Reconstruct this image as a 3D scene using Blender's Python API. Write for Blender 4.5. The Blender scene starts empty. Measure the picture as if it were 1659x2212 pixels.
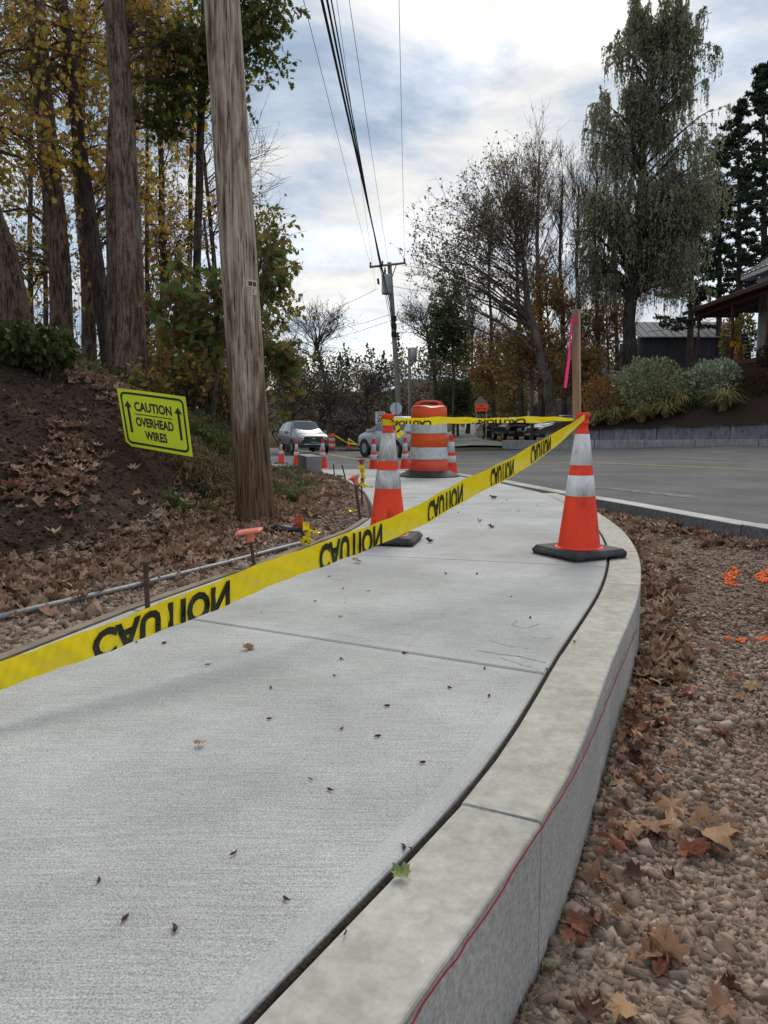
import bpy, bmesh, math, random
import numpy as np
from mathutils import Vector, Matrix

rng = np.random.default_rng(11)
random.seed(11)
SC = bpy.context.scene
COL = SC.collection

# ------------------------------------------------------------------ camera
EYE = 0.65                      # camera height above the new sidewalk
FPX, CXP, CYP = 1646.0, 829.5, 1106.0   # focal length / centre of a 1659 x 2212 picture
PITCH = math.atan(188 / 1646)
cam_d = bpy.data.cameras.new("camera")
cam_d.sensor_fit = 'VERTICAL'
cam_d.sensor_height = 24.0
cam_d.lens = 24.0 * FPX / 2212.0
cam_d.clip_start = 0.02
cam_d.clip_end = 4000
cam = bpy.data.objects.new("camera", cam_d)
COL.objects.link(cam)
cam.location = (0, 0, EYE)
cam.rotation_euler = (math.radians(90) - PITCH, 0, 0)
SC.camera = cam

# ------------------------------------------------------------------ sky, sun, exposure
SUN_EL, SUN_AZ = math.radians(42), math.radians(14)     # azimuth clockwise from +Y
sun_dir = Vector((math.sin(SUN_AZ) * math.cos(SUN_EL), math.cos(SUN_AZ) * math.cos(SUN_EL), math.sin(SUN_EL)))
world = bpy.data.worlds.new("World")
SC.world = world
world.use_nodes = True
wn, wl = world.node_tree.nodes, world.node_tree.links
wn.clear()


def wnode(t, **kw):
    n = wn.new(t)
    for k, v in kw.items():
        setattr(n, k, v)
    return n


w_out = wnode('ShaderNodeOutputWorld')
w_sky = wnode('ShaderNodeTexSky', sky_type='NISHITA')
w_sky.sun_disc = False
w_sky.sun_elevation = SUN_EL
w_sky.sun_rotation = SUN_AZ
w_sky.air_density = 1.0
w_sky.dust_density = 1.5
w_bgs = wnode('ShaderNodeBackground')
w_bgs.inputs[1].default_value = 0.13
w_bgc = wnode('ShaderNodeBackground')
w_bgc.inputs[1].default_value = 1.0
w_mix = wnode('ShaderNodeMixShader')
w_tc = wnode('ShaderNodeTexCoord')
w_sep = wnode('ShaderNodeSeparateXYZ')
w_zm = wnode('ShaderNodeMath', operation='MAXIMUM')
w_zm.inputs[1].default_value = 0.0
w_za = wnode('ShaderNodeMath', operation='ADD')
w_za.inputs[1].default_value = 0.30
w_dx = wnode('ShaderNodeMath', operation='DIVIDE')
w_dy = wnode('ShaderNodeMath', operation='DIVIDE')
w_cmb = wnode('ShaderNodeCombineXYZ')
w_map = wnode('ShaderNodeMapping')
w_map.inputs['Location'].default_value = (3.1, 1.45, 0.7)
w_map.inputs['Scale'].default_value = (0.9, 1.15, 1)
w_n1 = wnode('ShaderNodeTexNoise')
w_n1.inputs['Scale'].default_value = 1.5
w_n1.inputs['Detail'].default_value = 9
w_n1.inputs['Roughness'].default_value = 0.56
w_n1.inputs['Distortion'].default_value = 0.25
w_n2 = wnode('ShaderNodeTexNoise')
w_n2.inputs['Scale'].default_value = 2.5
w_n2.inputs['Detail'].default_value = 8
w_n2.inputs['Roughness'].default_value = 0.60
w_n2.inputs['Distortion'].default_value = 0.4
w_r1 = wnode('ShaderNodeValToRGB')      # how much cloud
w_r1.color_ramp.elements[0].position = 0.27
w_r1.color_ramp.elements[0].color = (0.45, 0.45, 0.45, 1)
w_r1.color_ramp.elements[1].position = 0.50
w_r1.color_ramp.elements[1].color = (1, 1, 1, 1)
w_r2 = wnode('ShaderNodeValToRGB')      # cloud grey-blue underside to white edge
e = w_r2.color_ramp.elements
e[0].position, e[0].color = 0.37, (0.27, 0.345, 0.45, 1)
e[1].position, e[1].color = 0.69, (0.74, 0.72, 0.67, 1)
m = e.new(0.47)
m.color = (0.39, 0.455, 0.54, 1)
m = e.new(0.55)
m.color = (0.56, 0.58, 0.60, 1)
wl.new(w_tc.outputs['Generated'], w_sep.inputs[0])
wl.new(w_sep.outputs[2], w_zm.inputs[0])
wl.new(w_zm.outputs[0], w_za.inputs[0])
wl.new(w_sep.outputs[0], w_dx.inputs[0])
wl.new(w_za.outputs[0], w_dx.inputs[1])
wl.new(w_sep.outputs[1], w_dy.inputs[0])
wl.new(w_za.outputs[0], w_dy.inputs[1])
wl.new(w_dx.outputs[0], w_cmb.inputs[0])
wl.new(w_dy.outputs[0], w_cmb.inputs[1])
wl.new(w_cmb.outputs[0], w_map.inputs[0])
wl.new(w_map.outputs[0], w_n1.inputs['Vector'])
wl.new(w_map.outputs[0], w_n2.inputs['Vector'])
wl.new(w_n1.outputs['Fac'], w_r1.inputs[0])
wl.new(w_n2.outputs['Fac'], w_r2.inputs[0])
wl.new(w_sky.outputs[0], w_bgs.inputs[0])
wl.new(w_r2.outputs[0], w_bgc.inputs[0])
wl.new(w_r1.outputs[0], w_mix.inputs[0])
wl.new(w_bgs.outputs[0], w_mix.inputs[1])
wl.new(w_bgc.outputs[0], w_mix.inputs[2])
wl.new(w_mix.outputs[0], w_out.inputs[0])

sun_l = bpy.data.lights.new("sun", 'SUN')
sun_l.energy = 1.5
sun_l.angle = math.radians(26)
sun_l.color = (1.0, 0.95, 0.87)
sun_o = bpy.data.objects.new("sun", sun_l)
COL.objects.link(sun_o)
sun_o.rotation_euler = (-sun_dir).to_track_quat('-Z', 'Y').to_euler()
sun_o.location = (0, 0, 30)

SC.view_settings.view_transform = 'Standard'
SC.view_settings.look = 'None'
SC.view_settings.exposure = 0.50
SC.view_settings.gamma = 1.0
SC.view_settings.use_curve_mapping = False
SC.cycles.max_bounces = 6
SC.cycles.diffuse_bounces = 3
SC.cycles.transparent_max_bounces = 8
SC.cycles.use_adaptive_sampling = True


# ------------------------------------------------------------------ from a point in the photograph to a point in the place
def ray(x, y):
    a = (x - CXP) / FPX
    b = -(y - CYP) / FPX
    return np.array((a, math.cos(PITCH) + b * math.sin(PITCH), -math.sin(PITCH) + b * math.cos(PITCH)))


def at_z(x, y, z=0.0):
    r = ray(x, y)
    t = (z - EYE) / r[2]
    return np.array((r[0] * t, r[1] * t, z))


def at_d(x, y, d):
    r = ray(x, y)
    t = d / r[1]
    return np.array((r[0] * t, d, EYE + r[2] * t))


def mpp(d):                     # metres per picture unit at distance d
    return d / FPX


def sstep(a, b, x):
    t = np.clip((np.asarray(x, float) - a) / (b - a), 0, 1)
    return t * t * (3 - 2 * t)


# ------------------------------------------------------------------ mesh helpers
def mesh_from(name, V, F, mats=None, midx=None, smooth=False):
    me = bpy.data.meshes.new(name)
    V = np.asarray(V, np.float32).reshape(-1, 3)
    if isinstance(F, np.ndarray):
        F = [F]
    if F and isinstance(F[0], np.ndarray) and F[0].ndim == 2:
        sizes = np.concatenate([np.full(len(f), f.shape[1], np.int32) for f in F])
        loops = np.concatenate([f.reshape(-1) for f in F]).astype(np.int32)
        me.vertices.add(len(V))
        me.vertices.foreach_set('co', V.reshape(-1))
        me.loops.add(len(loops))
        me.loops.foreach_set('vertex_index', loops)
        me.polygons.add(len(sizes))
        starts = np.zeros(len(sizes), np.int32)
        starts[1:] = np.cumsum(sizes)[:-1]
        me.polygons.foreach_set('loop_start', starts)
        me.polygons.foreach_set('loop_total', sizes)
        me.update(calc_edges=True)
    else:
        me.from_pydata(V.tolist(), [], [list(f) for f in F])
        me.update()
    for m_ in (mats or []):
        me.materials.append(m_)
    if midx is not None:
        me.polygons.foreach_set('material_index', np.asarray(midx, np.int32))
    if smooth:
        me.polygons.foreach_set('use_smooth', np.ones(len(me.polygons), bool))
    return me


def mk(name, V, F, mat, parent=None, world=False, smooth=False, midx=None):
    V = np.asarray(V, float).reshape(-1, 3)
    if parent is not None and world:
        V = V - np.array(parent.location)
    mats = mat if isinstance(mat, (list, tuple)) else [mat]
    o = bpy.data.objects.new(name, mesh_from(name, V, F, mats, midx, smooth))
    COL.objects.link(o)
    if parent is not None:
        o.parent = parent
    return o


def tag(o, label=None, cat=None, group=None, kind=None):
    if label:
        o['label'] = label
    if cat:
        o['category'] = cat
    if group:
        o['group'] = group
    if kind:
        o['kind'] = kind
    return o


def thing(name, label, cat, loc=(0, 0, 0), group=None, rotz=0.0):
    o = bpy.data.objects.new(name, None)
    o.empty_display_size = 0.1
    COL.objects.link(o)
    o.location = tuple(float(c) for c in loc)
    o.rotation_euler = (0, 0, rotz)
    return tag(o, label, cat, group)


def struct(o):
    o['kind'] = 'structure'
    return o


def copy_thing(src, loc, label, rotz=None, group=None, rot=None, scale=None):
    r = src.copy()
    COL.objects.link(r)
    r.location = tuple(float(c) for c in loc)
    if rotz is not None:
        r.rotation_euler = (0, 0, rotz)
    if rot is not None:
        r.rotation_euler = rot
    if scale is not None:
        r.scale = (scale, scale, scale)
    r['label'] = label
    if group:
        r['group'] = group
    for ch in list(src.children):
        c = ch.copy()
        COL.objects.link(c)
        c.parent = r
        for g in list(ch.children):
            d = g.copy()
            COL.objects.link(d)
            d.parent = c
    return r


class MB:
    """collects simple solids into one mesh"""

    def __init__(self):
        self.v, self.f = [], []

    def add(self, V, F):
        n = len(self.v)
        self.v += [tuple(p) for p in V]
        self.f += [tuple(i + n for i in f) for f in F]
        return self

    def box(self, c, s, rz=0.0, M=None):
        V = []
        for dz in (-.5, .5):
            for dx, dy in ((-.5, -.5), (.5, -.5), (.5, .5), (-.5, .5)):
                p = Vector((dx * s[0], dy * s[1], dz * s[2]))
                if M is not None:
                    p = M @ p
                else:
                    p = Vector((p.x * math.cos(rz) - p.y * math.sin(rz), p.x * math.sin(rz) + p.y * math.cos(rz), p.z))
                V.append((p.x + c[0], p.y + c[1], p.z + c[2]))
        return self.add(V, [(3, 2, 1, 0), (4, 5, 6, 7), (0, 1, 5, 4), (1, 2, 6, 5), (2, 3, 7, 6), (3, 0, 4, 7)])

    def bbox(self, c, s, b=0.01):
        """box with chamfered vertical and top edges"""
        x, y, h = s[0] / 2, s[1] / 2, s[2] / 2
        rings = []
        for z, k in ((-h, 0), (h - b, 0), (h, b)):
            rings.append([(c[0] + px, c[1] + py, c[2] + z) for px, py in (
                (-x + b + k * .6, -y + k), (x - b - k * .6, -y + k), (x - k, -y + b + k * .6), (x - k, y - b - k * .6),
                (x - b - k * .6, y - k), (-x + b + k * .6, y - k), (-x + k, y - b - k * .6), (-x + k, -y + b + k * .6))])
        V = sum(rings, [])
        F = [tuple(range(7, -1, -1)), tuple(range(16, 24))]
        for r in range(2):
            for i in range(8):
                j = (i + 1) % 8
                F.append((r * 8 + i, r * 8 + j, r * 8 + 8 + j, r * 8 + 8 + i))
        return self.add(V, F)

    def tube(self, pts, r, n=6, cap=True):
        pts = [Vector(p) for p in pts]
        rs = r if isinstance(r, (list, tuple, np.ndarray)) else [r] * len(pts)
        V, F = [], []
        prev = None
        for i, p in enumerate(pts):
            t = (pts[min(i + 1, len(pts) - 1)] - pts[max(i - 1, 0)]).normalized()
            a = prev if prev is not None else (Vector((0, 0, 1)) if abs(t.z) < .9 else Vector((1, 0, 0)))
            u = t.cross(a).cross(t) if prev is not None else t.cross(a)
            u.normalize()
            prev = u
            w = t.cross(u)
            for k in range(n):
                a_ = 2 * math.pi * k / n
                V.append(tuple(p + (u * math.cos(a_) + w * math.sin(a_)) * rs[i]))
        for i in range(len(pts) - 1):
            for k in range(n):
                k2 = (k + 1) % n
                F.append((i * n + k, i * n + k2, (i + 1) * n + k2, (i + 1) * n + k))
        if cap:
            F.append(tuple(range(n - 1, -1, -1)))
            F.append(tuple(range((len(pts) - 1) * n, len(pts) * n)))
        return self.add(V, F)

    def lathe(self, prof, n=24, c=(0, 0, 0)):
        V, F = [], []
        for r, z in prof:
            for k in range(n):
                a = 2 * math.pi * k / n
                V.append((c[0] + r * math.cos(a), c[1] + r * math.sin(a), c[2] + z))
        for i in range(len(prof) - 1):
            for k in range(n):
                k2 = (k + 1) % n
                F.append((i * n + k, i * n + k2, (i + 1) * n + k2, (i + 1) * n + k))
        if prof[0][0] > 1e-4:
            F.append(tuple(range(n - 1, -1, -1)))
        if prof[-1][0] > 1e-4:
            F.append(tuple(range((len(prof) - 1) * n, len(prof) * n)))
        return self.add(V, F)

    def prism(self, poly, depth, M):
        """flat outline in local xy, pushed along local z by depth, placed by M"""
        n = len(poly)
        V = [tuple(M @ Vector((x, y, 0))) for x, y in poly] + [tuple(M @ Vector((x, y, depth))) for x, y in poly]
        F = [tuple(range(n - 1, -1, -1)), tuple(range(n, 2 * n))]
        for i in range(n):
            j = (i + 1) % n
            F.append((i, j, n + j, n + i))
        return self.add(V, F)

    def obj(self, name, mat, parent=None, world=False, smooth=False):
        return mk(name, self.v, self.f, mat, parent, world, smooth)


def bevel(o, w=0.004, seg=2):
    m_ = o.modifiers.new('bevel', 'BEVEL')
    m_.width = w
    m_.segments = seg
    m_.limit_method = 'ANGLE'
    return o


# ------------------------------------------------------------------ materials
def new_mat(name):
    m_ = bpy.data.materials.new(name)
    m_.use_nodes = True
    nt = m_.node_tree
    b = nt.nodes['Principled BSDF']
    return m_, nt, b


def c4(c):
    return (c[0], c[1], c[2], 1)


def N(nt, t, **kw):
    n = nt.nodes.new(t)
    for k, v in kw.items():
        if k in n.inputs:
            n.inputs[k].default_value = v
        else:
            setattr(n, k, v)
    return n


def ramp(nt, stops):
    r = nt.nodes.new('ShaderNodeValToRGB')
    el = r.color_ramp.elements
    el[0].position, el[0].color = stops[0][0], c4(stops[0][1])
    el[1].position, el[1].color = stops[-1][0], c4(stops[-1][1])
    for p, c in stops[1:-1]:
        q = el.new(p)
        q.color = c4(c)
    return r


def coords(nt, scale=(1, 1, 1), rot=(0, 0, 0)):
    tc = nt.nodes.new('ShaderNodeTexCoord')
    mp = nt.nodes.new('ShaderNodeMapping')
    mp.inputs['Scale'].default_value = scale
    mp.inputs['Rotation'].default_value = rot
    nt.links.new(tc.outputs['Object'], mp.inputs[0])
    return mp.outputs[0]


def pm(name, c1, c2=None, scale=6, detail=5, rough=.8, bump=0, bscale=None, stretch=(1, 1, 1), metal=0, spec=.3,
       lo=.35, hi=.65, dirt=None, dscale=2.0, dlo=.5, dhi=.7, coat=0):
    """principled with noise colour, optional second layer of dirt and bump"""
    m_, nt, b = new_mat(name)
    L = nt.links
    b.inputs['Roughness'].default_value = rough
    b.inputs['Metallic'].default_value = metal
    b.inputs['Specular IOR Level'].default_value = spec
    b.inputs['Coat Weight'].default_value = coat
    if c2 is None:
        c2 = tuple(c * .8 for c in c1)
    v = coords(nt, stretch)
    n1 = N(nt, 'ShaderNodeTexNoise', Scale=scale, Detail=detail, Roughness=.6)
    L.new(v, n1.inputs['Vector'])
    r = ramp(nt, [(lo, c2), (hi, c1)])
    L.new(n1.outputs['Fac'], r.inputs[0])
    out = r.outputs[0]
    if dirt is not None:
        n2 = N(nt, 'ShaderNodeTexNoise', Scale=dscale, Detail=6, Roughness=.65)
        L.new(v, n2.inputs['Vector'])
        r2 = ramp(nt, [(dlo, (0, 0, 0)), (dhi, (1, 1, 1))])
        L.new(n2.outputs['Fac'], r2.inputs[0])
        mx = N(nt, 'ShaderNodeMix', data_type='RGBA')
        L.new(r2.outputs[0], mx.inputs[0])
        L.new(out, mx.inputs[6])
        mx.inputs[7].default_value = c4(dirt)
        out = mx.outputs[2]
    L.new(out, b.inputs['Base Color'])
    if bump:
        nb = N(nt, 'ShaderNodeTexNoise', Scale=bscale or scale * 3, Detail=4)
        L.new(v, nb.inputs['Vector'])
        bp = N(nt, 'ShaderNodeBump', Strength=bump, Distance=.01)
        L.new(nb.outputs['Fac'], bp.inputs['Height'])
        L.new(bp.outputs[0], b.inputs['Normal'])
    return m_


def island(name, cols, transl=.35, rough=.7, spec=.15, bump=0):
    """each loose piece of the mesh takes its own tone from a list"""
    m_, nt, b = new_mat(name)
    L = nt.links
    g = nt.nodes.new('ShaderNodeNewGeometry')
    n = len(cols)
    r = nt.nodes.new('ShaderNodeValToRGB')
    r.color_ramp.interpolation = 'LINEAR'
    el = r.color_ramp.elements
    el[0].position, el[0].color = 0, c4(cols[0])
    el[1].position, el[1].color = 1, c4(cols[-1])
    for i in range(1, n - 1):
        q = el.new(i / (n - 1))
        q.color = c4(cols[i])
    L.new(g.outputs['Random Per Island'], r.inputs[0])
    col = r.outputs[0]
    if bump:
        v = coords(nt)
        nz = N(nt, 'ShaderNodeTexNoise', Scale=bump, Detail=4)
        L.new(v, nz.inputs['Vector'])
        hv = N(nt, 'ShaderNodeMixRGB', blend_type='MULTIPLY')
        hv.inputs[0].default_value = .55
        rr = ramp(nt, [(.3, (.45, .45, .45)), (.7, (1.2, 1.2, 1.2))])
        L.new(nz.outputs['Fac'], rr.inputs[0])
        L.new(col, hv.inputs[1])
        L.new(rr.outputs[0], hv.inputs[2])
        col = hv.outputs[0]
    L.new(col, b.inputs['Base Color'])
    b.inputs['Roughness'].default_value = rough
    b.inputs['Specular IOR Level'].default_value = spec
    if transl:
        t = N(nt, 'ShaderNodeBsdfTranslucent')
        L.new(col, t.inputs[0])
        mx = nt.nodes.new('ShaderNodeMixShader')
        mx.inputs[0].default_value = transl
        L.new(b.outputs[0], mx.inputs[1])
        L.new(t.outputs[0], mx.inputs[2])
        L.new(mx.outputs[0], nt.nodes['Material Output'].inputs[0])
    return m_


def solid(name, c, rough=.6, metal=0, spec=.4, coat=0):
    m_, nt, b = new_mat(name)
    b.inputs['Base Color'].default_value = c4(c)
    b.inputs['Roughness'].default_value = rough
    b.inputs['Metallic'].default_value = metal
    b.inputs['Specular IOR Level'].default_value = spec
    b.inputs['Coat Weight'].default_value = coat
    return m_


def concrete(name, dark, light, grain=260, broom=False, stain=(.36, .37, .36), bump=.35):
    m_, nt, b = new_mat(name)
    L = nt.links
    tc = nt.nodes.new('ShaderNodeTexCoord')
    obv = tc.outputs['Object']
    # fine sand grain, two octaves apart
    g1 = N(nt, 'ShaderNodeTexNoise', Scale=grain, Detail=3, Roughness=.75)
    L.new(obv, g1.inputs['Vector'])
    r1 = ramp(nt, [(.34, dark), (.50, tuple(.5 * (a + c) for a, c in zip(dark, light))), (.66, light)])
    L.new(g1.outputs['Fac'], r1.inputs[0])
    # soft mottling, damp and dusty patches
    g2 = N(nt, 'ShaderNodeTexNoise', Scale=1.7, Detail=7, Roughness=.62)
    L.new(obv, g2.inputs['Vector'])
    r2 = ramp(nt, [(.34, (.76, .76, .745)), (.52, (.95, .95, .94)), (.66, (1.10, 1.10, 1.11))])
    L.new(g2.outputs['Fac'], r2.inputs[0])
    mu = N(nt, 'ShaderNodeMixRGB', blend_type='MULTIPLY')
    mu.inputs[0].default_value = 1
    L.new(r1.outputs[0], mu.inputs[1])
    L.new(r2.outputs[0], mu.inputs[2])
    g3 = N(nt, 'ShaderNodeTexNoise', Scale=14, Detail=6, Roughness=.7)
    L.new(obv, g3.inputs['Vector'])
    r3 = ramp(nt, [(.58, (0, 0, 0)), (.78, (.6, .6, .6))])
    L.new(g3.outputs['Fac'], r3.inputs[0])
    mx = N(nt, 'ShaderNodeMix', data_type='RGBA')
    L.new(r3.outputs[0], mx.inputs[0])
    L.new(mu.outputs[0], mx.inputs[6])
    mx.inputs[7].default_value = c4(stain)
    L.new(mx.outputs[2], b.inputs['Base Color'])
    b.inputs['Roughness'].default_value = .85
    b.inputs['Specular IOR Level'].default_value = .2
    h = g1.outputs['Fac']
    if broom:
        mp = nt.nodes.new('ShaderNodeMapping')
        mp.inputs['Rotation'].default_value = (0, 0, math.radians(28))
        mp.inputs['Scale'].default_value = (9, 190, 1)
        L.new(obv, mp.inputs[0])
        nb = N(nt, 'ShaderNodeTexNoise', Scale=1, Detail=2)
        L.new(mp.outputs[0], nb.inputs['Vector'])
        ad = N(nt, 'ShaderNodeMath', operation='ADD')
        L.new(g1.outputs['Fac'], ad.inputs[0])
        L.new(nb.outputs['Fac'], ad.inputs[1])
        h = ad.outputs[0]
        rb_ = ramp(nt, [(.36, (.89, .89, .89)), (.62, (1.07, 1.07, 1.07))])
        L.new(nb.outputs['Fac'], rb_.inputs[0])
        mb_ = N(nt, 'ShaderNodeMixRGB', blend_type='MULTIPLY')
        mb_.inputs[0].default_value = 1
        L.new(mx.outputs[2], mb_.inputs[1])
        L.new(rb_.outputs[0], mb_.inputs[2])
        L.new(mb_.outputs[0], b.inputs['Base Color'])
    bp = N(nt, 'ShaderNodeBump', Strength=bump, Distance=.004)
    L.new(h, bp.inputs['Height'])
    L.new(bp.outputs[0], b.inputs['Normal'])
    return m_


def bark(name, c1, c2, sc=9, moss=None):
    m_, nt, b = new_mat(name)
    L = nt.links
    v = coords(nt, (1, 1, .16))
    n1 = N(nt, 'ShaderNodeTexNoise', Scale=sc * 3, Detail=6, Roughness=.65, Distortion=.6)
    L.new(v, n1.inputs['Vector'])
    r = ramp(nt, [(.40, c2), (.56, c1)])
    L.new(n1.outputs['Fac'], r.inputs[0])
    v4 = coords(nt, (1, 1, .4))
    n4 = N(nt, 'ShaderNodeTexNoise', Scale=sc * 14, Detail=6, Roughness=.7)
    L.new(v4, n4.inputs['Vector'])
    r4 = ramp(nt, [(.36, (.45, .43, .42)), (.60, (1.15, 1.15, 1.15))])
    L.new(n4.outputs['Fac'], r4.inputs[0])
    m4 = N(nt, 'ShaderNodeMixRGB', blend_type='MULTIPLY')
    m4.inputs[0].default_value = 1
    L.new(r.outputs[0], m4.inputs[1])
    L.new(r4.outputs[0], m4.inputs[2])
    out = m4.outputs[0]
    n2 = N(nt, 'ShaderNodeTexNoise', Scale=1.3, Detail=4)
    tc = nt.nodes.new('ShaderNodeTexCoord')
    L.new(tc.outputs['Object'], n2.inputs['Vector'])
    r2 = ramp(nt, [(.4, (.7, .7, .7)), (.65, (1.15, 1.15, 1.15))])
    L.new(n2.outputs['Fac'], r2.inputs[0])
    mu = N(nt, 'ShaderNodeMixRGB', blend_type='MULTIPLY')
    mu.inputs[0].default_value = 1
    L.new(out, mu.inputs[1])
    L.new(r2.outputs[0], mu.inputs[2])
    L.new(mu.outputs[0], b.inputs['Base Color'])
    b.inputs['Roughness'].default_value = .95
    b.inputs['Specular IOR Level'].default_value = .1
    bp = N(nt, 'ShaderNodeBump', Strength=.9, Distance=.03)
    L.new(n1.outputs['Fac'], bp.inputs['Height'])
    L.new(bp.outputs[0], b.inputs['Normal'])
    return m_


M = {}
M['slab'] = concrete('broomed_concrete', (.26, .26, .248), (.65, .65, .63), grain=330, broom=True, stain=(.36, .36, .345), bump=.6)
M['slab_edge'] = concrete('tooled_concrete_edge', (.35, .35, .335), (.52, .515, .495), grain=200, stain=(.28, .275, .26), bump=.12)
M['curb_top'] = concrete('precast_curb_top', (.36, .34, .29), (.50, .475, .415), grain=22, stain=(.25, .235, .20), bump=.1)
M['curb_face'] = concrete('precast_curb_face', (.35, .34, .32), (.56, .545, .515), grain=90, stain=(.25, .24, .225), bump=.5)
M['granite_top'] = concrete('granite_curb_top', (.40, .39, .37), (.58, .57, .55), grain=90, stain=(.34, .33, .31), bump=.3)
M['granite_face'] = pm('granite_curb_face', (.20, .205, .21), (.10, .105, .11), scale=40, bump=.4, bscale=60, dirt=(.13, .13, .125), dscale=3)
M['granite_wall'] = pm('granite_wall_block', (.20, .21, .225), (.10, .105, .115), scale=7, stretch=(1, 1, .35), bump=.5, bscale=25,
                       dirt=(.30, .305, .31), dscale=2.2, dlo=.55, dhi=.8)
M['granite_wall2'] = pm('granite_wall_course', (.31, .31, .30), (.19, .19, .185), scale=9, stretch=(1, 1, .4), bump=.4, bscale=25,
                        dirt=(.42, .42, .40), dscale=2, dlo=.55, dhi=.8)
M['asphalt'] = pm('asphalt', (.105, .104, .102), (.062, .062, .061), scale=90, detail=8, rough=.9, bump=.5, bscale=160, dirt=(.155, .15, .14),
                  dscale=.7, dlo=.42, dhi=.72)
M['side_asphalt'] = pm('worn_asphalt', (.17, .168, .16), (.115, .115, .11), scale=9, detail=8, rough=.9, dirt=(.24, .225, .2), dscale=.4)
M['gravel_dirt'] = pm('crushed_stone_dirt', (.23, .16, .112), (.12, .08, .055), scale=90, detail=8, rough=.95, bump=1, bscale=120,
                      dirt=(.17, .125, .09), dscale=3, lo=.3, hi=.7)
M['soil'] = pm('dark_topsoil', (.066, .044, .030), (.022, .0145, .010), scale=60, detail=9, rough=1, bump=1, bscale=70, spec=.05,
               dirt=(.105, .074, .05), dscale=5, dlo=.52, dhi=.75)
M['forest'] = pm('forest_floor', (.10, .065, .035), (.035, .026, .015), scale=6, detail=9, rough=1, bump=.8, bscale=18, spec=.05,
                 dirt=(.06, .07, .025), dscale=1.2)
M['mulch'] = pm('bark_mulch', (.055, .038, .028), (.022, .016, .012), scale=30, detail=8, rough=1, bump=1, bscale=40, spec=.05)
M['far_ground'] = pm('meadow_ground', (.075, .065, .035), (.035, .034, .018), scale=.6, detail=8, rough=1, spec=.05)
M['leafy_ground'] = pm('leaf_strewn_ground', (.19, .10, .045), (.06, .045, .025), scale=5, detail=9, rough=1, spec=.05)
M['grassy'] = pm('rough_grass_ground', (.07, .10, .025), (.04, .05, .015), scale=4, detail=8, rough=1, spec=.05)
M['yellow_line'] = pm('worn_yellow_paint', (.50, .34, .12), (.28, .22, .12), scale=12, detail=7, rough=.85)
M['white_line'] = pm('worn_white_paint', (.52, .51, .48), (.22, .22, .21), scale=10, detail=8, rough=.85, lo=.38, hi=.55)
M['faint_paint'] = pm('faint_worn_paint', (.22, .22, .215), (.10, .10, .098), scale=9, detail=8, rough=.9, lo=.45, hi=.62)
M['dust'] = pm('pale_gutter_dust', (.33, .31, .275), (.15, .145, .135), scale=7, detail=8, rough=.95)
M['fiber'] = pm('brown_joint_board', (.06, .045, .032), (.025, .02, .015), scale=60, rough=1, bump=.5)
M['orange_cone'] = pm('fluorescent_orange_vinyl', (.95, .060, .012), (.80, .045, .010), scale=5, rough=.5, spec=.35, dirt=(.22, .03, .014),
                      dscale=14, dlo=.56, dhi=.76, stretch=(1, 1, .5))
M['band'] = pm('scuffed_white_reflective_band', (.76, .765, .77), (.64, .64, .64), scale=22, rough=.4, spec=.4, dirt=(.20, .19, .18),
               dscale=15, dlo=.54, dhi=.78, stretch=(1, 1, .4))
M['band_clean'] = pm('white_reflective_band', (.66, .68, .69), (.54, .56, .57), scale=30, rough=.4, spec=.4, dirt=(.4, .4, .39), dscale=9)
M['band_dirty'] = pm('grimy_white_reflective_band', (.68, .68, .68), (.50, .49, .48), scale=22, rough=.45, spec=.4, dirt=(.13, .12, .11),
                     dscale=19, dlo=.44, dhi=.70, stretch=(1, 1, .4))
M['orange_dirty'] = pm('grimy_orange_vinyl', (.92, .060, .012), (.75, .045, .010), scale=5, rough=.5, spec=.35, dirt=(.07, .018, .012),
                       dscale=13, dlo=.55, dhi=.70, stretch=(1, 1, .45))
M['drum_orange'] = pm('drum_orange_plastic', (.80, .105, .018), (.70, .085, .015), scale=4, rough=.5, spec=.35, dirt=(.35, .05, .02), dscale=9,
                      dlo=.6, dhi=.85)
M['drum_red'] = pm('drum_faded_red_plastic', (.80, .085, .042), (.68, .065, .032), scale=4, rough=.45, spec=.4)
M['rubber'] = pm('black_rubber', (.045, .044, .044), (.025, .025, .025), scale=20, rough=.75, bump=.3, bscale=60, dirt=(.10, .098, .092),
                 dscale=6, dlo=.5, dhi=.8)
M['tape'] = island('yellow_plastic_tape', [(.86, .67, .008), (.86, .67, .008)], transl=.30, rough=.26, spec=.55)
M['tape_ink'] = solid('black_tape_ink', (.018, .022, .006), rough=.45)
M['pole_wood'] = None
M['sign_yellow'] = pm('fluorescent_yellow_green_sheet', (.66, .74, .004), (.60, .70, .004), scale=3, rough=.45, spec=.35)
M['black_ink'] = solid('black_sign_ink', (.006, .006, .007), rough=.5)
M['steel'] = pm('galvanised_steel', (.34, .345, .35), (.24, .245, .25), scale=30, rough=.6, metal=.3, spec=.4)
M['rust'] = pm('rusty_steel', (.10, .065, .045), (.05, .035, .028), scale=40, rough=.85, bump=.4)
M['cap_pink'] = pm('faded_orange_plastic_cap', (.72, .22, .15), (.62, .17, .11), scale=12, rough=.55)
M['cap_orange'] = pm('orange_plastic_cap', (.42, .085, .04), (.30, .06, .03), scale=12, rough=.55)
M['wood'] = pm('rough_sawn_wood', (.33, .215, .13), (.21, .13, .08), scale=8, stretch=(3, 3, .25), rough=.85, bump=.3)
M['wood_pale'] = pm('pale_wood', (.47, .33, .21), (.36, .24, .14), scale=8, stretch=(3, 3, .25), rough=.85, bump=.3)
M['board_wood'] = pm('weathered_form_board', (.28, .22, .165), (.16, .125, .09), scale=6, rough=.9, bump=.3)
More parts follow.
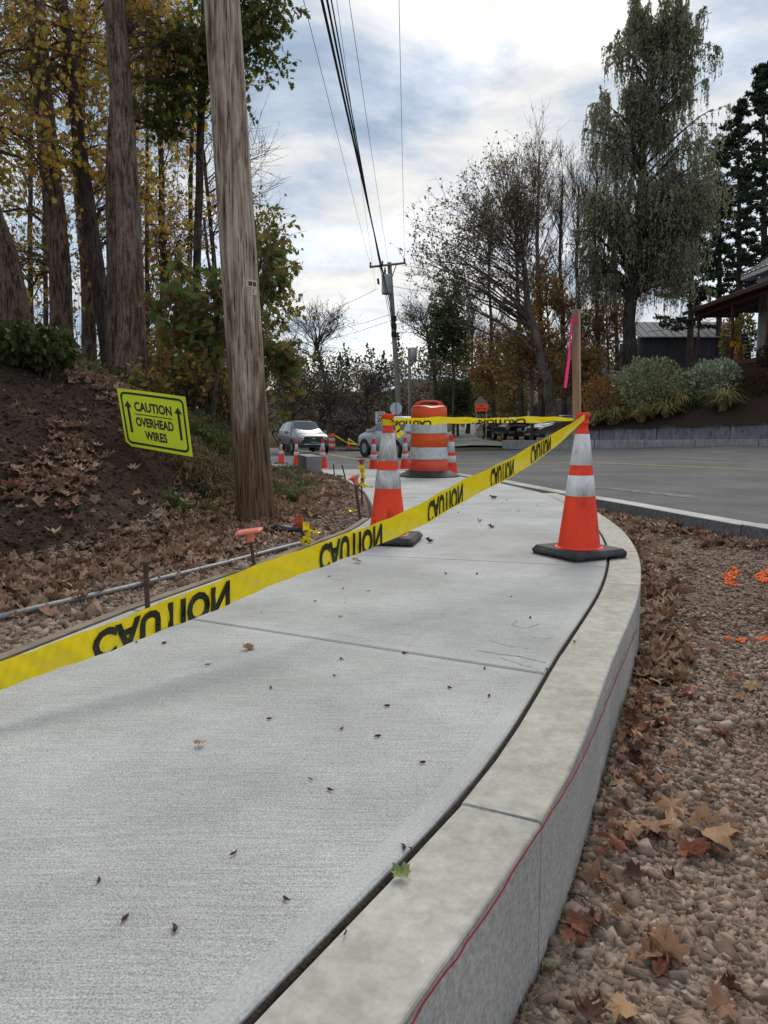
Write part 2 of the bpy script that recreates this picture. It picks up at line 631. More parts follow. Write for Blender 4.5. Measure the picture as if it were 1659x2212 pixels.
M['pink'] = island('pink_flagging', [(.88, .06, .24), (.88, .06, .24)], transl=.3, rough=.45)
M['wire'] = solid('black_cable', (.012, .012, .013), rough=.6)
M['rock'] = pm('grey_field_stone', (.28, .25, .215), (.16, .14, .12), scale=9, rough=.9, bump=.7, bscale=25)
M['rock_dark'] = pm('dark_field_stone', (.15, .135, .12), (.08, .072, .065), scale=9, rough=.9, bump=.7, bscale=25)
M['block'] = concrete('sawn_granite_post', (.24, .255, .27), (.36, .375, .385), grain=80, stain=(.24, .25, .26), bump=.2)
M['plastic_black'] = pm('black_plastic_sheet', (.020, .020, .023), (.012, .012, .013), scale=5, rough=.35, spec=.5)
M['gravel'] = island('crushed_stone', [(.33, .235, .175), (.19, .13, .094), (.41, .31, .24), (.27, .185, .136), (.31, .24, .19), (.15, .10, .073),
                                        (.37, .255, .19), (.28, .23, .195), (.23, .15, .108), (.44, .35, .275)], transl=0, rough=.9, bump=70)
LEAF_BROWN = [(.27, .155, .10), (.36, .225, .15), (.18, .105, .07), (.46, .32, .225), (.28, .14, .095), (.23, .14, .097), (.39, .24, .15),
              (.14, .082, .058), (.33, .21, .145), (.50, .37, .26)]
M['litter'] = island('dry_brown_leaf', LEAF_BROWN, transl=.2, rough=.75, bump=55)
M['leaf_tan'] = island('tan_leaf', [(.50, .32, .19), (.42, .25, .14)], transl=.2, rough=.7, bump=60)
M['leaf_red'] = island('russet_leaf', [(.33, .125, .08), (.37, .155, .10)], transl=.2, rough=.7, bump=60)
M['leaf_mid'] = island('brown_leaf', [(.31, .175, .11), (.36, .20, .125)], transl=.2, rough=.7, bump=60)
M['leaf_dark'] = island('dark_brown_leaf', [(.085, .045, .03), (.11, .055, .035)], transl=.1, rough=.7, bump=60)
M['leaf_gold'] = island('golden_leaf', [(.46, .27, .07), (.42, .22, .06)], transl=.2, rough=.7, bump=60)
M['leaf_pale_green'] = island('pale_green_leaf', [(.26, .32, .13), (.22, .28, .1)], transl=.2, rough=.7, bump=60)
# ------------------------------------------------------------------ the lie of the land
def base_h(x, y):
    t = np.asarray(y, float) - 10 - 1.5 * np.asarray(x, float)
    t = np.where(t > 0, t, 0)
    return -.022 * 45 * (1 - np.exp(-t / 45 - (t / 45) ** 2 * .3)) * 1.15


def side_h(x, y):
    """level of sidewalk and curbs"""
    return base_h(x, y) * sstep(9.5, 13, y)


def road_h(x, y):
    return -.20 + base_h(x, y)


TOE_Y = [-3, 1.5, 3.3, 4.0, 4.6, 5.8, 7, 8.5, 10.5, 13, 16.5, 20, 25, 40, 60]
TOE_X = [-3.4, -2.0, -1.66, -1.35, -1.12, -1.08, -.82, -.88, -1.35, -2.6, -4.0, -5.3, -7, -10.5, -16]


def toe_x(y):
    return np.interp(y, TOE_Y, TOE_X)


def wob(x, y, s, seed):
    r = np.random.default_rng(seed)
    z = 0
    for i in range(6):
        a, p, q = r.uniform(0, 6.28), r.uniform(0, 6.28), s * (1.7 ** i)
        z = z + np.sin(x * q * math.cos(a) + y * q * math.sin(a) + p) / (1.6 ** i)
    return z


def bank_h(x, y):
    x, y = np.asarray(x, float), np.asarray(y, float)
    u = toe_x(y) - x
    pr = np.interp(u, [-9, 0, .35, .75, 1.3, 2.2, 3.2, 5, 8, 14], [0, 0, .13, .46, .83, 1.25, 1.66, 1.95, 1.8, 1.2])
    k = .22 + .78 * sstep(3.0, 6.2, y)
    return -.10 + .075 * sstep(5.4, 7.5, y) + k * pr + side_h(x, y) + .012 * wob(x, y, 2.2, 3) * sstep(0, .8, u) + .007 * wob(x, y, 8, 4) + .009 * np.abs(wob(x, y, 17, 21)) * sstep(.25, .7, u)


def gravel_h(x, y):
    """stone bed between the curved curb and the road curb"""
    v = np.interp(y, [-4, 2.2, 4.75, 6.6, 7.6], [5.3, 3.4, 2.5, 2.02, 1.72]) - x
    return -.115 - .15 * sstep(.05, 1.7, v) + .010 * wob(x, y, 5, 8) * sstep(0, .3, v)


def ground_h(x, y):
    x, y = np.asarray(x, float), np.asarray(y, float)
    g = base_h(x, y) - .27
    wr = sstep(36, 44, y) * sstep(1, 6, x)
    g = g * (1 - wr) + (-.45 + .018 * np.maximum(0, y - 58)) * wr
    g = g - .55 * (1 - sstep(10, 22, y))
    g = g + 11 * sstep(85, 215, y) * (1 - .35 * sstep(0, 60, x)) + 4 * sstep(215, 500, y)
    return g


def grid_mesh(name, X, Y, Z, mat, smooth=True, midx=None):
    n, k = X.shape
    V = np.stack([X, Y, Z], -1).reshape(-1, 3)
    i = np.arange(n * k).reshape(n, k)
    F = np.stack([i[:-1, :-1], i[:-1, 1:], i[1:, 1:], i[1:, :-1]], -1).reshape(-1, 4)
    return mk(name, V, F, mat, smooth=smooth, midx=midx)


def cr(pts, n):
    """smooth curve through points, n samples"""
    P = np.asarray(pts, float)
    d = np.r_[0, np.cumsum(np.linalg.norm(np.diff(P, axis=0), axis=1))]
    s = np.linspace(0, d[-1], n)
    if len(P) < 3:
        return np.stack([np.interp(s, d, P[:, i]) for i in range(P.shape[1])], -1)
    m_ = np.gradient(P, d, axis=0)
    idx = np.clip(np.searchsorted(d, s, 'right') - 1, 0, len(P) - 2)
    h = (d[idx + 1] - d[idx])[:, None]
    t = ((s - d[idx]) / (d[idx + 1] - d[idx]))[:, None]
    return ((2 * t ** 3 - 3 * t ** 2 + 1) * P[idx] + (t ** 3 - 2 * t ** 2 + t) * h * m_[idx]
            + (-2 * t ** 3 + 3 * t ** 2) * P[idx + 1] + (t ** 3 - t ** 2) * h * m_[idx + 1])


def off(P, d):
    """offset a plan polyline to its left by d"""
    P = np.asarray(P, float)
    t = np.gradient(P[:, :2], axis=0)
    t /= np.linalg.norm(t, axis=1)[:, None]
    return P[:, :2] + d * np.stack([-t[:, 1], t[:, 0]], -1)


# the ground sheet out to the horizon
gx = np.concatenate([np.linspace(-1600, -70, 10), np.linspace(-60, 70, 66), np.linspace(80, 1600, 10)])
gy = np.concatenate([np.linspace(-400, -20, 6), np.linspace(-10, 110, 61), np.linspace(115, 300, 24), np.linspace(330, 2500, 10)])
GX, GY = np.meshgrid(gx, gy)
struct(grid_mesh('ground', GX, GY, ground_h(GX, GY), M['far_ground']))

# the road, from its near edge to the far one
ROAD_N = [(5.5, -4), (3.5, 2.2), (2.58, 4.75), (2.1, 6.6), (1.8, 7.6), (1.46, 9.0), (1.03, 10.2), (.27, 11.6), (-.93, 13.4), (-2.2, 17), (-3.4, 21),
          (-4.6, 27), (-6.1, 35), (-7.9, 45), (-11.5, 60)]
ROAD_F = [(60, -6), (50, 3), (38, 12), (30, 18.5), (22, 25.4), (18, 29), (15.8, 31.2), (12, 34.7), (7.9, 38.5), (6, 40.3), (2.5, 43.5),
          (0, 45.7), (-2.5, 48), (-5, 52.5), (-8, 62)]
rn, rf = cr(ROAD_N, 90), cr(ROAD_F, 90)
tt = np.linspace(0, 1, 30)[None, :, None]
RP = rn[:, None] * (1 - tt) + rf[:, None] * tt
struct(grid_mesh('road', RP[..., 0], RP[..., 1], road_h(RP[..., 0], RP[..., 1]), M['asphalt']))


def ribbon(name, L, R, zf, dz, mat, n=60, parent=None, cross=2):
    l, r = cr(L, n), cr(R, n)
    t = np.linspace(0, 1, cross)[None, :, None]
    P = l[:, None, :2] * (1 - t) + r[:, None, :2] * t
    o = grid_mesh(name, P[..., 0], P[..., 1], zf(P[..., 0], P[..., 1]) + dz, mat)
    return o


YL = [(26, 0), (14, 8.8), (7.3, 14.4), (4.5, 17.6), (2.1, 20.6), (.2, 25), (-1.2, 31), (-2.8, 40), (-5, 50)]
yl = cr(YL, 80)
for k_ in (0.07, -0.17):
    a, b_ = off(yl, k_), off(yl, k_ + .10)
    struct(ribbon('yellow_centre_line', a, b_, road_h, .004, M['yellow_line'], 80))
fe = cr([(44, 7.5), (30, 18.2), (22, 25.1), (15.8, 30.9), (12, 34.3), (7.9, 38.1), (6.2, 39.6)], 60)
struct(ribbon('far_gutter_strip', off(fe, 0), off(fe, -.34), road_h, .004, M['dust'], 60))
# worn scraps of white paint by the near curb
struct(ribbon('white_edge_line', at_z(1280, 1049, -.2)[:2][None] + np.array([[0, 0], [.5, -1.0], [.8, -1.6]]),
              at_z(1280, 1054, -.2)[:2][None] + np.array([[0, 0], [.5, -1.0], [.8, -1.6]]), road_h, .004, M['faint_paint'], 12))
ne = off(cr(ROAD_N, 60), -.02)
struct(ribbon('near_gutter_strip', ne[2:30], off(ne, -.30)[2:30], road_h, .004, M['dust'], 60))

# side street and the leafy parking ground beside it
ss_l, ss_r = [(2.6, 43.6), (3.2, 48), (4, 58), (7, 80), (11, 110)], [(7.1, 40.2), (6.9, 46), (7.2, 58), (9.6, 80), (14, 110)]
struct(ribbon('side_street', ss_l, ss_r, ground_h, .10, M['side_asphalt'], 40, cross=5))
struct(ribbon('parking_ground', [(7.1, 40.2), (6.9, 46), (7.2, 58), (9.6, 80)], [(12, 46), (22, 52), (26, 60), (30, 80)], ground_h, .07,
              M['leafy_ground'], 30, cross=8))
struct(ribbon('far_verge', [(-2.9, 48.3), (-.3, 46.2), (2.3, 44)], [(-2.2, 56), (0, 54), (3, 50)], ground_h, .12, M['grassy'], 20, cross=4))

# planted bank on the other side of the road, behind the granite wall
W0, WD, WNRM = np.array((7.9, 38.7)), np.array((.734, -.679)), np.array((.679, .734))


def wall_pt(a, b):
    return W0 + np.multiply.outer(np.asarray(a, float), WD) + np.multiply.outer(np.asarray(b, float), WNRM)


def wall_foot(a):
    return np.interp(a, [-4, 0, 11, 30], [-.56, -.53, -.33, -.2])


def bed_h(a, b):
    k = .25 + .75 * sstep(-2, 4, a)
    top = wall_foot(a) + .40 + np.interp(a, [-3, 0, 11, 30], [.1, .45, .63, .8])
    return top + k * np.interp(b, [0, .5, 2.5, 5, 8, 12, 20], [-.06, .06, 1.05, 2.65, 3.3, 3.4, 3.5])


ba, bb = np.meshgrid(np.linspace(-1.5, 28, 50), np.concatenate([np.linspace(.3, 8, 26), np.linspace(9, 26, 8)]))
BP = np.stack([W0[0] + ba * WD[0] + bb * WNRM[0], W0[1] + ba * WD[1] + bb * WNRM[1]], -1)
struct(grid_mesh('mulch_bed', BP[..., 0], BP[..., 1], bed_h(ba, bb) + .02 * wob(BP[..., 0], BP[..., 1], 3, 5), M['mulch']))

# the bank of dark soil and leaves under the trees, with the stony strip at its foot
by = np.concatenate([np.linspace(.2, 2.8, 14), np.linspace(2.85, 8, 210), np.linspace(8.1, 11, 30), np.linspace(11.4, 60, 45)])
bu = np.concatenate([np.linspace(-1.25, 0, 14), np.linspace(.04, 2.6, 110), np.linspace(2.7, 4.2, 16), np.linspace(4.5, 16, 18)])
BU, BY = np.meshgrid(bu, by)
BX = toe_x(BY) - BU
BZ = bank_h(BX, BY)
fu = (BU[:-1, :-1] + .16 * wob(BX[:-1, :-1], BY[:-1, :-1], 2.2, 13))
fy = BY[:-1, :-1]
mid = np.where(fu < .12, 0, np.where((fu < 2.1) & (fy < 6.6), 1, 2)).reshape(-1)
struct(grid_mesh('bank', BX, BY, BZ, [M['gravel_dirt'], M['soil'], M['forest']], midx=mid))

# stone bed to the right of the curb
qy = np.linspace(-3, 7.9, 110)
q0 = np.interp(qy, [-1.5, .03, .763, 1.21, 2.085, 3.05, 3.77, 4.81, 5.72, 6.6, 7.9], [-1.3, -.4, .015, .272, .646, 1.044, 1.277, 1.504, 1.611, 1.70, 1.72]) - .07
q1 = np.interp(qy, [-4, 2.2, 4.75, 6.6, 7.9], [5.3, 3.4, 2.5, 2.02, 1.66]) + .02
qt = np.linspace(0, 1, 44)
QX = q0[:, None] * (1 - qt) + q1[:, None] * qt
QY = np.repeat(qy[:, None], 44, 1)
struct(grid_mesh('gravel_bed', QX, QY, gravel_h(QX, QY), M['gravel_dirt']))

# ------------------------------------------------------------------ sidewalk slabs
SW_L = np.array([(-2.6, -2.5), (-1.95, -.6), (-1.6, .4), (-1.32, 1.2), (-1.066, 2.055), (-.884, 2.69), (-.523, 3.70), (-.2, 4.7), (-.094, 5.37),
                 (-.10, 6.2), (-.2, 7.5), (-.49, 9.27), (-1.05, 11.2), (-2.35, 13.8), (-3.8, 17.5), (-5.1, 21.5), (-6.4, 27.5), (-8, 36)])
SW_R = np.array([(-1.95, -2.2), (-1.1, -.85), (-.58, .03), (-.146, .763), (.027, 1.041), (.156, 1.286), (.439, 1.944), (.792, 2.839), (1.028, 3.456),
                 (1.299, 4.598), (1.45, 5.57), (1.545, 6.6), (1.545, 7.3), (1.27, 8.85), (.85, 10.05), (.10, 11.45), (-1.1, 13.25), (-2.37, 16.9),
                 (-3.57, 20.9), (-4.77, 26.9), (-6.3, 34.9)])


CURB_W = .142
_oc = cr([(-2.2, -3), (-1.3, -1.5), (-.4, .03), (.015, .763), (.272, 1.213), (.646, 2.085), (1.044, 3.049), (1.277, 3.769), (1.504, 4.808), (1.611, 5.722), (1.68, 6.6),
          (1.66, 7.35)], 240)
_in = off(_oc, CURB_W)
_in = _in[(_in[:, 1] > -2.3) & (_in[:, 1] < 6.9)][::4]
SW_R = np.vstack([_in, SW_R[SW_R[:, 1] > 7.2]])


def edge_seg(C, ya, yb, n=9):
    ys = np.linspace(ya, yb, n)
    return np.stack([np.interp(ys, C[:, 1], C[:, 0]), ys], -1)


JO = [(-.9, -1.6), (.95, .42), (2.645, 1.94), (3.885, 3.457), (5.4, 5.345), (6.85, 6.8), (8.2, 8.5), (9.75, 9.9), (12, 11.3), (14.4, 13.7), (17, 16.3),
      (19.6, 18.9), (22.3, 21.6), (25, 24.3), (28, 27.3)]


def inset(P, d):
    P = np.asarray(P, float)
    e1 = P - np.roll(P, 1, 0)
    e2 = np.roll(P, -1, 0) - P
    e1 /= np.linalg.norm(e1, axis=1)[:, None] + 1e-9
    e2 /= np.linalg.norm(e2, axis=1)[:, None] + 1e-9
    n1, n2 = np.stack([-e1[:, 1], e1[:, 0]], -1), np.stack([-e2[:, 1], e2[:, 0]], -1)
    b = n1 + n2
    b /= np.maximum(1 + (n1 * n2).sum(1), .35)[:, None]
    return P + d * b


sidewalk = tag(thing('sidewalk', None, None), kind='structure')
del_keys = None
for k_ in range(len(JO) - 1):
    l = edge_seg(SW_L, JO[k_][0], JO[k_ + 1][0])
    r = edge_seg(SW_R, JO[k_][1], JO[k_ + 1][1])
    r = off(r, .006)
    P = np.vstack([r, l[::-1]])             # counter-clockwise seen from above
    rings = []
    for d_, z_ in ((.004, -.14), (.004, -.010), (.0065, -.003), (.011, 0), (.046, 0), (.050, -.0006)):
        Q = inset(P, d_)
        rings.append(np.c_[Q, side_h(Q[:, 0], Q[:, 1]) + z_])
    n = len(P)
    V = np.vstack(rings)
    F, mi = [], []
    for q in range(len(rings) - 1):
        for i in range(n):
            j = (i + 1) % n
            F.append((q * n + i, q * n + j, (q + 1) * n + j, (q + 1) * n + i))
            mi.append(1)
    # across the middle: bridge left and right edges
    o_ = (len(rings) - 1) * n
    m2 = n // 2
    for i in range(m2 - 1):
        F.append((o_ + i, o_ + i + 1, o_ + n - 2 - i, o_ + n - 1 - i))
        mi.append(0)
    s = mk('slab', V, F, [M['slab'], M['slab_edge']], sidewalk, midx=mi)
# compressible board in the gap between slabs and curb
jl = np.vstack([edge_seg(SW_R, -1.5, 9.9, 120)])
a_, b_ = off(jl, .0095), off(jl, .0040)
n = len(jl)
V = np.vstack([np.c_[a_, np.full(n, -.004)], np.c_[b_, np.full(n, -.007 - .004 * rng.random(n))], np.c_[b_, np.full(n, -.12)]])
i = np.arange(n - 1)
F = np.vstack([np.stack([i, i + n, i + 1 + n, i + 1], -1), np.stack([i + n, i + 2 * n, i + 1 + 2 * n, i + 1 + n], -1)])
mk('joint_board', V, F, M['fiber'], sidewalk)


# dark scuffs dragged over the slab near the curb
scuff_m = pm('dark_scuff', (.30, .30, .285), (.15, .15, .14), scale=60, rough=.95, lo=.42, hi=.52)
for pts, w_ in (([(1030, 1405), (1075, 1412), (1120, 1418), (1180, 1432)], .006), ([(1060, 1385), (1105, 1396), (1140, 1400)], .004), ([(1118, 1340), (1108, 1350), (1130, 1356), (1165, 1348)], .003),
                ([(1140, 1372), (1165, 1380), (1195, 1378)], .003), ([(1080, 1420), (1125, 1436), (1160, 1446)], .004)):
    Q = cr([at_z(x, y, 0)[:2] for x, y in pts], 16)
    Q = Q + rng.normal(size=Q.shape) * .0015
    wv = w_ * rng.uniform(.2, 1, 16)[:, None]
    t_ = np.gradient(Q, axis=0)
    t_ /= np.linalg.norm(t_, axis=1)[:, None]
    nn_ = np.stack([-t_[:, 1], t_[:, 0]], -1)
    V = np.vstack([np.c_[Q + nn_ * wv * .5, np.full(16, .0006)], np.c_[Q - nn_ * wv * .5, np.full(16, .0006)]])
    mk('scuff_mark', V, [(i, 16 + i, 17 + i, i + 1) for i in range(15)], scuff_m, sidewalk)


# ------------------------------------------------------------------ curbs
def sweep_stone(name, P, w, depth, parent, mats, gap=.0022, ch=.005, zj=0, hf=side_h):
    """one curb stone along plan polyline P (outer edge), w wide to its left"""
    P = np.asarray(P, float)
    d = P[1] - P[0]
    P[0] = P[0] + d / np.linalg.norm(d) * gap
    d = P[-1] - P[-2]
    P[-1] = P[-1] - d / np.linalg.norm(d) * gap
    sec = [(0, -depth), (0, -ch), (ch * .4, -ch * .35), (ch, 0), (w - ch, 0), (w - ch * .4, -ch * .35), (w, -ch), (w, -depth)]
    rows = []
    for s_, z_ in sec:
        Q = off(P, s_)
        rows.append(np.c_[Q, hf(P[:, 0], P[:, 1]) + z_ + zj])
    n, k = len(P), len(sec)
    V = np.vstack(rows)
    F, mi = [], []
    for q in range(k - 1):
        for i in range(n - 1):
            F.append((q * n + i, q * n + i + 1, (q + 1) * n + i + 1, (q + 1) * n + i))
            mi.append(0 if q in (1, 2, 3, 4, 5) else 1)
    F.append(tuple(q * n for q in range(k)))
    F.append(tuple(q * n + n - 1 for q in range(k - 1, -1, -1)))
    mi += [1, 1]
    return mk(name, V, F, mats, parent, midx=mi)


OUT = np.array([(-2.2, -3), (-1.3, -1.5), (-.4, .03), (.015, .763), (.272, 1.213), (.646, 2.085), (1.044, 3.049), (1.277, 3.769), (1.504, 4.808),
                (1.611, 5.722), (1.68, 6.6), (1.66, 7.35)])
curb_a = tag(thing('curved_curb', None, None), kind='structure')
OC = cr(OUT, 240)
cuts = [-2.9, -1.2, .02, 1.19, 2.07, 3.06, 3.90, 4.85, 5.8, 7.3]
for k_ in range(len(cuts) - 1):
    ys = np.linspace(cuts[k_], cuts[k_ + 1], 6)
    P = np.stack([np.interp(ys, OC[:, 1], OC[:, 0]), ys], -1)
    sweep_stone('curb_stone', P, CURB_W, .42, curb_a, [M['curb_top'], M['curb_face']], zj=rng.uniform(-.003, .001))
curb_b = tag(thing('road_curb', None, None), kind='structure')
RC = cr([(p[0], p[1]) for p in ROAD_N], 600)
dl = np.r_[0, np.cumsum(np.linalg.norm(np.diff(RC, axis=0), axis=1))]
s0 = 0.0
while s0 < dl[-1] - 14:
    L_ = 1.9 if s0 < 22 else 4
    ss = np.linspace(s0, s0 + L_, 5)
    P = np.stack([np.interp(ss, dl, RC[:, 0]), np.interp(ss, dl, RC[:, 1])], -1)
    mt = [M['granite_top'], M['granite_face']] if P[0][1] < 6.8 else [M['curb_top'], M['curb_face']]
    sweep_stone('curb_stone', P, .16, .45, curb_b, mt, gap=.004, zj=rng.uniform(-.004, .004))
    s0 += L_
# far side curb of the side street corner
curb_c = tag(thing('far_curb', None, None), kind='structure')
FC = cr([(2.4, 43.9), (0, 46), (-2.5, 48.3), (-5, 52.8), (-8, 62)], 60)
for k_ in range(9):
    P = FC[k_ * 6:k_ * 6 + 7, :2][::-1]
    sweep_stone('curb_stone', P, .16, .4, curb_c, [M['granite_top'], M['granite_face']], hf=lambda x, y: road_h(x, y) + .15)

# the granite retaining wall in two courses
def wall_course(name, label, a0, a1, setback, h0f, h1f, depth, mat, lens):
    w = thing(name, label, 'wall', (*wall_pt(a0, setback), 0))
    a = a0
    k = 0
    while a < a1:
        L_ = lens * random.uniform(.85, 1.15)
        b_ = min(a + L_, a1)
        j = random.uniform(-.012, .012)
        V = []
        for aa in (a + .014, b_ - .014):
            for s_ in (setback + j, setback + depth):
                p = wall_pt(aa, s_)
                V += [(p[0], p[1], h0f(aa)), (p[0], p[1], h1f(aa))]
        o = mk('granite_block', V, [(0, 4, 5, 1), (1, 5, 7, 3), (2, 3, 7, 6), (0, 1, 3, 2), (4, 6, 7, 5), (0, 2, 6, 4)], mat, w, world=True)
        bevel(o, .012, 1)
        a = b_
        k += 1
    return w


wall_course('retaining_wall', 'low grey granite block wall standing directly on the far road edge', -2.3, 27, 0, lambda a: wall_foot(a) - .15,
            lambda a: wall_foot(a) + .40, .46, M['granite_wall2'], 2.5)
wall_course('retaining_wall', 'upper dark granite course set back along the planted bed', 0, 27, .42, lambda a: wall_foot(a) + .30,
            lambda a: wall_foot(a) + .40 + np.interp(a, [0, 11, 30], [.47, .65, .82]), .5, M['granite_wall'], 3.3)
# ------------------------------------------------------------------ lettering
def text_mesh(s, size=1.0, bold=.0, res=3):
    """letters as flat triangles in the xy plane, lower left at 0,0; returns verts, faces, width"""
    cu = bpy.data.curves.new('t', 'FONT')
    cu.body = s
    cu.size = size
    cu.offset = bold
    cu.resolution_u = res
    cu.fill_mode = 'FRONT'
    ob = bpy.data.objects.new('t', cu)
    me = bpy.data.meshes.new_from_object(ob)
    V = np.array([v.co[:] for v in me.vertices])
    F = [tuple(p.vertices) for p in me.polygons]
    bpy.data.objects.remove(ob)
    bpy.data.curves.remove(cu)
    bpy.data.meshes.remove(me)
    V[:, 0] -= V[:, 0].min()
    V[:, 1] -= V[:, 1].min()
    return V, F


def fit_text(s, w, h, bold=.0):
    V, F = text_mesh(s, 1.0, bold)
    V = V.copy()
    V[:, 0] *= w / V[:, 0].max()
    V[:, 1] *= h / V[:, 1].max()
    return V, F


def cut_below(V, F, y0, y1):
    """keep only y0<=y<=y1 of flat letters, and slice them finely along x so they can follow a curved tape"""
    bm = bmesh.new()
    vs = [bm.verts.new(v) for v in V]
    for f in F:
        try:
            bm.faces.new([vs[i] for i in f])
        except ValueError:
            pass
    for y_, nrm in ((y0, (0, -1, 0)), (y1, (0, 1, 0))):
        bmesh.ops.bisect_plane(bm, geom=bm.verts[:] + bm.edges[:] + bm.faces[:], plane_co=(0, y_, 0), plane_no=nrm, clear_outer=True)
    x0, x1 = V[:, 0].min(), V[:, 0].max()
    for k in range(1, 40):
        bmesh.ops.bisect_plane(bm, geom=bm.verts[:] + bm.edges[:] + bm.faces[:], plane_co=(x0 + (x1 - x0) * k / 40, 0, 0), plane_no=(1, 0, 0))
    bm.verts.index_update()
    V2 = np.array([v.co[:] for v in bm.verts])
    F2 = [tuple(v.index for v in f.verts) for f in bm.faces]
    bm.free()
    return V2, F2


# ------------------------------------------------------------------ traffic cones
def cone_profile(h=.71):
    k = h / .71
    return [(.1135, .036), (.108, .045), (.103, .06), (.0325, .617), (.030, .626), (.0275, .629), (.0275, .650), (.0335, .656), (.0335, .664),
            (.0300, .667), (.0300, .680), (.0335, .685), (.0335, .705), (.031, .710), (.026, .710), (.024, .60)], k


def cone_r(z):
    return .103 + (z - .06) * (.0325 - .103) / (.617 - .06)


def cone_base(b=.345, t=.038, notch=False):
    me = MB()
    me.bbox((0, 0, t / 2 + .008), (b, b, t - .008), .018)
    for sx in (-1, 1):
        for sy in (-1, 1):
            me.box((sx * b * .38, sy * b * .38, .006), (.06, .06, .012))
    return me


def make_cone(label, loc, rz, band='band', slim=False, group=None, orange='orange_cone'):
    t = thing('traffic_cone', label, 'traffic cone', loc, group, rz)
    pr, k = cone_profile()
    MB().lathe([(r, z) for r, z in pr], 40).obj('cone_body', M[orange], t, smooth=True)
    for z0, z1 in ((.452, .605), (.300, .402)):
        m_ = MB()
        m_.lathe([(cone_r(z0) + .0002, z0), (cone_r(z0) + .0022, z0 + .001), (cone_r(z1) + .0022, z1 - .001), (cone_r(z1) + .0002, z1)], 40)
        m_.f = [f for f in m_.f if len(f) == 4]
        m_.obj('reflective_band', M[band], t, smooth=True)
    MB().lathe([(.124, .036), (.119, .0425), (.108, .046)], 40).obj('cone_flange', M[orange], t, smooth=True)
    cone_base().obj('rubber_base', M['rubber'], t)
    return t


c_right = at_z(1250, 1199, 0)
c_left = at_z(838, 1170, 0)
cone_r_ob = make_cone('scuffed orange cone with two white bands and a wooden stake in its top', (c_right[0], c_right[1], .001), math.radians(27))
cone_l_ob = make_cone('dirty orange cone with knotted yellow tape at its top, beside the form stakes', (c_left[0], c_left[1], .001), math.radians(-12), 'band_dirty', orange='orange_dirty')
# the chewed corner of the base under the staked cone
# slimmer clean cones further off, each where the photograph puts it
far_cone = make_cone('orange banded cone standing on the road, alone past the big drum', (at_d(985, 0, 11.2)[0], 11.2, float(road_h(1.06, 11.2))), .4, 'band_clean',
                     group='cones along the road edge')
for px_, d_, lab, lift in ((807, 15.0, 'banded cone on the road half hidden behind the tape-tied cone', 0),
                           (875, 14.7, 'banded cone on the road tucked against the big striped drum', 0)):
    x_ = at_d(px_, 950, d_)[0]
    copy_thing(far_cone, (x_, d_, float(road_h(x_, d_))), lab, rotz=random.uniform(0, 1.5), group='cones along the road edge')
for px_, d_, lab in ((697, 17.2, 'banded cone beside the sawn granite post, in front of the oncoming grey car'),
                     (640, 20.5, 'faded banded cone in front of the oncoming grey car grille, half sunk behind leaves'),
                     (607, 24.5, 'banded cone by the fender of the oncoming grey car, next to the grass')):
    x_ = at_d(px_, 950, d_)[0]
    copy_thing(far_cone, (x_, d_, float(road_h(x_, d_)) + .06), lab, rotz=random.uniform(0, 1.5), group='cones along the road edge')
for px_, d_, lab in ((750 * .9 + 1, 47.0, 'small plain orange cone by the far tape-wrapped drum'),):
    pass
x_ = at_d(914.5 * .823, 960, 47)[0]
copy_thing(far_cone, (x_, 47.5, float(road_h(x_, 47.5)) + .15), 'tiny orange cone under the far loose yellow tape', rotz=.2, group='cones along the road edge')


